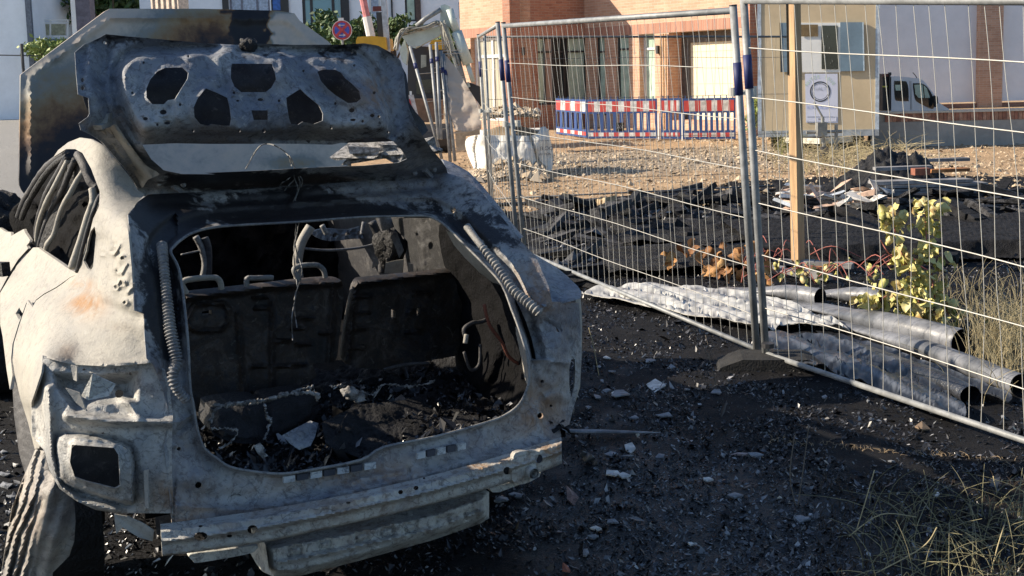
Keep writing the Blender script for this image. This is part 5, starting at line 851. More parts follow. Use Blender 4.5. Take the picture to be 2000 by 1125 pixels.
m = M(); m.prism([AT(x, y, 12.6) for x, y in [(1698, 350), (1712, 356), (1718, 372), (1712, 392), (1704, 388), (1708, 372)]], (.02, .1, 0)); o = m.build('curled_board', shm[0]); tag(o, 'curled pale board end standing up left of the plank stack', 'board')
# boards lying in front of the slab
for k, (pts, w, h, mt, lab) in enumerate([([(1588, 486), (1752, 497)], .10, .05, orangew, 'scorched orange-brown board lying along the front of the black slab'), ([(1440, 492), (1600, 498)], .10, .04, grayw, 'grey split board lying left of the timber post'), ([(1480, 508), (1665, 520)], .11, .04, grayw, 'ashy grey board crossing behind the timber post'),
        ([(1470, 520), (1620, 540)], .09, .04, grayw, 'pale board half buried at the foot of the timber post'), ([(1650, 492), (1870, 505)], .16, .07, MB['charash'], 'thick charred beam end beneath the black slab'), ([(1560, 530), (1640, 520)], .05, .04, orangew, 'short orange splintered batten right of the timber post foot'), ([(1160, 418), (1225, 395)], .12, .09, bmats[3], 'ash-grey charred beam sloping up behind the fence'), ([(1175, 398), (1192, 390)], .12, .06, mat('raw_wood', (.42, .32, .2), .8), 'small unburnt wooden block beside the sloping charred beam'), ([(1832, 392), (1860, 430)], .12, .08, bmats[3], 'ashy charred beam leaning against the plank stack'), ([(1850, 395), (1930, 445)], .12, .08, MB['charash'], 'long charred beam sloping down right of the plank stack'), ([(1890, 392), (1960, 436)], .07, .06, bmats[3], 'thin charred beam sloping down at the right end of the plank stack'), ([(1700, 402), (1730, 432)], .08, .06, MB['charash'], 'short charred beam sloping down behind the yellow plant')]):
    a = G(pts[0][0], pts[0][1], .06 if k < 6 else .28); b_ = G(pts[1][0], pts[1][1], .05 if k < 6 else (.10 if k > 7 else .35)); m = M()
    for q_ in range(5): m.beam(a+(b_-a)*q_/5, a+(b_-a)*(q_+1.02)/5, w, h, (0, 0, 1), .008)
    o = m.build('burnt_board', mt); tag(o, lab, 'board')
# ================================================================== plants
leafy = tone_mat('wilted_yellow_leaf', [(.30, .29, .06), (.48, .44, .14), (.56, .50, .24), (.38, .25, .10)], .6, [0, .4, .85, 1]); leafb = tone_mat('dry_brown_leaf', [(.20, .09, .035), (.36, .19, .07), (.45, .32, .14)], .8); stemm = mat('red_stem', (.32, .10, .08), .7); straw = mat('dry_straw', (.42, .35, .20), .8, 0, .2, 5, 0)
def leafmesh(seed):
    r = np.random.default_rng(seed); V = []; n = 6; m_ = 5
    for i in range(n):
        t = i/(n-1); w = .44*math.sin(math.pi*min(1, t*.9+.1))**.9*(1-.45*t)
        for j in range(m_):
            s = (j/(m_-1)-.5)*2; V.append((s*w*(1+.1*r.normal()), .75*abs(s)*w+.22*math.sin(t*4.5+seed)+.06*r.normal(), -t+.0*s))
    Fc = [[i*m_+j, i*m_+j+1, (i+1)*m_+j+1, (i+1)*m_+j] for i in range(n-1) for j in range(m_-1)]; return np.array(V), Fc
def leafset(root, spots, mt, size, seed=0, fr0=None, name='leaf'):
    meshes = []
    for k in range(14):
        V, Fc = leafmesh(seed+k); me = bpy.data.meshes.new('leaf'); me.from_pydata(V.tolist(), [], Fc); me.materials.append(mt); a = me.attributes.new('tone', 'FLOAT', 'POINT'); a.data.foreach_set('value', np.clip(RNG.uniform(0, 1)+RNG.normal(0, .08, len(V)), 0, 1).astype(np.float32)); me.polygons.foreach_set('use_smooth', [True]*len(Fc)); meshes.append(me)
    loc = np.array(root.location)
    for i, (p, s) in enumerate(spots):
        o = bpy.data.objects.new(name, meshes[i % 14]); COL.objects.link(o); o.parent = root; o.location = tuple(np.array(p)-loc); o.rotation_euler = (RNG.normal(0, .5), RNG.normal(0, .5), RNG.uniform(0, 6.28)); o.scale = (s*size*RNG.uniform(.8, 1.1),)*3
pl = thing('wilted_plant', 'tall wilted plant with drooping yellow-green leaves behind the nearest fence panel', 'plant', GG(1800, 640)); Yp = GG(1800, 640)[1]
stemsp = [[(1805, 640), (1795, 590), (1780, 540), (1760, 490), (1745, 440), (1740, 410)], [(1820, 640), (1826, 590), (1818, 530), (1810, 470), (1806, 400)], [(1790, 640), (1760, 600), (1740, 575), (1700, 600)], [(1810, 640), (1840, 600), (1855, 620)], [(1770, 520), (1740, 500), (1720, 470)]]
spots = []
for si, s in enumerate(stemsp):
    P = sm(s, False, 8); V = np.array([AT(a, b_, Yp+.02*math.sin(i)) for i, (a, b_) in enumerate(P)]); m = M(); m.tube(V, np.linspace(.006, .003, len(V)), 6); m.build('stem', stemm, pl, True)
    if si < 4:
        n = [108, 86, 48, 28][si]
        for k in range(n): i = int(RNG.integers(1, len(V))); b_ = V[i]; spots.append((b_+[RNG.normal(0, .045 if si < 2 else .09), RNG.normal(0, .05), RNG.normal(.03, .03)], RNG.uniform(.7, 1.15)))
for k in range(30): p = AT(RNG.normal(1785, 38), RNG.normal(590, 26), Yp+RNG.normal(0, .1)); spots.append((p, RNG.uniform(.8, 1.2)))
leafset(pl, spots[:300], leafy, .084, 3)
bl = thing('wilted_creeper', 'creeper of curled brown and pale leaves on red stems left of the timber post foot', 'plant', GG(1450, 560)); sp = []
for k in range(34): x = RNG.uniform(1300, 1500); y = RNG.uniform(505, 560) if x > 1400 else RNG.uniform(505, 535); sp.append((G(x, y+12)+[0, 0, .12+.1*RNG.random()], RNG.uniform(.8, 1.6)))
for k in range(40): x = RNG.uniform(1480, 1720); y = RNG.uniform(525, 560); sp.append((G(x, y+8)+[0, 0, .08+.05*RNG.random()], RNG.uniform(.5, 1.0)))
leafset(bl, sp[:34], leafb, .10, 13); leafset(bl, sp[34:], leafy, .08, 23)
for k in range(26):
    x = RNG.uniform(1440, 1740); y = RNG.uniform(500, 560); p = G(x, y+10)+[0, 0, .05]; q_ = RNG.uniform(-.3, .3, 2); m = M(); m.tube(sm([p, p+[q_[0]*.6, q_[1], .10+.05*RNG.random()], p+[q_[0]*1.4, q_[1]*1.5, .04]], False, 5), .004, 5); m.build('stem', stemm, bl, True)
def grass(name, lab, n, pxf, h, mt=straw, seed=0, rad=.0022, bend=.6, cat='grass'):
    r = np.random.default_rng(seed); m = M()
    for k in range(n):
        x, y = pxf(r); p = G(x, y); p[2] = gz(p)[0]; a = r.uniform(0, 6.28); H_ = h*r.uniform(.4, 1.2); b_ = bend*r.uniform(.2, 1.4); P = []
        for i in range(6): t = i/5; P.append(p+[math.cos(a)*b_*H_*t*t, math.sin(a)*b_*H_*t*t, H_*t*(1-.35*b_*t)])
        m.tube(P, np.linspace(rad, rad*.4, 6), 3, cap=False)
    o = m.build(name, mt, None, True); tag(o, lab, cat, kind='stuff'); return o
grass('dry_grass', 'tuft of dry grass right of the yellow plant', 420, lambda r: (r.normal(1965, 48), r.normal(700, 32)), .34, seed=1)
grass('dry_grass', 'scorched sparse grass at the bottom right corner', 210, lambda r: (1640+360*r.random()**.7+20, r.uniform(985, 1180)), .20, seed=2, bend=1.2, mt=mat('dim_straw', (.22, .20, .11), .8, 0, .3, 5, 0))
grass('dry_grass', 'burnt dark stubble at the bottom right', 500, lambda r: (1600+420*r.random(), r.uniform(940, 1150)), .05, seed=4, bend=.8, mt=mat('burnt_stubble', (.05, .035, .022), .9))
grass('dry_weeds', 'tangle of dry weeds in front of the site trailer', 420, lambda r: (r.normal(1640, 80), r.normal(318, 14)), .5, seed=3, rad=.006, bend=1.3)
grass('green_weeds', 'green weeds beside the left wheel of the site trailer', 60, lambda r: (r.normal(1530, 10), r.normal(296, 5)), .5, seed=8, rad=.008, bend=.8, mt=mat('weed_green', (.22, .22, .07), .8))
grass('dry_grass', 'sparse dry straw on the black ground behind the yellow plant', 130, lambda r: (r.uniform(1820, 2000), r.uniform(560, 650)), .22, seed=12)
for k, s in enumerate([[(1400, 760), (1385, 700), (1352, 640)], [(1392, 705), (1378, 655)], [(1192, 510), (1198, 560), (1182, 605)], [(1555, 990), (1543, 930), (1552, 850)], [(1558, 990), (1567, 930), (1580, 830)], [(1670, 1045), (1690, 980), (1708, 918)], [(1935, 1125), (1948, 1070), (1962, 1025)], [(1905, 490), (1925, 540), (1940, 600)], [(1768, 960), (1800, 968), (1845, 973)], [(1170, 735), (1160, 680), (1150, 640)], [(1898, 965), (1930, 985), (1960, 1020), (1955, 1000), (1940, 930)], [(1655, 1050), (1720, 1005), (1790, 1010)], [(1700, 1125), (1800, 1070), (1830, 1030)]]):
    b_ = G(s[0][0], s[0][1]); P = sm(s, False, 6); Y0 = b_[1]; V = [AT(a, c_, Y0) for a, c_ in P]; m = M(); m.tube(V, .0022, 5); o = m.build('dry_stalk', straw if k > 4 else mat('grey_stalk', (.16, .13, .10), .8), None, True); tag(o, ['thin forked grey stalk standing between the car and the concrete foot', 'side twig of the forked grey stalk left of the concrete foot', 'thin grey stalk beside the bottom wire behind the right fender', 'left stem of a thin pair rising from the open black ground', 'right stem of a thin pair rising from the open black ground', 'long pale stalk leaning right, left of the bottom right grass', 'pale stalk standing in the bottom right corner', 'tall dry stalk with a seed head right of the yellow plant', 'short straw lying flat above the bottom right grass', 'thin stalk close to the right rear fender', 'bent straw lying at the right edge above the grass', 'curved straw lying left in the bottom right grass', 'curved straw crossing the bottom edge right of centre'][k], 'stalk', 'thin dry stalks')
grass('dry_grass_line', 'thin line of pale straw standing in for a sunlight streak across the black ground', 150, lambda r: (lambda x: (x, 858+(x-1500)*.095+r.normal(0, 3)))(r.uniform(1500, 1985)), .022, seed=31, rad=.0016, bend=1.5, mt=mat('bright_straw', (.34, .25, .15), .8))  # straw line stands in for a thin streak of sunlight between shadows
# ================================================================== BUILDINGS
def plane_ctrl(p0, u, px0, px1, y0, y1):
    class PT:
        def __init__(s): s.p0 = np.array(p0, float); s.n = np.array([u[1], -u[0], 0.0])
        def __call__(s, Q): Q = np.asarray(Q, float); d = ray(Q[:, 0], Q[:, 1]); return (d @ s.n)/((s.p0-CAM) @ s.n)
    return PT()
def wall_uv(p0, u): u = np.array(u, float); return lambda V: np.c_[(V-np.array(p0)) @ u, V[:, 2]]
def wall(name, p0, u, poly, holes, mt, parent, th=.3, nrm_in=None, off=0.0):
    u = np.array(u, float); u[2:] = 0; nin = np.array([-u[1], u[0], 0]); p0 = np.array(p0, float)+nin*off
    return sheet(name, poly, holes, plane_ctrl(p0, u, 0, 0, 0, 0), mt, parent, sp=400, th=th, fr=WORLD, back=nin, smooth=False, grid=False, uvfn=wall_uv(p0, u))
def vert_px(p, z): 
    d = np.array([p[0], p[1], z])-CAM; c = d @ FW; return (CX+F_PX*(d @ RT)/c, CY-F_PX*(d @ UP)/c)
def PJ(p): d = np.asarray(p, float)-CAM; c = d @ FW; return (CX+F_PX*(d @ RT)/c, CY-F_PX*(d @ UP)/c)
def wquad(p0, u, a, b, z0, z1): u = np.array([u[0], u[1], 0.0]); p0 = np.array(p0, float)*[1, 1, 0]; return [p0+u*a+[0, 0, z0], p0+u*b+[0, 0, z0], p0+u*b+[0, 0, z1], p0+u*a+[0, 0, z1]]
def wallm(name, p0, u, a, b, z0, z1, ops, mt, parent, th=.35):
    """wall along u from a to b with openings given in pixels; exact plane geometry"""
    u = np.array([u[0], u[1], 0.0]); p0 = np.array(p0, float)*[1, 1, 0]; nin = np.array([-u[1], u[0], 0])
    rects = []
    for (x0, y0, x1, y1) in ops:
        q = ON(np.array([x0, x1, x0, x1]), np.array([y0, y0, y1, y1]), p0, u); s = (q-p0) @ u; rects.append((float(s[[0, 2]].mean()), float(s[[1, 3]].mean()), float(max(z0, q[2:, 2].mean())), float(q[:2, 2].mean())))
    rects = [r_ for r_ in rects]; xs = sorted(set([a, b]+[v for r_ in rects for v in r_[:2]])); m = M(); UV = []
    def q4(s0, s1, w0, w1):
        P = [p0+u*s0+[0, 0, w0], p0+u*s1+[0, 0, w0], p0+u*s1+[0, 0, w1], p0+u*s0+[0, 0, w1]]; P2 = [p+nin*th for p in P]
        m.add(np.array(P+P2), [[0, 1, 2, 3], [7, 6, 5, 4], [0, 3, 7, 4], [1, 5, 6, 2], [3, 2, 6, 7], [0, 4, 5, 1]]); UV.extend([(s0, w0), (s1, w0), (s1, w1), (s0, w1), (s0+th, w0), (s1+th, w0), (s1+th, w1), (s0+th, w1)])
    for s0, s1 in zip(xs[:-1], xs[1:]):
        if s1-s0 < 1e-4: continue
        mid = (s0+s1)/2; cur = z0
        for r_ in sorted([r_ for r_ in rects if r_[0] <= mid <= r_[1]], key=lambda r_: r_[2]):
            if r_[2] > cur+1e-3: q4(s0, s1, cur, r_[2])
            cur = r_[3]
        if cur < z1: q4(s0, s1, cur, z1)
    return link_mesh(name, m.v, m.f, mt, parent, False, uv=np.array(UV)), rects
def window(p0, u, r_, depth, mt_g, mt_f, parent, vs=(.5,), hs=(.8,), fw=.06, name='window', panes=None):
    u = np.array([u[0], u[1], 0.0]); p0 = np.array(p0, float)*[1, 1, 0]; nin = np.array([-u[1], u[0], 0]); a, b, z0, z1 = r_; o = p0+nin*depth
    m = M()
    def bar(s0, s1, w0, w1, d0=-.03): P = [o+u*s0+[0, 0, w0]+nin*d0, o+u*s1+[0, 0, w0]+nin*d0, o+u*s1+[0, 0, w1]+nin*d0, o+u*s0+[0, 0, w1]+nin*d0]; m.prism(P, nin*.07)
    bar(a, a+fw, z0, z1); bar(b-fw, b, z0, z1); bar(a+fw, b-fw, z1-fw, z1); bar(a+fw, b-fw, z0, z0+fw)
    for v in vs: c = a+(b-a)*v; bar(c-fw/2, c+fw/2, z0+fw, z1-fw, -.028)
    for h in hs: c = z0+(z1-z0)*h; bar(a+fw, b-fw, c-fw/2, c+fw/2, -.026)
    f = m.build(name, mt_f, parent); xs = [a+fw]+[a+(b-a)*v for v in vs]+[b-fw]
    for i in range(len(xs)-1):
        g_ = M(); g_.prism([o+u*xs[i]+[0, 0, z0+fw]+nin*.01, o+u*xs[i+1]+[0, 0, z0+fw]+nin*.01, o+u*xs[i+1]+[0, 0, z1-fw]+nin*.01, o+u*xs[i]+[0, 0, z1-fw]+nin*.01], nin*.01)
        g_.build('pane', (panes[i] if panes else mt_g), f)
    return f
# ---- brick building
P0 = np.array([.37, 33, 0]); uB = np.array([.82, .572]); uC = np.array([.572, -.82]); P1 = P0+np.r_[uB*2.28, 0]; PA = P0-np.r_[uC*3.1, 0]
bb_ = thing('brick_building', 'low red-brick building with recessed corner windows and a cream garage door behind the barriers', 'building', P0)
_, RA = wallm('brick_wall', PA, uC, 0, 3.1, 0, 4.6, [(921, 71, 1018, 236)], brick, bb_)
window(PA, uC, RA[0], .18, curtain, white2, bb_, (.36, .66), (.77,), .09)
_, RB = wallm('brick_wall', P0, uB, -.35, 2.28, 0, 4.598, [(1051, 72, 1149, 203)], brickd, bb_)  # darker brick tone paints the shade on this recessed wall
window(P0, uB, RB[0], .12, glassg, darkf, bb_, (.17, .34, .55, .62), (.78,), .05, panes=[glassg, brickd, glassd, darkf, glassg])  # the brick pane paints a brick wall reflected in the glass
_, RC = wallm('brick_wall', P1, uC, 0, 7.6, 0, 6.0, [(1164, 70, 1182, 225), (1203, 68, 1229, 207), (1249, 63, 1279, 209), (1307, 60, 1432, 236)], brick, bb_, 1.0)
window(P1, uC, RC[0], .12, glassg, darkf, bb_, (), (.8,), .05); window(P1, uC, RC[1], .12, glassg, darkf, bb_, (), (.8,), .05); window(P1, uC, RC[2], .2, glassg, white2, bb_, (), (.78,), .06)
a_, b_, z0_, z1_ = RC[3]; o_ = P1+np.r_[np.array([-uC[1], uC[0]])*.5, 0]; U3 = np.r_[uC, 0]; N3 = np.array([-uC[1], uC[0], 0])
gd = M(); gd.prism([o_+U3*(a_+.3)+[0, 0, 0], o_+U3*(b_+.5)+[0, 0, 0], o_+U3*(b_+.5)+[0, 0, z1_-.28], o_+U3*(a_+.3)+[0, 0, z1_-.28]], N3*.06); gd.build('garage_door', cream, bb_)
for k in range(6):
    zz = .35+k*.42
    if zz < z1_-.4: gl = M(); gl.prism([o_+U3*(a_+.3)+[0, 0, zz]-N3*.006, o_+U3*(b_+.5)+[0, 0, zz]-N3*.006, o_+U3*(b_+.5)+[0, 0, zz+.012]-N3*.006, o_+U3*(a_+.3)+[0, 0, zz+.012]-N3*.006], N3*.005); gl.build('door_groove', mat('door_groove', (.5, .45, .33), .7, 0, .05, 2, 0), bb_)
gd = M(); gd.prism([o_+U3*a_-N3*.04, o_+U3*(a_+.3)-N3*.04, o_+U3*(a_+.3)+[0, 0, z1_]-N3*.04, o_+U3*a_+[0, 0, z1_]-N3*.04], N3*.1); gd.prism([o_+U3*(a_+.3)+[0, 0, z1_-.28]-N3*.04, o_+U3*(b_+.5)+[0, 0, z1_-.28]-N3*.04, o_+U3*(b_+.5)+[0, 0, z1_]-N3*.04, o_+U3*(a_+.3)+[0, 0, z1_]-N3*.04], N3*.1); gd.build('door_frame', mat('brown_grey_frame', (.11, .10, .09), .6), bb_)
for px in (1294, 1299, 1304):
    q_ = ON(px, 150, P1, uC); m = M(); m.tube([q_*[1, 1, 0]-N3*.05, q_*[1, 1, 0]-N3*.05+[0, 0, z1_-.02]], .022, 8); m.build('rain_pipe', mat('copper_pipe', (.45, .30, .16), .5, .3), bb_)
def course(p0, u, a, b, z, parent):
    U_ = np.array([u[0], u[1], 0.0]); nin = np.array([-u[1], u[0], 0]); p = np.array(p0)*[1, 1, 0]-nin*.006; m = M(); m.add(np.array([p+U_*a+[0, 0, z], p+U_*b+[0, 0, z], p+U_*b+[0, 0, z+.27], p+U_*a+[0, 0, z+.27]]), [[0, 1, 2, 3]])
    link_mesh('soldier_course', m.v, m.f, sold, parent, uv=np.array([(a, 0), (b, 0), (b, .27), (a, .27)]))
course(PA, uC, .02, 3.08, RA[0][3]+.004, bb_); course(P0, uB, .02, 2.26, RB[0][3]+.004, bb_); course(P1, uC, .02, 7.5, RC[3][3]+.004, bb_)
for px, py, pp, uu in [(1287, 97, P1, uC), (1025, 100, PA, uC), (919, 103, PA, uC)]:
    q_ = ON(px, py, pp, uu); m = M(); m.box(q_-np.array([-uu[1], uu[0], 0])*.05, (.07, .07, .22), math.atan2(uu[1], uu[0])); m.build('wall_lamp', darkf, bb_)
m = M(); m.box(G(1075, 243)+np.array([0, 1.2, .22]), (1.6, .4, .45), .2); m.build('plinth', concrete, bb_)
m = M(); m.prism([P1+[0, 0, 5.9]+U3*0, P1+U3*7.6+[0, 0, 5.9], P1+U3*7.6+np.array([3.5, 5, 5.9]), P1+np.array([3.5, 5, 5.9])], (0, 0, .15)); m.build('roof', concrete, bb_)
# right end column (dark) and corner
q_ = ON(1471, 150, P1, uC); 
m = M(); m.box(AT(1471, 150, 27.8)*[1, 1, 0]+[0, 0, 2.4], (.24, .3, 4.8), .1); UVb = None
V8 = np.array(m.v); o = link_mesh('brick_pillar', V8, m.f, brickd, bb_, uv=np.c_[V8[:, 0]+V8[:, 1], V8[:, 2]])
# ---- white hall on the right
wh = thing('white_hall', 'long white rendered hall with brick pillars on the right', 'building', AT(1800, 150, 40)*[1, 1, 0]); hp0 = np.array([AT(1700, 150, 40)[0], 40, 0]); uw = (1, 0)
m = M(); x0 = AT(1480, 150, 40)[0]; m.box((x0+11, 40.5, 3.2), (22, 1.0, 6)); m.build('wall', white, wh)
def brickbox(name, c, size, parent, mt=brick):
    m = M(); m.box(c, size); V = np.array(m.v); return link_mesh(name, V, m.f, mt, parent, uv=np.c_[V[:, 0]+V[:, 1], V[:, 2]])
for px in (1933, 2120): c_ = AT(px, 150, 39.8); brickbox('brick_pillar', (c_[0], 39.85, 2.9), (.78, .3, 6.6), wh)
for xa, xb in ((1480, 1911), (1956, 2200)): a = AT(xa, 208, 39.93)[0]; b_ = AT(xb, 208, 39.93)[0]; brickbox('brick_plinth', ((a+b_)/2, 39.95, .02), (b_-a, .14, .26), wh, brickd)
# ---- retaining wall
rw = thing('retaining_wall', 'low grey concrete wall topped with upright bricks and a pale coping, right of the trailer', 'wall', G(1860, 283)); ra = GG(1700, 288); rb = GG(2080, 281); ra[2] = rb[2] = 0
ur = (rb-ra)/np.linalg.norm(rb-ra); nr = np.array([-ur[1], ur[0], 0])
zc = 1.65-(236-118)/2300*ra[1]; zt = 1.65-(215-117)/2300*ra[1]
m = M(); m.prism([ra, rb, rb+[0, 0, zc], ra+[0, 0, zc]], nr*.3); m.build('concrete_face', concrete, rw)
for k in range(58):
    w_ = .065; a = ra+ur*(k*.072+.2); m = M(); m.prism([a-nr*.01+[0, 0, zc+.003], a+ur*w_-nr*.01+[0, 0, zc+.003], a+ur*w_-nr*.01+[0, 0, zt-.04], a-nr*.01+[0, 0, zt-.04]], nr*.25); m.build('brick', [mat('cap_brick_%d' % 0, (.42, .20, .13), .9, 0, .3, 9, .2), None][0] if k == 0 else capm[k % 3], rw) if k else None
    if k == 0: capm = [mat('cap_brick', c_, .9, 0, .3, 9, .2) for c_ in ((.40, .20, .13), (.33, .15, .10), (.44, .25, .17))]
m = M(); m.prism([ra+nr*.02+[0, 0, zc+.002], rb+nr*.02+[0, 0, zc+.002], rb+nr*.02+[0, 0, zt-.042], ra+nr*.02+[0, 0, zt-.042]], nr*.2); m.build('mortar_bed', concrete, rw)
m = M(); m.prism([ra-nr*.04+[0, 0, zt-.038], rb-nr*.04+[0, 0, zt-.038], rb-nr*.04+[0, 0, zt], ra-nr*.04+[0, 0, zt]], nr*.4); m.build('coping', mat('pale_coping', (.55, .50, .42), .8, 0, .1), rw)
# ---- white flatbed van
vn = thing('flatbed_van', 'silver-white crew-cab flatbed van parked behind the low wall', 'van', AT(1790, 200, 32)*[1, 1, 0]+[0, 0, -1.55]); VY = 32.0; ux = np.array([1.0, 0])
ZV = lambda p: z_(1700, 120, 6.25, p)
def vp(pts, Y, th, name, mt, parent=vn): m = M(); m.prism([AT(x, y, Y) for x, y in pts], (0, th, 0)); return m.build(name, mt, parent)
vpaint = mat('silver_paint', (.66, .68, .72), .35, .1, .05, 2, 0)
body = ZV([(255, 190), (300, 182), (450, 190), (590, 208), (640, 230), (680, 270), (780, 410), (820, 490), (900, 545), (960, 580), (980, 700), (980, 900), (255, 900)])
vp(body, VY, 1.8, 'body', vpaint); vp(sm(ZV([(292, 250), (310, 238), (420, 240), (445, 255), (465, 330), (468, 470), (455, 485), (330, 480), (305, 460), (295, 400)]), True, 3), VY-.012, .01, 'window', glassd)
vp(sm(ZV([(520, 275), (540, 266), (630, 270), (700, 320), (770, 440), (775, 560), (740, 575), (600, 510), (550, 465), (530, 380)]), True, 3), VY-.012, .01, 'window', glassd)
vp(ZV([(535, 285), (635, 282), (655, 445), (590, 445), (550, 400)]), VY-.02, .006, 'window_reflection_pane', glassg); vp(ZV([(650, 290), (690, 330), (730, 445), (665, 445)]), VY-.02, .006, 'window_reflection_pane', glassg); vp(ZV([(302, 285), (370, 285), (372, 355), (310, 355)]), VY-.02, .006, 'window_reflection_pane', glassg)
vp(sm(ZV([(785, 430), (800, 418), (820, 430), (826, 490), (808, 545), (790, 550)]), True, 3), VY-.25, .12, 'wing_mirror', darkf)
for a, b_ in ((480, 484), (495, 498)): vp(ZV([(a, 240), (b_, 240), (b_+10, 590), (a+10, 590)]), VY-.006, .004, 'door_gap', darkf)
vp(ZV([(150, 155), (232, 150), (235, 165), (245, 600), (150, 600)]), VY+.1, 1.6, 'load_bed_front', darkf); vp(ZV([(150, 155), (230, 152), (226, 185), (150, 185)]), VY+.05, .04, 'red_board', mat('red_brown', (.3, .12, .09), .7)); vp(ZV([(230, 135), (256, 132), (258, 165), (246, 175), (240, 600), (228, 600)]), VY-.02, .1, 'headboard_post', darkf)
vp(ZV([(150, 298), (210, 298), (210, 316), (150, 316)]), VY-.0, .03, 'yellow_strap', mat('yellow_strap', (.6, .55, .08), .6)); m = M(); m.tube([AT(*p, VY+.5) for p in ZV([(570, 205), (545, 165), (518, 135)])], .012, 5); m.build('aerial', darkf, vn)
for px in (1765, 1835): c_ = AT(px, 200, VY+.1); m = M(); m.tube([(c_[0], VY-.02, -1.2), (c_[0], VY+.25, -1.2)], .36, 18); m.build('wheel', darkf, vn)
# ---- site trailer
ZT = lambda p: z_(1400, 0, 2.813, p)
t0 = AT(1480, 200, 22.4)*[1, 1, 0]; ut = np.array([.972, -.235]); T3 = np.r_[ut, 0]; TN = np.array([-ut[1], ut[0], 0]); tw = (ON(1717, 200, t0, ut)-t0) @ T3
tr = thing('site_trailer', 'tan site trailer cabin with blue shutters and a white poster, on wheels', 'trailer', t0+T3*tw/2)
tanm = mat('tan_panel', (.54, .43, .28), .7, 0, .1, 1.2, .05, .004); shut = mat('blue_grey_shutter', (.15, .22, .28), .6, 0, .12, 3, .08, .003)
def tq(pts, off, th, name, mt, parent=tr): m = M(); q0 = t0-TN*off; m.prism([ON(x, y, q0, ut) for x, y in pts], TN*th); return m.build(name, mt, parent)
zb = float(ON(1600, 254, t0, ut)[2]); m = M(); m.prism([t0+[0, 0, zb], t0+T3*tw+[0, 0, zb], t0+T3*tw+[0, 0, 3.1], t0+[0, 0, 3.1]], TN*4.6); m.build('cabin', tanm, tr)
for s in (0, tw-.07): m = M(); m.prism([t0+T3*s-TN*.012+[0, 0, zb-.1], t0+T3*(s+.07)-TN*.012+[0, 0, zb-.1], t0+T3*(s+.07)-TN*.012+[0, 0, 3.1], t0+T3*s-TN*.012+[0, 0, 3.1]], TN*.05); m.build('corner_post', mat('pale_blue_steel', (.45, .52, .60), .5, .2), tr)
m = M(); m.prism([t0-TN*.02+[0, 0, zb-.12], t0+T3*tw-TN*.02+[0, 0, zb-.12], t0+T3*tw-TN*.02+[0, 0, zb], t0-TN*.02+[0, 0, zb]], TN*4.6); m.build('chassis', mat('chassis_grey', (.30, .33, .36), .6), tr)
wf = tq(ZT([(460, 125), (680, 125), (680, 398), (470, 398)]), .02, .05, 'window_frame', white2); tq(ZT([(462, 135), (556, 135), (556, 200), (464, 200)]), .04, .01, 'pane', mat('brown_blind', (.16, .11, .05), .7), wf); tq(ZT([(574, 140), (664, 140), (668, 380), (576, 380)]), .04, .01, 'pane', glassd, wf)
for k in range(14): r0, r1 = RNG.uniform(580, 650), RNG.uniform(170, 360); m = M(); q0 = t0-TN*.047; m.prism([ON(*p, q0, ut) for p in ZT([(r0, r1), (r0+RNG.uniform(3, 9), r1+RNG.uniform(3, 10)), (r0+3, r1+RNG.uniform(12, 22))])], TN*.004); m.build('sticker_shred', mat('grey_shred', (.2, .2, .18), .5), wf) if k < 8 else None
for p_ in ([(345, 125), (408, 125), (412, 396), (350, 396)], [(678, 122), (806, 122), (812, 390), (680, 392)]): tq(ZT(p_), .05, .035, 'shutter', shut)
tq(ZT([(800, 122), (807, 122), (812, 390), (806, 390)]), .056, .02, 'shutter_edge', mat('pale_edge', (.42, .52, .6), .6)); tq(ZT([(345, 125), (352, 125), (358, 396), (350, 396)]), .056, .02, 'shutter_edge', darkf)
po = tq(ZT([(484, 405), (664, 405), (666, 676), (490, 674)]), .012, .008, 'poster', mat('poster_white', (.58, .60, .72), .5, 0, .04, 2, 0))
def ring3(cx, cy, r, w, off, mt, parent, name='ring'):
    q0 = t0-TN*off; V = []; n = 40
    for k in range(n): a = 2*math.pi*k/n; V.append(ON(cx+r*math.cos(a), cy+r*math.sin(a), q0, ut)); V.append(ON(cx+(r-w)*math.cos(a), cy+(r-w)*math.sin(a), q0, ut))
    return link_mesh(name, V, [[2*k, 2*k+1, (2*k+3) % (2*n), (2*k+2) % (2*n)] for k in range(n)], mt, parent)
ring3(*ZT([(568, 503)])[0], 20.0, 2.2, .016, darkf, po, 'black_ring'); ring3(*ZT([(568, 503)])[0], 16.0, .9, .016, darkf, po, 'black_ring')
def text(s, org, u, h, mt, parent, name='lettering', spacing=1.0, rot=0.0):
    c = bpy.data.curves.new('t', 'FONT'); c.body = s; c.size = h; c.align_x = 'CENTER'; c.align_y = 'CENTER'; c.space_character = spacing; ob = bpy.data.objects.new('t', c); COL.objects.link(ob); dg = bpy.context.evaluated_depsgraph_get(); me = bpy.data.meshes.new_from_object(ob.evaluated_get(dg)); V = np.array([v.co for v in me.vertices]); Fc = [list(p.vertices) for p in me.polygons]; bpy.data.objects.remove(ob)
    if len(V) == 0: return
    cr, sr = math.cos(rot), math.sin(rot); X_ = V[:, 0]*cr-V[:, 1]*sr; Z_ = V[:, 0]*sr+V[:, 1]*cr; U_ = np.array([u[0], u[1], 0.0]); W_ = np.array(org)+X_[:, None]*U_+Z_[:, None]*np.array([0, 0, 1.0]); return link_mesh(name, W_, Fc, mt, parent)
palegreen = mat('pale_green_print', (.42, .58, .44), .6); paleblue = mat('pale_blue_print', (.40, .46, .72), .6); greyp = mat('grey_print', (.42, .44, .52), .6); q0 = t0-TN*.016
cc = ON(*ZT([(568, 503)])[0], q0, ut); word = 'NUTZE IEUE'
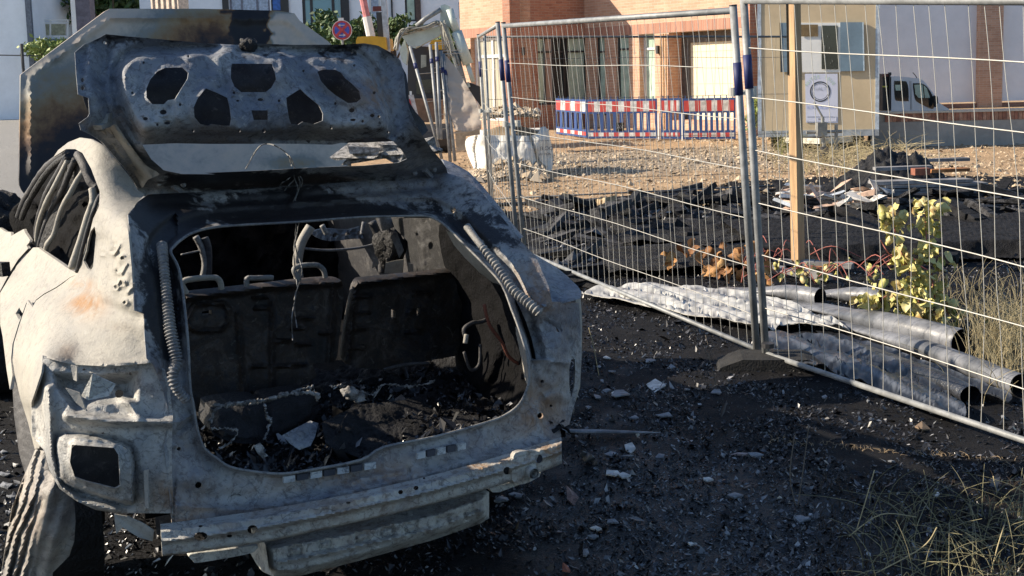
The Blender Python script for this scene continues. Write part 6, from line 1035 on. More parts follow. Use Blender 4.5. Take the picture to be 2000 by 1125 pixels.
for k, ch_ in enumerate(word):
    a = math.radians(150-k*120/(len(word)-1)); 
    if ch_ != ' ': text(ch_, cc+T3*.275*math.cos(a)+np.array([0, 0, .275*math.sin(a)]), ut, .085, palegreen, po, 'lettering', 1, a-math.pi/2)
text('HALT', ON(*ZT([(568, 490)])[0], q0, ut), ut, .09, greyp, po); text('KANALBAU', ON(*ZT([(572, 590)])[0], q0, ut), ut, .10, paleblue, po); text('BAU', ON(*ZT([(572, 655)])[0], q0, ut), ut, .05, darkf, po)
m = M()
for a, b_ in (((492, 640), (655, 640)), ((492, 668), (655, 668)), ((655, 640), (655, 668))): m.tube([ON(*ZT([a])[0], q0, ut), ON(*ZT([b_])[0], q0, ut)], .0035, 4)
m.build('print_box', greyp, po)
m = M(); A = ON(1545, 270, t0, ut)*[1, 1, 0]+[0, 0, zb-.2]; hitch = ON(*ZT([(575, 775)])[0], t0-TN*1.2, ut); m.beam(t0+T3*.5+[0, 0, zb-.18], hitch, .08, .10); m.beam(t0+T3*(tw-.5)+[0, 0, zb-.18], hitch, .08, .10); m.build('drawbar', mat('cream_drawbar', (.52, .50, .42), .6), tr)
jw = GG(*ZT([(590, 890)])[0]); m = M(); m.tube([jw+[-.05, 0, .13], jw+[.05, 0, .13]], .13, 16); m.build('jockey_wheel', darkf, tr); m = M(); m.tube([jw+[0, 0, .15], jw+[-.03, .0, .75]], .03, 8); m.tube([jw+[.2, 0, 0.05], jw+[.2, 0, .62]], .03, 8); m.tube([jw+[-.03, 0, .75], jw+[-.17, 0, 1.0]], .018, 6); m.tube([jw+[-.3, 0, .5], jw+[.3, 0, .5]], .03, 6); m.box(jw+[-.05, 0, .55], (.16, .16, .22)); m.build('coupling_and_brake_lever', mat('hitch_steel', (.3, .3, .28), .5, .4), tr)
for s in (.35, tw-.35): c_ = t0+T3*s+TN*.8; m = M(); m.tube([c_-T3*.11+[0, 0, .32], c_+T3*.11+[0, 0, .32]], .32, 20); m.build('wheel', darkf, tr)
for s in (.1, tw-.1): c_ = t0+T3*s; m = M(); m.tube([c_+[0, 0, 0], c_+[0, 0, zb]], .025, 6); m.build('corner_steady', galv, tr)

# ---- barriers
redm = mat('red_reflective', (.42, .05, .045), .45, 0, .15, 6, 0); whm = mat('white_reflective', (.52, .52, .53), .5, 0, .3, 9, 0); bluem = mat('blue_plastic', (.02, .06, .20), .5, 0, .15, 4, 0)
def barrier(lab, a, b, n, lens_=(.5,), slots=9, H=.95, boards=True, cat='barrier', group='red, white and blue site barriers'):
    a = np.array(a); b = np.array(b); a[2] = gz(a)[0]; b[2] = a[2]; L_ = np.linalg.norm(b-a); U_ = (b-a)/L_; Nn = np.array([-U_[1], U_[0], 0]); root = thing('site_barrier', lab, cat, (a+b)/2, math.atan2(U_[1], U_[0]), group)
    def q(s0, s1, z0, z1, th, off, name, mt): m = M(); m.prism([a+U_*s0+[0, 0, z0]-Nn*off, a+U_*s1+[0, 0, z0]-Nn*off, a+U_*s1+[0, 0, z1]-Nn*off, a+U_*s0+[0, 0, z1]-Nn*off], Nn*th); return m.build(name, mt, root)
    m = M()
    def qq(s0, s1, z0, z1, th=.04, off=.02): m.prism([a+U_*s0+[0, 0, z0]-Nn*off, a+U_*s1+[0, 0, z0]-Nn*off, a+U_*s1+[0, 0, z1]-Nn*off, a+U_*s0+[0, 0, z1]-Nn*off], Nn*th)
    qq(0, L_, .62, H); qq(0, L_, .04, .23); qq(0, .045, .23, .62); qq(L_-.045, L_, .23, .62); m.build('frame', bluem, root)
    for k in range(slots):
        s = .045+(L_-.09)*(k+.5)/slots; w_ = (L_-.09)/slots*.26; q(s-w_+(L_/slots*.5 if k < slots-1 else 0)*.9, s+w_+(L_/slots*.5 if k < slots-1 else 0)*.9, .23, .62, .036, .018, 'slat', bluem) if k < slots-1 else None
    for k in range(slots): s = L_*(k+.5)/slots; m2 = M(); m2.tube([a+U_*s+[0, 0, H], a+U_*s+[0, 0, H+.06]], .012, 5); m2.build('peg', bluem, root)
    if boards:
        for k in range(n): s0 = .03+(L_-.06)*k/n; s1 = .03+(L_-.06)*(k+1)/n; q(s0, s1, .66, .90, .004, .025, 'reflective_board', [redm, whm][k % 2])
        for k in range(n+2): s0 = .03+(L_-.06)*k/(n+2); s1 = .03+(L_-.06)*(k+1)/(n+2); q(s0, s1, .09, .18, .004, .025, 'reflective_board', [whm, redm][k % 2])
    return root
q1 = G(1088, 263); q2 = G(1147, 271); barrier('leftmost short site barrier, turned slightly, by the brick corner', q1, q2, 6, slots=6)
q1 = G(1148, 274); q2 = G(1284, 274); br2 = barrier('longest site barrier, with a small dark emblem, left of centre of the row', q1, q2, 11, slots=10)
q3 = G(1291, 275); q4 = G(1331, 275); barrier('narrow site barrier between the two long ones in the row', q3, q4, 6, slots=4)
q5 = G(1334, 275); q6 = G(1437, 274); barrier('rightmost site barrier, in front of the cream garage door', q5, q6, 9, slots=9)
for (x, y, p_) in ((1211, 248, br2), (1391, 252, None)):
    c_ = AT(x, y, 26.85); m = M(); m.box(c_, (.18, .05, .2)); m.build('emblem_plate', darkf, p_) if p_ is not None else None
    if p_ is not None: text('AV', c_-[0, .03, 0], (1, 0), .12, whm, p_, 'emblem')
barrier('plain blue site barrier standing left of the first fence posts, without reflective boards', G(935, 236), G(978, 236), 4, slots=7, boards=False)
for x, y in ((1287, 272), (1333, 272)): m = M(); c_ = G(x, y+3); m.tube([c_, c_+[0, 0, .62]], .025, 6); o = m.build('white_post', white2); tag(o, ['white post in the gap left of the narrow barrier', 'white post in the gap right of the narrow barrier'][x > 1300], 'post')
# ---- small site dumper behind the fence
dm = thing('site_dumper', 'small green-grey site vehicle with a dark sloping window behind the first fence posts', 'vehicle', G(1000, 245)); DY = G(1000, 245)[1]
def dp(pts, off, th, name, mt): m = M(); m.prism([AT(x, y, DY+off) for x, y in pts], (0, th, 0)); return m.build(name, mt, dm)
dp([(975, 186), (1008, 186), (1022, 212), (1025, 245), (975, 245)], 0, 1.0, 'body', mat('green_grey', (.10, .16, .15), .5)); dp([(998, 190), (1008, 192), (1020, 215), (1000, 222)], -.02, .02, 'window', glassg); dp([(975, 226), (1030, 222), (1032, 230), (975, 234)], -.1, .08, 'bumper', white2); dp([(983, 200), (992, 200), (993, 222), (984, 222)], -.03, .02, 'door_post', darkf)
for x in (985, 1018): c_ = AT(x, 244, DY-.05); m = M(); m.tube([c_, c_+[0, .3, 0]], .14, 12); m.build('wheel', darkf, dm)
# ---- big bag
ZG = lambda p: z_(880, 180, 5.625, p)
bag = thing('big_bag', 'open white bulk bag filled with gravel and printed with dark lettering', 'bulk bag', G(1000, 348)); BY = G(1000, 345)[1]
bagm = mat('woven_white_bag', (.62, .60, .55), .8, 0, .1, 14, .3, .004)
bagf = BG = None
ob_ = ZG([(160, 575), (190, 500), (300, 470), (380, 472), (480, 475), (700, 478), (870, 480), (960, 450), (985, 395), (1040, 380), (1070, 430), (1100, 540), (1125, 640), (1125, 760), (1110, 850), (1060, 905), (990, 890), (900, 900), (600, 930), (380, 950), (280, 920), (250, 830), (200, 720)])
BF = TPS([(p[0], p[1]) for p in ZG([(160, 575), (290, 520), (420, 700), (700, 700), (900, 700), (1125, 700), (290, 900), (420, 930), (1060, 890), (900, 500), (480, 500), (200, 700), (990, 520), (1070, 430)])], [1/v for v in [BY+.45, BY+.02, BY-.10, BY-.12, BY-.08, BY+.35, BY+.02, BY-.02, BY+.1, BY, BY, BY+.35, BY-.02, BY+.2]])
bs_ = sheet('bag_side', sm(ob_, True, 3), [], lambda Q: BF(Q)/FW[1]*1.0, bagm, bag, sp=2.5, th=.05, fr=WORLD, back=(0, 1, 0), relief=lambda P: .012*np.sin((P[:, 0]-900)*.16+noise(P, 40, 3)*2)+noise(P, 24, 2)*.012-.06*np.exp(-(dpoly(P, ZG([(290, 490), (265, 620), (290, 800), (275, 900)]), False)/2.5)**2)-.08*np.exp(-(dpoly(P, ZG([(870, 485), (920, 620), (965, 790)]), False)/2.5)**2))
m = M(); c_ = AT(1005, 300, BY+.5); m.box(c_*[1, 1, 0]+[0, .35, .36], (1.05, .7, .68), .05, jitter=.02); m.build('bag_back', bagm, bag)
dk = mat('bag_print', (.05, .05, .07), .7); 
for s, x, y, h, mt_ in [('BEAD', 985, 297, .085, dk), ('UNTERNEHMEN', 987, 305, .045, dk), ('CONTAINER', 1024, 303, .045, dk), ('B:OO', 1068, 290, .085, dk), ('AKTION', 1065, 301, .05, dk), ('o', 1023, 292, .10, palegreen)]:
    text(s, AT(x, y, BY-.22), (1, 0), h, mt_, bs_)
m = M(); m.tube([AT(1058, 291, BY-.22), AT(1058, 291, BY-.21)], .001, 4); 
lp_ = sm(ZG([(935, 320), (915, 240), (925, 190), (955, 178), (985, 210), (985, 260), (950, 315)]), False, 5); m = M(); m.tube([AT(a, b_, BY+.1) for a, b_ in lp_], .022, 6, flat=[.4]*len(lp_)); m.build('lifting_loop', bagm, bag, True)
blob('gravel_fill', AT(1002, 262, BY+.42)-[0, 0, .05], .62, STN, bag, 3, (.78, .5, .28), 20, .2)
t_ = scatter('bag_gravel', 1600, (AT(945, 262, BY)[0], AT(1052, 262, BY)[0], BY-.02, BY+.7), .028, STN, 91, None, .3, lambda P: .93+.10*np.exp(-((P[:, 0]-.02)/.5)**2)-.25*np.maximum(0, BY+.25-P[:, 1]), True); tag(t_, 'gravel heaped in the open bulk bag', 'gravel')
t_ = scatter('spilled_gravel', 3500, (AT(925, 345, BY)[0], AT(1062, 345, BY)[0], BY-.9, BY+.1), .03, STN, 92, None, .3, lambda P: ground_z(P)+.26*np.exp(-((P[:, 0]-.05)/.55)**2-((P[:, 1]-(BY-.1))/.45)**2), True); tag(t_, 'gravel spilled at the foot of the bulk bag', 'gravel')
o = hfield('gravel_mound', -.9, 1.0, BY-1.1, BY+.2, lambda P: ground_z(P)-.03+.26*np.exp(-((P[:, 0]-.05)/.55)**2-((P[:, 1]-(BY-.1))/.45)**2), (40, 30), gm, None, WORLD); tag(o, 'mound of soil and gravel in front of the bulk bag', 'mound', kind='stuff')
m = M(); P = sm([G(955, 400, .03), G(1100, 394, .03), G(1250, 384, .04), G(1400, 376, .03), G(1545, 369, .04)], False, 6); m.tube(P, .022, 8); o = m.build('dark_hose', darkf, None, True); tag(o, 'long dark hose lying across the soil behind the burnt heap', 'hose')
# ---- leaning panels with banner, excavator
ZX = lambda p: z_(680, 0, 3.308, p)
LY = 21.0
def lean(lab, pts, Y0, Y1, r_=.03):
    m = M(); root = thing('leaning_panel', lab, 'fence panel', G(pts[1][0], pts[1][1]), 0, 'fence panels leaning by the excavator')
    m.tube([AT(*pts[0], Y1), AT(*pts[1], Y0)], r_, 8); m.build('post', galv, root, True); c_ = AT(*pts[0], Y1)*.82+AT(*pts[1], Y0)*.18; d = (AT(*pts[1], Y0)-AT(*pts[0], Y1))*.025; m = M(); m.tube([c_-d, c_+d], r_*1.15, 8); m.build('blue_tape_band', bluet, root, True)
    for k in range(4): a = AT(*pts[0], Y1)*(1-k/4)+AT(*pts[1], Y0)*k/4; m = M(); m.tube([a, a+[.35, .35, .02]], .006, 4); m.build('wire', wirem, root)
for (lab, a, b_) in [('leftmost leaning fence panel post, under the excavator arm', (400, 300), (605, 1025)), ('leaning fence panel post left of the blue-taped middle one', (530, 290), (585, 900)), ('short leaning fence panel post between its neighbours', (570, 275), (600, 900)), ('blue-taped leaning fence panel post beside the netting', (600, 330), (660, 1045)), ('leaning fence panel post along the left edge of the netting', (615, 350), (690, 1040))]: lean(lab, ZX([a, b_]), 20.8, 21.6)
m_, nt, N, L, B = nodes('netting'); B.inputs['Base Color'].default_value = (.46, .40, .34, 1); B.inputs['Roughness'].default_value = .9; tb = N.new('ShaderNodeBsdfTransparent'); mx = N.new('ShaderNodeMixShader'); mx.inputs[0].default_value = .8; L.new(tb.outputs[0], mx.inputs[1]); L.new(B.outputs[0], mx.inputs[2]); L.new(mx.outputs[0], N['Material Output'].inputs[0])
bn = sheet('banner_netting', ZX([(612, 340), (640, 370), (700, 440), (760, 540), (820, 640), (862, 745), (862, 830), (780, 850), (690, 840), (660, 740), (640, 600)]), [], [(865, 105, 'y', 21.6), (940, 250, 'y', 20.9), (885, 250, 'y', 21.0)], m_, None, sp=5, th=.01, fr=WORLD, relief=lambda P: noise(P, 30, 6)*.03); tag(bn, 'brownish netting banner with a red stripe draped over the leaning panels', 'netting')
pr = [((682, 540), (702, 545), (780, 740), (758, 758)), ]
for k, (pts, mt_) in enumerate([([(682, 540), (702, 545), (782, 740), (755, 755)], mat('faded_red_print', (.55, .20, .12), .8)), ([(712, 570), (735, 585), (772, 655), (748, 650)], whm), ([(780, 750), (862, 735), (862, 825), (800, 815)], mat('grey_print_patch', (.16, .14, .14), .8))]):
    m = M(); m.prism([AT(x, y, 20.82) for x, y in ZX(pts)], (0, .004, 0)); m.build('banner_print', mt_, bn)
m = M(); m.prism([AT(x, y, 21.5) for x, y in ZX([(690, 845), (860, 830), (850, 870), (760, 880), (760, 972), (700, 978)])], (0, .05, 0)); o = m.build('pale_board', mat('pale_tan_board', (.50, .43, .34), .8)); tag(o, 'pale board under the netting banner left of the bulk bag', 'board')
sb = thing('barrier_board', 'small red and white barrier board standing behind the tailgate edge', 'barrier', G(812, 262)); m = M(); m.prism([AT(x, y, 22.5) for x, y in ZX([(380, 615), (422, 612), (465, 800), (405, 735)])], (0, .03, 0)); m.build('board', whm, sb); m = M(); m.prism([AT(x, y, 22.48) for x, y in ZX([(386, 640), (400, 640), (425, 740), (408, 730)])], (0, .01, 0)); m.build('red_stripe', redm, sb); m = M(); m.beam(AT(802, 235, 22.6)*[1, 1, 0], AT(802, 178, 22.6), .04, .04); m.build('stake', white2, sb)
ex = thing('excavator', 'yellow excavator with a pale grey-green arm, hoses and a dark cab', 'excavator', AT(840, 240, 25)*[1, 1, 0]); EY = 24.0
mint = mat('grey_green_paint', (.50, .56, .52), .5, .1, .12, 3, .05); yel = mat('excavator_yellow', (.62, .34, .02), .5, 0, .1, 3, 0)
def exq(pts, Y, th, name, mt_, parent=ex): m = M(); m.prism([AT(x, y, Y) for x, y in ZX(pts)], (0, th, 0)); return m.build(name, mt_, parent)
boom = exq([(345, 235), (590, 165), (600, 215), (585, 235), (430, 312), (395, 300)], EY, .35, 'boom', mint)
exq([(598, 35), (625, 28), (655, 40), (670, 110), (715, 200), (695, 235), (660, 180), (610, 150), (595, 130)], EY-.05, .4, 'stick_head', mint, boom)
exq([(600, 150), (640, 150), (690, 330), (760, 560), (740, 570), (670, 380)], EY, .25, 'stick', mint)
m = M(); m.tube([AT(*p, EY-.15) for p in ZX([(655, 60), (700, 205)])], .075, 12); m.tube([AT(*p, EY-.15) for p in ZX([(700, 205), (775, 415)])], .11, 12); m.tube([AT(*p, EY-.15) for p in ZX([(770, 410), (808, 530)])], .05, 10); m.build('hydraulic_cylinder', mint, ex, True)
m = M(); m.tube([AT(*p, EY-.12) for p in ZX([(690, 330), (750, 560)])], .07, 10); m.build('hydraulic_cylinder', galv, ex, True); m = M(); m.tube([AT(*p, EY-.12) for p in ZX([(600, 60), (500, 120), (440, 170)])], .05, 10); m.build('hydraulic_cylinder', galv, ex, True)
hosem = mat('pale_hose', (.30, .29, .25), .6); r = np.random.default_rng(4)
for k in range(15):
    if k < 8: pts = [(300+r.uniform(-10, 20), 330+r.uniform(-40, 30)), (310+r.uniform(0, 40), 215+r.uniform(-20, 20)), (400+r.uniform(-20, 20), 200+r.uniform(-25, 15)), (500, 180+r.uniform(-25, 10)), (585, 150+r.uniform(-15, 15)), (600+r.uniform(0, 30), 230+r.uniform(0, 40)), (620+r.uniform(-10, 20), 320)]
    else: pts = [(600+r.uniform(-5, 40), 140+r.uniform(-10, 20)), (610+r.uniform(0, 50), 250+r.uniform(-20, 20)), (640+r.uniform(0, 40), 340+r.uniform(-20, 20)), (690+r.uniform(-10, 10), 350+r.uniform(-10, 30)), (700+r.uniform(-10, 20), 420)]
    m = M(); m.tube([AT(a, b_, EY-.1-.02*k*.5) for a, b_ in sm(ZX(pts), False, 6)], .018, 6); m.build('hose', hosem, ex, True)
exq([(50, 260), (60, 238), (150, 232), (240, 240), (250, 320), (50, 330)], EY+1.2, 1.6, 'counterweight', yel); exq([(520, 290), (540, 260), (620, 255), (660, 280), (660, 320), (520, 320)], EY+1.2, .3, 'body_top', yel)
cab = exq([(385, 300), (640, 300), (640, 640), (385, 640)], EY+1.3, 1.4, 'cab', darkf); exq([(470, 355), (505, 355), (505, 430), (470, 440)], EY+1.28, .02, 'pane', mat('cab_pane', (.35, .37, .33), .3), cab); exq([(440, 520), (540, 510), (545, 600), (440, 610)], EY+1.28, .02, 'pane', glassd, cab); exq([(400, 640), (580, 640), (585, 790), (430, 790)], EY+1.0, 2.0, 'track_frame', mat('rusty_brown', (.20, .12, .08), .8))
m = M(); m.tube([AT(800, 236, EY+.9)*[1, 1, 0]+[0, 0, .3], AT(880, 236, EY+.9)*[1, 1, 0]+[0, 0, .3]], .3, 12); m.build('track', darkf, ex)
exq([(760, 540), (790, 535), (850, 560), (858, 690), (830, 650), (790, 600)], EY, .4, 'bucket_link', darkf); exq([(720, 540), (780, 530), (790, 560), (760, 572), (730, 570)], EY-.1, .3, 'link_pin', mint)
exq([(330, 330), (365, 250), (385, 330), (375, 420), (350, 400)], EY+.1, .3, 'boom_foot', mint)
# ---- sign and poles
sg = thing('no_stopping_sign', 'round red and blue no-stopping sign with two white arrows on a pole', 'road sign', AT(670, 100, 36)*[1, 1, 0]); SY = 36.0; sc_ = AT(668, 59, SY); s1 = 1/F_PX*SY
def disc(c, r_, mt_, off, name, parent=sg, th=.01, n=32, r_in=0): 
    m = M(); P = [c+np.array([r_*math.cos(2*math.pi*k/n), -off, r_*math.sin(2*math.pi*k/n)]) for k in range(n)]; m.prism(P, (0, th, 0)); return m.build(name, mt_, parent)
sred = mat('sign_red', (.45, .05, .06), .5); sblue = mat('sign_blue', (.05, .09, .45), .5)
dk_ = disc(sc_, .305, white2, .0, 'disc', th=.03); disc(sc_, .285, sred, .012, 'red_ring', dk_); disc(sc_, .225, sblue, .02, 'blue_field', dk_)
for a in (math.pi/4, -math.pi/4): m = M(); d = np.array([math.cos(a), 0, math.sin(a)])*.235; m.beam(sc_-d-[0, .026+.004*(a > 0), 0], sc_+d-[0, .026+.004*(a > 0), 0], .004, .085, (0, 1, 0)) if 0 else m.beam(sc_-d-[0, .026+.004*(a > 0), 0], sc_+d-[0, .026+.004*(a > 0), 0], .085, .004, (0, 1, 0)); m.build('red_bar', sred, dk_)
for s, z in ((-1, .15), (1, -.15)):
    m = M(); c_ = sc_+[0, -.04, z]; m.prism([c_+np.array(p) for p in [(-.09*s, 0, -.012), (.04*s, 0, -.012), (.04*s, 0, -.045), (.11*s, 0, 0), (.04*s, 0, .045), (.04*s, 0, .012), (-.09*s, 0, .012)]], (0, .004, 0)); m.build('white_arrow', whm, dk_)
m = M(); m.tube([sc_*[1, 1, 0], sc_+[0, .03, .36]], .035, 8); m.build('pole', galv, sg); m = M(); m.box(sc_+[-.02, .02, .32], (.16, .05, .1)); m.build('bracket', white2, sg)
st = thing('striped_pole', 'slanting red and white pole rising beside the excavator', 'pole', AT(727, 90, 27)*[1, 1, 0]); m = M(); a = AT(727, 84, 27); b_ = AT(703, -30, 27); m.tube([a, b_*.45+a*.55], .10, 8); m.tube([a*[1, 1, 0], a], .07, 8); m.build('white_sleeve', white2, st); m = M(); m.tube([b_*.45+a*.55, b_], .08, 8); m.build('red_tip', mat('faded_red_paint', (.6, .22, .22), .6), st)
rl = thing('lamp_post', 'dark grey post with a dark red lamp head next to the striped pole', 'lamp post', AT(752, 95, 26)*[1, 1, 0]); m = M(); m.beam(AT(752, 96, 26)*[1, 1, 0], AT(741, 24, 26), .13, .13, (0, 1, 0)); m.build('post', darkf, rl); m = M(); m.box(AT(741, 17, 26), (.26, .2, .10)); m.tube([AT(732, 14, 26), AT(732, 22, 26)], .05, 6); m.tube([AT(750, 14, 26), AT(750, 22, 26)], .06, 6); m.build('lamp_head', mat('dark_red_lamp', (.12, .02, .02), .4), rl)
pp = thing('white_standpipe', 'thin pale pipe standing right of the red lamp post', 'pipe', AT(760, 90, 25.5)*[1, 1, 0]); m = M(); m.beam(AT(764, 96, 25.5)*[1, 1, 0], AT(748, -20, 25.5), .12, .1, (0, 1, 0)); m.build('pipe_shaft', mat('pale_blue_pipe', (.45, .48, .52), .5), pp)
# ---- white building in the middle
mb = thing('white_office', 'white office building with a large reflecting window behind the car', 'building', AT(600, 120, 62)*[1, 1, 0]); MY = 62.0; mp = (0, MY, 0)
ops = [(590, -60, 670, 80), (720, -60, 742, 40), (790, -60, 812, 42), (896, 4, 910, 36), (528, -60, 548, 22), (447, -60, 526, 40)]
x0 = AT(275, 50, MY)[0]; x1 = AT(1150, 50, MY)[0]
_, RM = wallm('wall', (0, MY, 0), (1, 0), x0, x1, 0, 9.5, ops, white, mb, .4)
skyg, nt, N, L, B = nodes('sky_reflection_glass'); B.inputs['Base Color'].default_value = (.10, .26, .34, 1); B.inputs['Roughness'].default_value = .08; B.inputs['Metallic'].default_value = .0; B.inputs['Specular IOR Level'].default_value = 1.0  # blue base colour paints the sky reflected in the window
lb = mat('bright_blue_pane', (.03, .14, .50), .3); pan = mat('pale_blue_panel', (.38, .46, .58), .5)
window((0, MY, 0), (1, 0), RM[0], .1, skyg, darkf, mb, (.22, .75,), (.6,), .14); window((0, MY, 0), (1, 0), RM[1], .1, pan, white2, mb, (), (), .1); window((0, MY, 0), (1, 0), RM[2], .1, glassg, darkf, mb, (), (.5,), .1)
window((0, MY, 0), (1, 0), RM[3], .1, glassd, mat('grey_shutter', (.2, .2, .22), .6), mb, (), (.5,), .08); window((0, MY, 0), (1, 0), RM[4], .1, lb, darkf, mb, (), (), .06); window((0, MY, 0), (1, 0), RM[5], .1, pan, mat('grey_mullion', (.18, .19, .24), .6), mb, (.3, .68), (), .1)
for xa, xb, mt_ in ((435, 447, darkf), (549, 564, darkf), (669, 682, darkf), (812, 822, mat('brown_panel', (.10, .07, .06), .7)), (764, 767, darkf)):
    a = AT(xa, 20, MY-.06)[0]; b_ = AT(xb, 20, MY-.06)[0]; m = M(); m.box(((a+b_)/2, MY-.06, 4.7), (b_-a, .1, 9.4)); m.build('facade_strip', mt_, mb)
# the trees reflected in the large window are stood in for by a shrub
gar = thing('cream_shed', 'sunlit cream shed with upright panels behind the heat-stained hood', 'shed', AT(315, 60, 50)*[1, 1, 0]); a = AT(284, 40, 50)[0]; b_ = AT(350, 40, 50)[0]; m = M(); m.prism([(a, 50.9, 0), (b_, 50, 0), (b_, 50, 5.2), (a, 50.9, 5.2)], (.3, .5, 0)); m.build('wall', mat('cream_cladding', (.62, .50, .40), .7), gar)
for k in range(5): t = (k+.5)/5; m = M(); m.box((a+(b_-a)*t, 50.9-.9*t-.03, 2.6), (.06, .05, 5.2)); m.build('panel_rib', mat('cream_rib', (.45, .36, .29), .7), gar)
# ---- left white building, balcony, pillar
lbld = thing('white_house', 'white house wall at the top left corner', 'building', AT(20, 150, 58)*[1, 1, 0]); a = AT(62, 100, 58)[0]; m = M(); m.box((a-9, 61, 5), (18, 6, 12)); m.build('wall', white, lbld); m = M(); m.box((a+.0, 58.0, 5), (.25, .2, 12)); m.build('corner_downpipe', mat('slate_pipe', (.14, .16, .20), .6), lbld)
bc = thing('balcony', 'white-railed balcony with pale panels beside the white house', 'balcony', AT(98, 80, 60)*[1, 1, 0]); 
def bq(x0, y0, x1, y1, Y, th, name, mt_, parent=bc): m = M(); m.prism([AT(x0, y1, Y), AT(x1, y1, Y), AT(x1, y0, Y), AT(x0, y0, Y)], (0, th, 0)); return m.build(name, mt_, parent)
bq(62, 76, 136, 88, 60, 1.6, 'slab', mat('slab_grey', (.16, .18, .24), .8))
for x in (66, 97, 131): bq(x, 38, x+2.4, 76, 59.9, .06, 'rail_post', white2)
for y in (38, 44, 70): bq(62, y, 133, y+1.8, 59.86, .05, 'rail', white2)
for x in (68, 100): bq(x, 47, x+28, 69, 59.95, .03, 'frosted_panel', mat('frosted_panel', (.34, .34, .24), .5))
cp = thing('street_pillar', 'thick pillar above the hood, front toned dark for shade, side white for sun', 'pillar', AT(163, 60, 30)*[1, 1, 0]); m = M(); c_ = AT(168, 40, 30); m.box((c_[0], 30, 2.6), (.36, .36, 5.2)); m.build('shaft', mat('purple_grey_paint', (.12, .11, .14), .7), cp); m = M(); m.box((AT(149, 40, 30)[0], 30.0, 2.6), (.12, .32, 5.2)); m.build('white_edge', white2, cp)  # one concrete pillar: dark tone paints the shaded front, white the sunlit side
lw = thing('low_concrete_wall', 'low grey concrete wall beyond the road at the left edge', 'wall', G(0, 236)); a = GG(-160, 238); b_ = GG(48, 232); m = M(); hh_ = 1.15; m.prism([a, b_, b_+[0, 0, hh_], a+[0, 0, hh_]], (0, .3, 0)); m.build('wall_face', mat('dark_concrete', (.15, .13, .12), .9, 0, .3, 1.5, .4, .03), lw); m = M(); m.prism([a+[0, -.04, hh_-.45], b_+[0, -.04, hh_-.45], b_+[0, -.04, hh_+.03], a+[0, -.04, hh_+.03]], (0, .36, 0)); m.build('wall_cap', mat('blue_grey_concrete', (.24, .26, .29), .9, 0, .2, 1.5, .3, .02), lw)
r = np.random.default_rng(8)
for k in range(12): p = AT(r.uniform(-20, 40), r.uniform(150, 180), b_[1]+1.2); m = M(); m.box(p, (r.uniform(.4, 1.3), .3, r.uniform(.08, .35)), r.uniform(-.5, .5), (0, r.normal(0, .3)), .05); o = m.build('rubble_piece', [concrete, mat('rust_rubble', (.25, .12, .07), .9), mat('green_rubble', (.1, .25, .18), .9)][k % 3]); tag(o, 'broken rubble piece piled on the low wall at the left edge', 'rubble', 'rubble pieces on the low wall')
m = M(); p = AT(43, 100, 40); m.tube([p*[1, 1, 0], p+[0, 0, .25]], .05, 6); o = m.build('wire_post', darkf); tag(o, 'thin post carrying a wire before the white house', 'post'); m = M(); m.tube([AT(-40, 107, 40), AT(75, 109, 40)], .02, 5); o = m.build('cable', darkf); tag(o, 'thin cable strung in front of the white house', 'cable')
rg = G(20, 380); m = M(); m.prism([G(-150, 236.2, .004)*1, G(60, 231.5, .004), G(60, 228, .004), G(-150, 232, .004)], (0, 0, .12)) if 0 else None
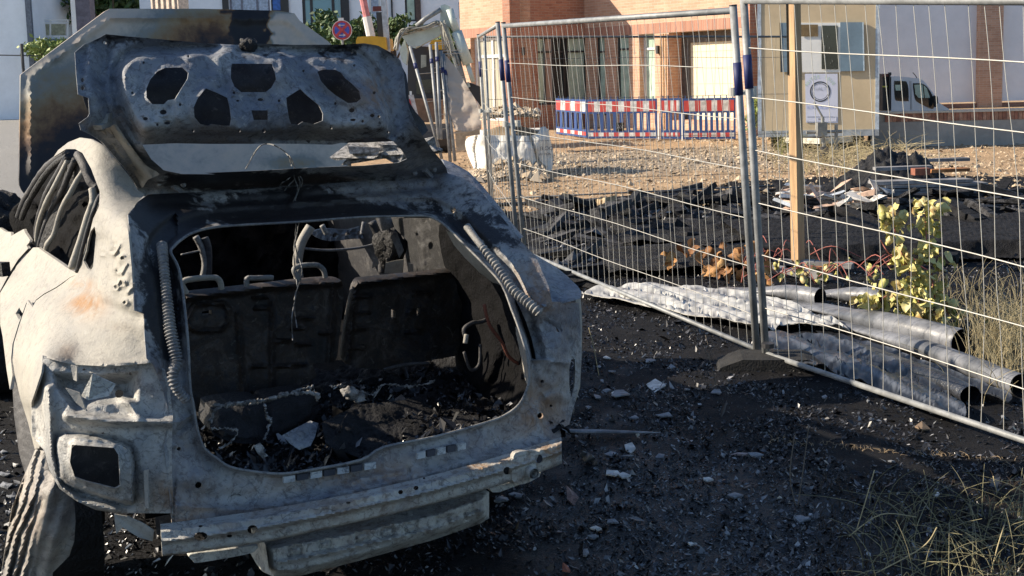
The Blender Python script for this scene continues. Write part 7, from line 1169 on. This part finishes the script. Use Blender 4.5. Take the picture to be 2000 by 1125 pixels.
# ---- trees and shrubs
lfm = tone_mat('foliage_green', [(.030, .055, .018), (.055, .10, .028), (.10, .16, .045)], .6); lfy = tone_mat('foliage_bright', [(.16, .22, .05), (.28, .34, .10)], .6); bark = mat('bark', (.12, .085, .06), .9)
def tree(name, lab, px, py, Y, R_, H_, n, mt_=lfm, cat='tree', seed=0, leaf=.16, group=None):
    r = np.random.default_rng(seed); c_ = AT(px, py, Y); root = thing(name, lab, cat, c_*[1, 1, 0], 0, group); m = M()
    m.tube([c_*[1, 1, 0], c_*[1, 1, .5], c_-[0, 0, H_*.3]], [R_*.09, R_*.07, R_*.04], 7)
    for k in range(6): a = r.uniform(0, 6.28); m.tube([c_*[1, 1, .6], c_+[math.cos(a)*R_*.6, math.sin(a)*R_*.6, r.uniform(-.2, .5)*H_]], [R_*.04, R_*.012], 5)
    m.build('trunk', bark, root, True); cl = r.normal(0, 1, (26, 3)); cl /= np.linalg.norm(cl, axis=1)[:, None]; cl *= r.uniform(.35, .95, 26)[:, None]; P = cl[r.integers(0, 26, n)]+r.normal(0, .16, (n, 3)); P = P*[R_, R_, H_]+c_
    a = r.normal(0, 1, (n, 3)); a /= np.linalg.norm(a, axis=1)[:, None]; b_ = np.cross(a, r.normal(0, 1, (n, 3))); b_ /= np.linalg.norm(b_, axis=1)[:, None]; s = leaf*r.uniform(.5, 1.2, (n, 1)); V = np.stack([P-a*s, P+b_*s*.45, P+a*s, P-b_*s*.45], 1).reshape(-1, 3); Fc = np.arange(4*n).reshape(n, 4); link_mesh('crown', V, Fc, mt_, root, attrs=dict(tone=np.repeat(np.clip(r.normal(.5, .3, n), 0, 1), 4)))
tree('broadleaf_tree', 'dark green tree behind the balcony left of the pillar', 105, 8, 66, 2.6, 2.4, 6000, seed=1, leaf=.22); tree('broadleaf_tree', 'dark green tree right of the pillar above the hood', 215, -10, 64, 2.8, 1.5, 6000, seed=2, leaf=.22)
tree('leafy_shrub', 'bright green shrub below the balcony', 95, 96, 57, 1.3, .6, 1500, lfy, 'shrub', 3, .14); tree('leafy_shrub', 'added shrub standing for trees reflected in the window, left of the no-stopping sign', 628, 60, 56, 1.2, 1.2, 1800, seed=4, leaf=.16, cat='shrub'); tree('leafy_shrub', 'green shrub right of the no-stopping sign', 705, 66, 54, 1.2, .8, 2000, seed=5, leaf=.16, cat='shrub')  # the shrub left of the sign is added for the window reflection
tree('leafy_shrub', 'green shrub behind the red lamp post', 770, 62, 56, 1.3, .7, 1800, seed=6, leaf=.16, cat='shrub'); tree('leafy_shrub', 'green shrub beside the brick building corner', 893, 95, 50, .8, 1.3, 1500, seed=7, leaf=.14, cat='shrub')
tree('leafy_shrub', 'small weedy shrub between the trailer and the nearest fence posts', 1474, 222, 24.5, .25, .4, 400, lfy, 'shrub', 8, .06)
m = M(); m.beam(AT(150, 0, 67)*[1, 1, 0]-[6, 0, 0], AT(150, 0, 67)*[1, 1, 0]+[8, 0, 0], .1, 3.2); 
hg = M(); p = AT(160, 60, 68); r = np.random.default_rng(3); n = 9000; P = np.c_[p[0]+r.uniform(-9, 9, n), 68+r.uniform(-1, 1, n), r.uniform(0, 7, n)]; a = r.normal(0, 1, (n, 3))*.18; b_ = r.normal(0, 1, (n, 3))*.10; V = np.stack([P-a, P+b_, P+a, P-b_], 1).reshape(-1, 3); o = link_mesh('hedge', V, np.arange(4*n).reshape(n, 4), lfm, None, attrs=dict(tone=np.repeat(r.random(n)*.6, 4))); tag(o, 'dark tall hedge behind the balcony', 'hedge', kind='stuff')
